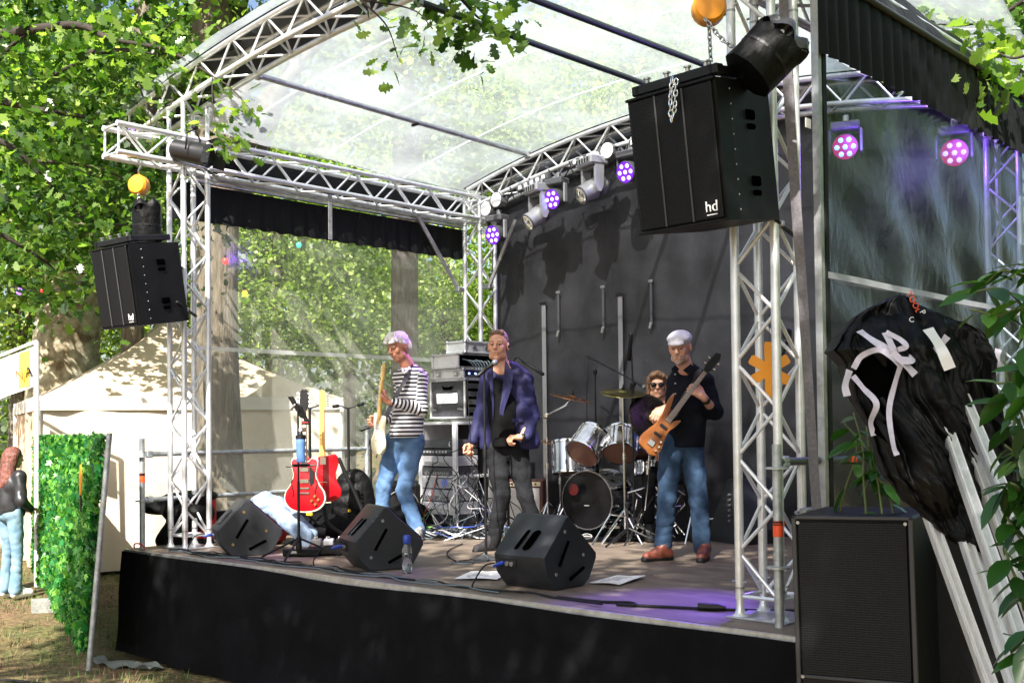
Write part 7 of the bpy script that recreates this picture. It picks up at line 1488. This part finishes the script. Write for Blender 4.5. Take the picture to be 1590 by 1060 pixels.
# ---- drummer ---------------------------------------------------------------
pm = 1723.7/10.45; ox, oy = 1030, next(y for y in range(770, 840) if W(1030, y, 10.45).z <= 0)
b_ = W(1030, oy, 10.45)
r = person('drummer with long brown hair and dark sunglasses, seated behind the kit', (b_.x, b_.y, 0), YAW)
hp_, P, R, Rn = head_prims(J(1023, 598, -.05), -.12, .05, s=1.02)
sl = J(1052, 650, .02); sr_ = J(1006, 650, .02); el = J(1058, 690, -.10); er_ = J(996, 688, -.12); wl = J(1040, 700, -.30); wr = J(1012, 700, -.35)
torso = [('e', tuple(J(1029, 668, .02)), (.17, .11, .18)), ('c', tuple(J(1029, 690, .02)), tuple(J(1030, 725, .02)), .14, .15)]
hl, hr, kl, kr, al, ar = J(1018, 735, 0), J(1042, 735, 0), J(1000, 738, -.42), J(1062, 738, -.42), J(998, 800, -.45), J(1062, 800, -.45)
skin_mesh(r, hp_+[('c', tuple(J(1028, 615, 0)), tuple(J(1029, 640, .02)), .060, .066)]+torso+hand_prims(wl, (-.3, -.9, -.2), (0, 0, -1), -1, 1.2)+hand_prims(wr, (.3, -.9, -.2), (0, 0, -1), 1, 1.2)+[('c', tuple(sl), tuple(el), .045, .04), ('c', tuple(el), tuple(wl), .036, .026), ('c', tuple(sr_), tuple(er_), .045, .04), ('c', tuple(er_), tuple(wr), .036, .026), ('c', tuple(hl), tuple(kl), .07, .05), ('c', tuple(kl), tuple(al), .05, .04), ('c', tuple(hr), tuple(kr), .07, .05), ('c', tuple(kr), tuple(ar), .05, .04)], SKIN, .008)
hair = [('e', P(0, .025, .050), (.094, .108, .088), Rn), ('c', P(-.082, -.02, .06), P(-.086, .005, -.075), .024, .020), ('c', P(.082, -.02, .06), P(.086, .005, -.075), .024, .020), ('e', P(0, .07, -.04), (.105, .06, .11), Rn), ('c', P(-.055, -.075, .085), P(.0, -.085, .108), .022, .022), ('c', P(.055, -.075, .085), P(.0, -.085, .108), .022, .022), ('-e', P(0, -.14, -.02), (.070, .09, .105), Rn)]
link('hair', sdf_mesh('hair', hair, .007, mat('fair_brown_hair', (.13, .070, .035), .6, 0, .5, 30, .8, 90, stretch=(1, 1, .3)), .02, (.0025, 120)), r)
for sx in (-1, 1): obj('sunglass_lens', MB().lathe([(.001, .003), (.024, .002), (.027, -.003)], 14, M=Matrix.Translation(P(sx*.034, -.110, .006)) @ Matrix.Rotation(PI/2, 4, 'X') @ Matrix.Scale(.9, 4, (0, 1, 0))), mat('dark_lens', (.004, .004, .005), .08), r, True)
obj('sunglass_frame', MB().tube([P(-.088, -.02, .012), P(-.062, -.100, .016), P(0, -.118, .018), P(.062, -.100, .016), P(.088, -.02, .012)], .005, 6), BLACK, r, True); lips(r, P)
link('blue_shirt', sdf_mesh('blue_shirt', [('c', tuple(J(1008, 652, .02)), tuple(J(1050, 652, .02)), .085, .085), ('c', tuple(sl), tuple(el), .07, .062), ('c', tuple(sr_), tuple(er_), .07, .062), ('c', tuple(er_), tuple(Vector(er_).lerp(Vector(wr), .6)), .06, .045), ('c', tuple(el), tuple(Vector(el).lerp(Vector(wl), .6)), .06, .045)], .010, mat('satin_blue', (.02, .06, .35), .35, 0, .3, 9), .03, (.006, 50)), r)
link('dark_vest', sdf_mesh('dark_vest', [('e', tuple(J(1029, 672, .02)), (.185, .13, .20)), ('c', tuple(J(1029, 695, .02)), tuple(J(1030, 725, .02)), .155, .165), ('c', tuple(J(1010, 638, .02)), tuple(J(1048, 638, .02)), .055, .055), ('-e', tuple(J(1027, 620, -.10)), (.06, .10, .09))], .010, mat('olive_black_vest', (.014, .015, .012), .7), .03, (.006, 40)), r)
link('trousers', sdf_mesh('trousers', legs(0, hl, hr, kl, kr, al, ar), .011, TEE, .025, (.005, 45)), r)
for a_ in (al, ar):
    h_ = Vector((a_.x, a_.y+.04, 0)); t_ = Vector((a_.x, a_.y-.22, 0)); u_, s2 = shoe_prims(h_, t_); link('shoe', sdf_mesh('shoe', u_+s2, .009, BLACKR, .02), r)

# ---- visitors on the grass ---------------------------------------------
def visitor(label, loc, yaw, hair_m, top_m, leg_m, hgt=1.70):
    k_ = hgt/1.70; r = person(label, loc, yaw); Q = lambda x, y, z: (x*k_, y*k_, z*k_)
    hp_, P, R, Rn = head_prims(Q(0, -.02, 1.575), .0, .12, s=.98)
    A1 = [('c', Q(-.15, .0, 1.36), Q(-.22, .03, 1.08), .042, .036), ('c', Q(-.22, .03, 1.08), Q(-.12, -.16, .98), .034, .025), ('c', Q(.15, 0, 1.36), Q(.22, .03, 1.08), .042, .036), ('c', Q(.22, .03, 1.08), Q(.12, -.16, .98), .034, .025)]
    skin_mesh(r, hp_+[('c', Q(0, .01, 1.50), Q(0, .02, 1.38), .05, .056), ('e', Q(0, .01, 1.25), (.14, .09, .16)), ('c', Q(0, .01, 1.15), Q(0, .01, .95), .11, .13)]+A1+hand_prims(Q(-.12, -.16, .98), (.6, -.7, 0), (0, 0, -1), 1, .7)+hand_prims(Q(.12, -.16, .98), (-.6, -.7, 0), (0, 0, -1), -1, .7)+[('c', Q(-.09, .01, .88), Q(-.10, .0, .48), .07, .05), ('c', Q(-.10, 0, .48), Q(-.11, .03, .08), .048, .036), ('c', Q(.09, .01, .88), Q(.10, 0, .48), .07, .05), ('c', Q(.10, 0, .48), Q(.12, .03, .08), .048, .036)], SKIN2, .008)
    hr_ = [('e', P(0, .025, .045), (.088, .104, .092), Rn)]+[('c', P(.075*math.sin(a_), .03+.06*math.cos(a_), .02), P(.080*math.sin(a_*1.05), .07+.06*math.cos(a_), -.34-.03*math.cos(3*a_)), .048, .030) for a_ in np.linspace(-1.5, 1.5, 7)]+[('-e', P(0, -.14, -.02), (.07, .09, .10), Rn)]
    link('hair', sdf_mesh('hair', hr_, .008, hair_m, .03, (.003, 120)), r)
    link('jacket', sdf_mesh('jacket', [('e', Q(0, .02, 1.26), (.185, .125, .17)), ('c', Q(0, .02, 1.2), Q(0, .02, .98), .150, .165), ('c', Q(-.14, .01, 1.37), Q(.14, .01, 1.37), .07, .07), ('c', Q(-.16, 0, 1.36), Q(-.235, .03, 1.08), .072, .066), ('c', Q(-.235, .03, 1.08), Q(-.14, -.13, .99), .064, .048), ('c', Q(.16, 0, 1.36), Q(.235, .03, 1.08), .072, .066), ('c', Q(.235, .03, 1.08), Q(.14, -.13, .99), .064, .048), ('-e', Q(0, 0, .80), (.4, .4, .09))], .010, top_m, .03, (.007, 42)), r)
    link('jeans', sdf_mesh('jeans', legs(0, Vector(Q(-.085, .02, .90)), Vector(Q(.085, .02, .90)), Vector(Q(-.10, 0, .48)), Vector(Q(.10, 0, .48)), Vector(Q(-.11, .03, .07)), Vector(Q(.12, .03, .07)), .092, .064, .070), .009, leg_m, .02, (.005, 55)), r)
    for s_ in (-1, 1): u_, s2 = shoe_prims(V3(s_*.115*k_, .07, 0), V3(s_*.125*k_, -.17, 0)); sh_ = link('shoe', sdf_mesh('shoe', u_+s2, .009, WHITE, .02), r)
    return r
p = W(20, 932, 13.25); visitor('woman with long auburn hair, short black jacket and wide pale jeans, back turned', (p.x, p.y, G), YAW+2.5, mat('auburn_hair', (.15, .05, .035), .5, 0, .5, 30, .8, 80, stretch=(1, 1, .2)), mat('shiny_black_jacket', (.018, .018, .02), .35, 0, .3, 12), mat('light_denim', (.10, .19, .27), .85, 0, 0, 5, col2=(.22, .33, .42)), 1.76)
p = W(-16, 925, 13.6); visitor('fair-haired visitor cut off by the left edge, behind the woman in black', (p.x, p.y, G), YAW+2.0, mat('blond_hair', (.55, .42, .26), .6, 0, .3, 30, .6, 80), mat('beige_coat', (.45, .38, .30), .8), DENIMD, 1.75)

# ================================================================== RIGHT FOREGROUND
def cab(label, loc, yaw, w, d, h, split, tape=False):
    r = thing('subwoofer', label, 'speaker', loc, yaw); r.rotation_euler = (0, math.radians(-.9), yaw)
    obj('cabinet', MB().box((w/2, d/2, h/2), (w, d, h), bev=.012), PAINTB, r)
    z0 = .02
    for z1 in (split, h-.02):
        obj('grille', MB().box((w/2, -.006, (z0+z1)/2), (w-.05, .014, z1-z0-.012), bev=.004), GRILLEF, r); z0 = z1
    for a_, b_ in (((w/2, -.008, h-.008), (w, .02, .016)), ((.010, -.008, h/2), (.02, .02, h)), ((w-.010, -.008, h/2), (.02, .02, h)), ((w/2, -.010, split), (w-.02, .02, .016))): obj('frame_edge', MB().box(a_, b_, bev=.003), mat('black_metal_edge', (.05, .05, .056), .35, .3), r)
    for x, z in ((.03, h-.03), (w-.03, h-.03), (.03, split), (w-.03, split)): obj('bolt', MB().lathe([(.008, 0), (.008, .006)], 8, M=Matrix.Translation((x, -.018, z)) @ Matrix.Rotation(PI/2, 4, 'X')), STEEL, r)
    if tape: obj('blue_tape', MB().box((w*.33, -.017, .33), (.09, .004, .035)), mat('blue_tape', (.02, .30, .55), .5), r)
    return r
KS = W(1238, 800, 5.0)
cab('tall black subwoofer stack with a steel mesh front beside the nearest tower', (KS.x, KS.y, G), YAW-.50, .52, .62, KS.z-G, .78, True)
ks2 = W(1432, 812, 5.3); r = thing('dark_case', 'tall unlit black case filling the gap right of the subwoofer', 'case', (ks2.x, ks2.y, G), YAW-.3); obj('shell', MB().box((.38, .35, .70), (.76, .5, 1.40), bev=.015), PAINTB, r); obj('handle', MB().box((-.003, .3, 1.2), (.01, .12, .02)), STEEL, r)
# leaning aluminium profiles
PF = [((1385, 470), (1566, 1060), 4.15, 3.55, 'leftmost'), ((1400, 500), (1603, 1060), 4.05, 3.40, 'second'), ((1420, 480), (1650, 1060), 3.95, 3.25, 'middle, brightest'), ((1450, 500), (1705, 1060), 4.0, 3.2, 'fourth'), ((1475, 560), (1745, 1060), 4.0, 3.15, 'rightmost')]
for i, (a_, b_, d0, d1, l) in enumerate([((1366, 590), (1536, 1060), 4.05, 3.42, 'leftmost'), ((1392, 520), (1572, 1060), 4.12, 3.36, 'second'), ((1432, 560), (1606, 1060), 3.95, 3.10, 'middle'), ((1440, 520), (1640, 1060), 4.1, 3.15, 'fourth'), ((1470, 560), (1680, 1060), 3.95, 3.0, 'rightmost'), ((1408, 560), (1590, 1060), 4.1, 3.45, 'rear')]):
    A0, B0 = W(*a_, d0), W(*b_, d1); dd = (B0-A0).normalized(); Lg = (A0.z-G)/(-dd.z); r = thing('metal_profile', '%s of the long aluminium profiles leaning under the black cover' % (l if l != 'rear' else 'hindmost'), 'metal profile', tuple(A0+dd*Lg), 0, 'leaning aluminium profiles')
    q = (-dd).to_track_quat('Z', 'Y').to_matrix(); fz = -dd; fx = (rt-fz*rt.dot(fz)).normalized(); fy = fz.cross(fx); R3 = Matrix([[fx.x, fy.x, fz.x], [fx.y, fy.y, fz.y], [fx.z, fy.z, fz.z]])
    mb = MB(); mb.box(tuple(fz*Lg/2), (.034, .038, Lg), bev=.004, rot=R3); obj('box_section', mb, mat('profile_aluminium', (.62, .63, .64), .38, .35, .12, 5, stretch=(8, 8, .6)), r)
    for s_ in (-1, 1): obj('groove_lip', MB().box(tuple(fz*Lg/2+fx*s_*.0125-fy*.022), (.006, .008, Lg-.01), rot=R3), mat('profile_light', (.80, .80, .81), .35, .2), r)
    obj('end_cap', MB().box(tuple(fz*(Lg+.006)), (.046, .042, .012), rot=R3), BLACK, r)
# black cover draped over the profile tops
rows = [(462, 1378, 1398), (476, 1350, 1425), (495, 1328, 1462), (520, 1304, 1505), (545, 1292, 1530), (565, 1312, 1534), (590, 1316, 1532), (620, 1326, 1536), (660, 1348, 1548), (700, 1360, 1562), (740, 1376, 1576), (775, 1404, 1590), (800, 1432, 1596), (822, 1452, 1590), (840, 1478, 1575), (852, 1500, 1552)]
from mathutils import noise
cy_ = [q[0] for q in rows]; dC = 4.02; YB = 852
def cov(px_, py): return dC-.52*(py-470)/590
def half(py): return .05+.42*min((np.interp(py, cy_, [q[2] for q in rows])-np.interp(py, cy_, [q[1] for q in rows]))/860., .33)
def covf(u, v):
    py = 462+(YB-462)*v; xl = np.interp(py, cy_, [q[1] for q in rows]); xr = np.interp(py, cy_, [q[2] for q in rows]); a_ = 2*PI*u
    cx_ = (xl+xr)/2; hw = (xr-xl)/2; k_ = math.cos(a_); dp = math.sin(a_)
    q = Vector((k_*hw/60+.3*math.sin(6*v), v*2.2, dp*1.2)); n1_ = abs(noise.noise(q*1.3+Vector((0, 0, 3)))); n2_ = abs(noise.noise(Vector((q.x*3.0, q.y*1.6, q.z*2.5)))); n3_ = abs(noise.noise(q*6.5))
    fold = .11*n1_+.060*n2_+.024*n3_-.035; e = 5*noise.noise(Vector((v*14, k_*2, 1.7)))
    p = W(cx_+hw*k_*(1+fold*.3), py+e, cov(0, py)); return tuple(p+fwd*(dp*half(py)-fold*(1 if dp < .2 else -1)))
cvr = thing('black_tarp_cover', 'black equipment cover with white straps heaped over the leaning profiles', 'cover'); obj('sheet', MB().grid(covf, 260, 170), TARP, cvr, True)
def front(px_, py, off=.02):
    xl = np.interp(py, cy_, [q[1] for q in rows]); xr = np.interp(py, cy_, [q[2] for q in rows]); k_ = max(-.98, min(.98, (px_-(xl+xr)/2)/((xr-xl)/2))); dp = -math.sqrt(1-k_*k_)
    hw = (xr-xl)/2; v = (py-462)/(YB-462); q = Vector((k_*hw/60+.3*math.sin(6*v), v*2.2, dp*1.2)); n1_ = abs(noise.noise(q*1.3+Vector((0, 0, 3)))); n2_ = abs(noise.noise(Vector((q.x*3.0, q.y*1.6, q.z*2.5))))
    return W(px_, py, cov(0, py))+fwd*(dp*half(py)-(.11*n1_+.060*n2_-.020)-off)
STRAP = mat('pale_strap', (.58, .55, .66), .75, 0, .1, 40)
def ribbon(pts_, wd, nm='white_strap', off=.02, m_=STRAP):
    sp = spline([front(a, b, off) for a, b in pts_], 5); vs = []
    for i, p in enumerate(sp):
        t_ = (sp[min(i+1, len(sp)-1)]-sp[max(i-1, 0)]).normalized(); s_ = t_.cross(fwd).normalized(); s_ = (s_+fwd*.35*math.sin(i*.5)).normalized()*wd; vs += [tuple(p-s_), tuple(p+s_), tuple(p+s_-fwd*.002), tuple(p-s_-fwd*.002)]
    fs = []; 
    for i in range(len(sp)-1): fs += [(4*i, 4*i+1, 4*i+5, 4*i+4), (4*i+2, 4*i+3, 4*i+7, 4*i+6)]
    obj(nm, MB().add(vs, fs), m_, cvr, True)
ribbon([(1321, 517), (1331, 535), (1350, 552), (1372, 570), (1390, 586)], .012); ribbon([(1344, 524), (1352, 548), (1362, 562), (1376, 566), (1382, 560)], .013, off=.03); ribbon([(1344, 524), (1362, 535), (1368, 546), (1360, 550)], .009, off=.035)
ribbon([(1314, 574), (1322, 556), (1336, 549), (1352, 560), (1368, 572)], .010, off=.03); ribbon([(1368, 572), (1366, 600), (1362, 640), (1366, 690), (1372, 705)], .009, off=.03); ribbon([(1314, 585), (1330, 605), (1344, 628), (1344, 655), (1352, 676)], .010); ribbon([(1305, 577), (1299, 600), (1303, 616)], .012, off=.05)
ribbon([(1434, 530), (1424, 545), (1412, 552)], .012, off=.03); ribbon([(1532, 545), (1530, 560), (1534, 572)], .012, off=.03)
ribbon([(1408, 518), (1420, 545), (1438, 578)], .019, 'bare_profile', .045, mat('profile_light', (.6, .6, .6)))
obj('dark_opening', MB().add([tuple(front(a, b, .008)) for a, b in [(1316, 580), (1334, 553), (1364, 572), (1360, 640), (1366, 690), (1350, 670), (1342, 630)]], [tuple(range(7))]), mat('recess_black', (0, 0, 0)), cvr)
lab = basis((.55, .42, -.75), (.60, .33, .62), tuple(-fwd), tuple(front(1402, 476, .05))); text('print_word', 'TOOL', cvr, basis(tuple((rt*.45+V3(0, 0, -.89)).normalized()), tuple((rt*.89+V3(0, 0, .45)).normalized()), tuple(-fwd), tuple(front(1403, 474, .03))), .030, REDTAPE, .001)
text('print_mark', 'P', cvr, basis(tuple((rt*.45+V3(0, 0, -.89)).normalized()), tuple((rt*.89+V3(0, 0, .45)).normalized()), tuple(-fwd), tuple(front(1411, 491, .03))), .028, WHITE, .001)
text('print_letter', 'C', cvr, basis(tuple(rt), (0, 0, 1), tuple(-fwd), tuple(front(1388, 504, .03))), .026, WHITE, .001)
# laurel bush: separate leaves on stems
LAU = []
for q in range(3):
    mb = MB(); n = 8; c_ = [(0, b_*1.0, -.10*(b_-.5)**2-.03) for b_ in (0, .25, .5, .75, 1.)]; ed = [(0, 0), (.13, .22), (.165, .48), (.12, .75), (0, 1.)]
    vs = [(0, y, -.16*(y-.2)**2) for _, y in ed]+[(x, y, .045-.16*(y-.2)**2) for x, y in ed[1:4]]+[(-x, y, .045-.16*(y-.2)**2) for x, y in ed[1:4]]
    LAU.append(mb.add(vs, [(0, 5, 1), (1, 5, 6, 2), (2, 6, 7, 3), (3, 7, 4), (0, 1, 8), (1, 2, 9, 8), (2, 3, 10, 9), (3, 4, 10)]).mesh('laurel_leaf', LEAF_LAUREL, True)); at = LAU[-1].attributes.new('tint', 'FLOAT', 'POINT'); at.data.foreach_set('value', [(.25, .5, .8)[q]]*len(vs))
def shrub(label, stems, lsize, nper, tintsel, name='laurel_bush', grp='bushes at the right edge', droop=-.6, stuffn=0):
    r = thing(name, label, 'bush', group=grp)
    for s_ in stems:
        sp = spline(s_, 6); obj('stem', MB().tube(sp, [.007*(1-.6*i/len(sp)) for i in range(len(sp))], 6), mat('green_stem', (.10, .13, .04), .6), r, True)
        for k in range(nper):
            u = .25+.75*(k+random.random()*.5)/nper; p = sp[min(len(sp)-1, int(u*(len(sp)-1)))]; a_ = k*2.4+random.random(); o = link('leaf', LAU[random.choice(tintsel)], r, p); o.rotation_euler = (droop+random.gauss(0, .35), random.gauss(0, .35), a_); z_ = lsize*random.uniform(.7, 1.2); o.scale = (z_*1.25, z_, z_)
    return r
def gst(*pts_): a = [W(*q) for q in pts_]; return [Vector((a[0].x+.1, a[0].y+.05, G))]+a
shrub('dark glossy laurel bush rising along the right edge', [gst((1640, 980, 2.7), (1590, 800, 2.75), (1575, 660, 2.8), (1560, 560, 2.8)), gst((1650, 900, 2.6), (1610, 720, 2.7), (1585, 640, 2.7)), gst((1660, 950, 2.7), (1600, 860, 2.7), (1555, 790, 2.75)), gst((1650, 850, 2.6), (1600, 780, 2.7), (1570, 750, 2.7), (1553, 770, 2.75)), gst((1670, 1000, 2.5), (1620, 930, 2.6), (1580, 900, 2.7), (1560, 850, 2.7)), gst((1680, 1060, 2.4), (1610, 1010, 2.5), (1590, 960, 2.5)), gst((1640, 700, 2.6), (1600, 620, 2.7), (1590, 520, 2.7))], .098, 24, (0, 0, 1, 1))
shrub('bright green young shoots in front of the right side sheet', [gst((1640, 620, 3.0), (1600, 500, 3.05), (1560, 450, 3.1), (1500, 455, 3.15)), gst((1640, 560, 3.0), (1610, 450, 3.0), (1560, 420, 3.0), (1530, 440, 3.0)), gst((1640, 560, 3.0), (1600, 480, 3.0), (1550, 490, 3.1), (1508, 480, 3.1)), gst((1650, 480, 2.9), (1620, 420, 2.95), (1580, 410, 3.0)), gst((1640, 660, 3.0), (1590, 600, 3.0), (1545, 595, 3.0)), gst((1640, 760, 3.0), (1595, 720, 3.0), (1560, 690, 3.0))], .098, 12, (1, 2, 2), droop=-.3)
shrub('low leafy shoots between the side sheet and the black cover', [gst((1345, 800, 5.0), (1340, 700, 5.0), (1325, 640, 5.0)), gst((1370, 800, 5.0), (1352, 720, 5.0), (1345, 660, 5.0)), gst((1390, 820, 5.0), (1365, 745, 5.0), (1350, 735, 5.0)), gst((1300, 860, 5.2), (1330, 700, 5.1), (1310, 655, 5.1))], .13, 9, (0, 1, 1), droop=-.5)
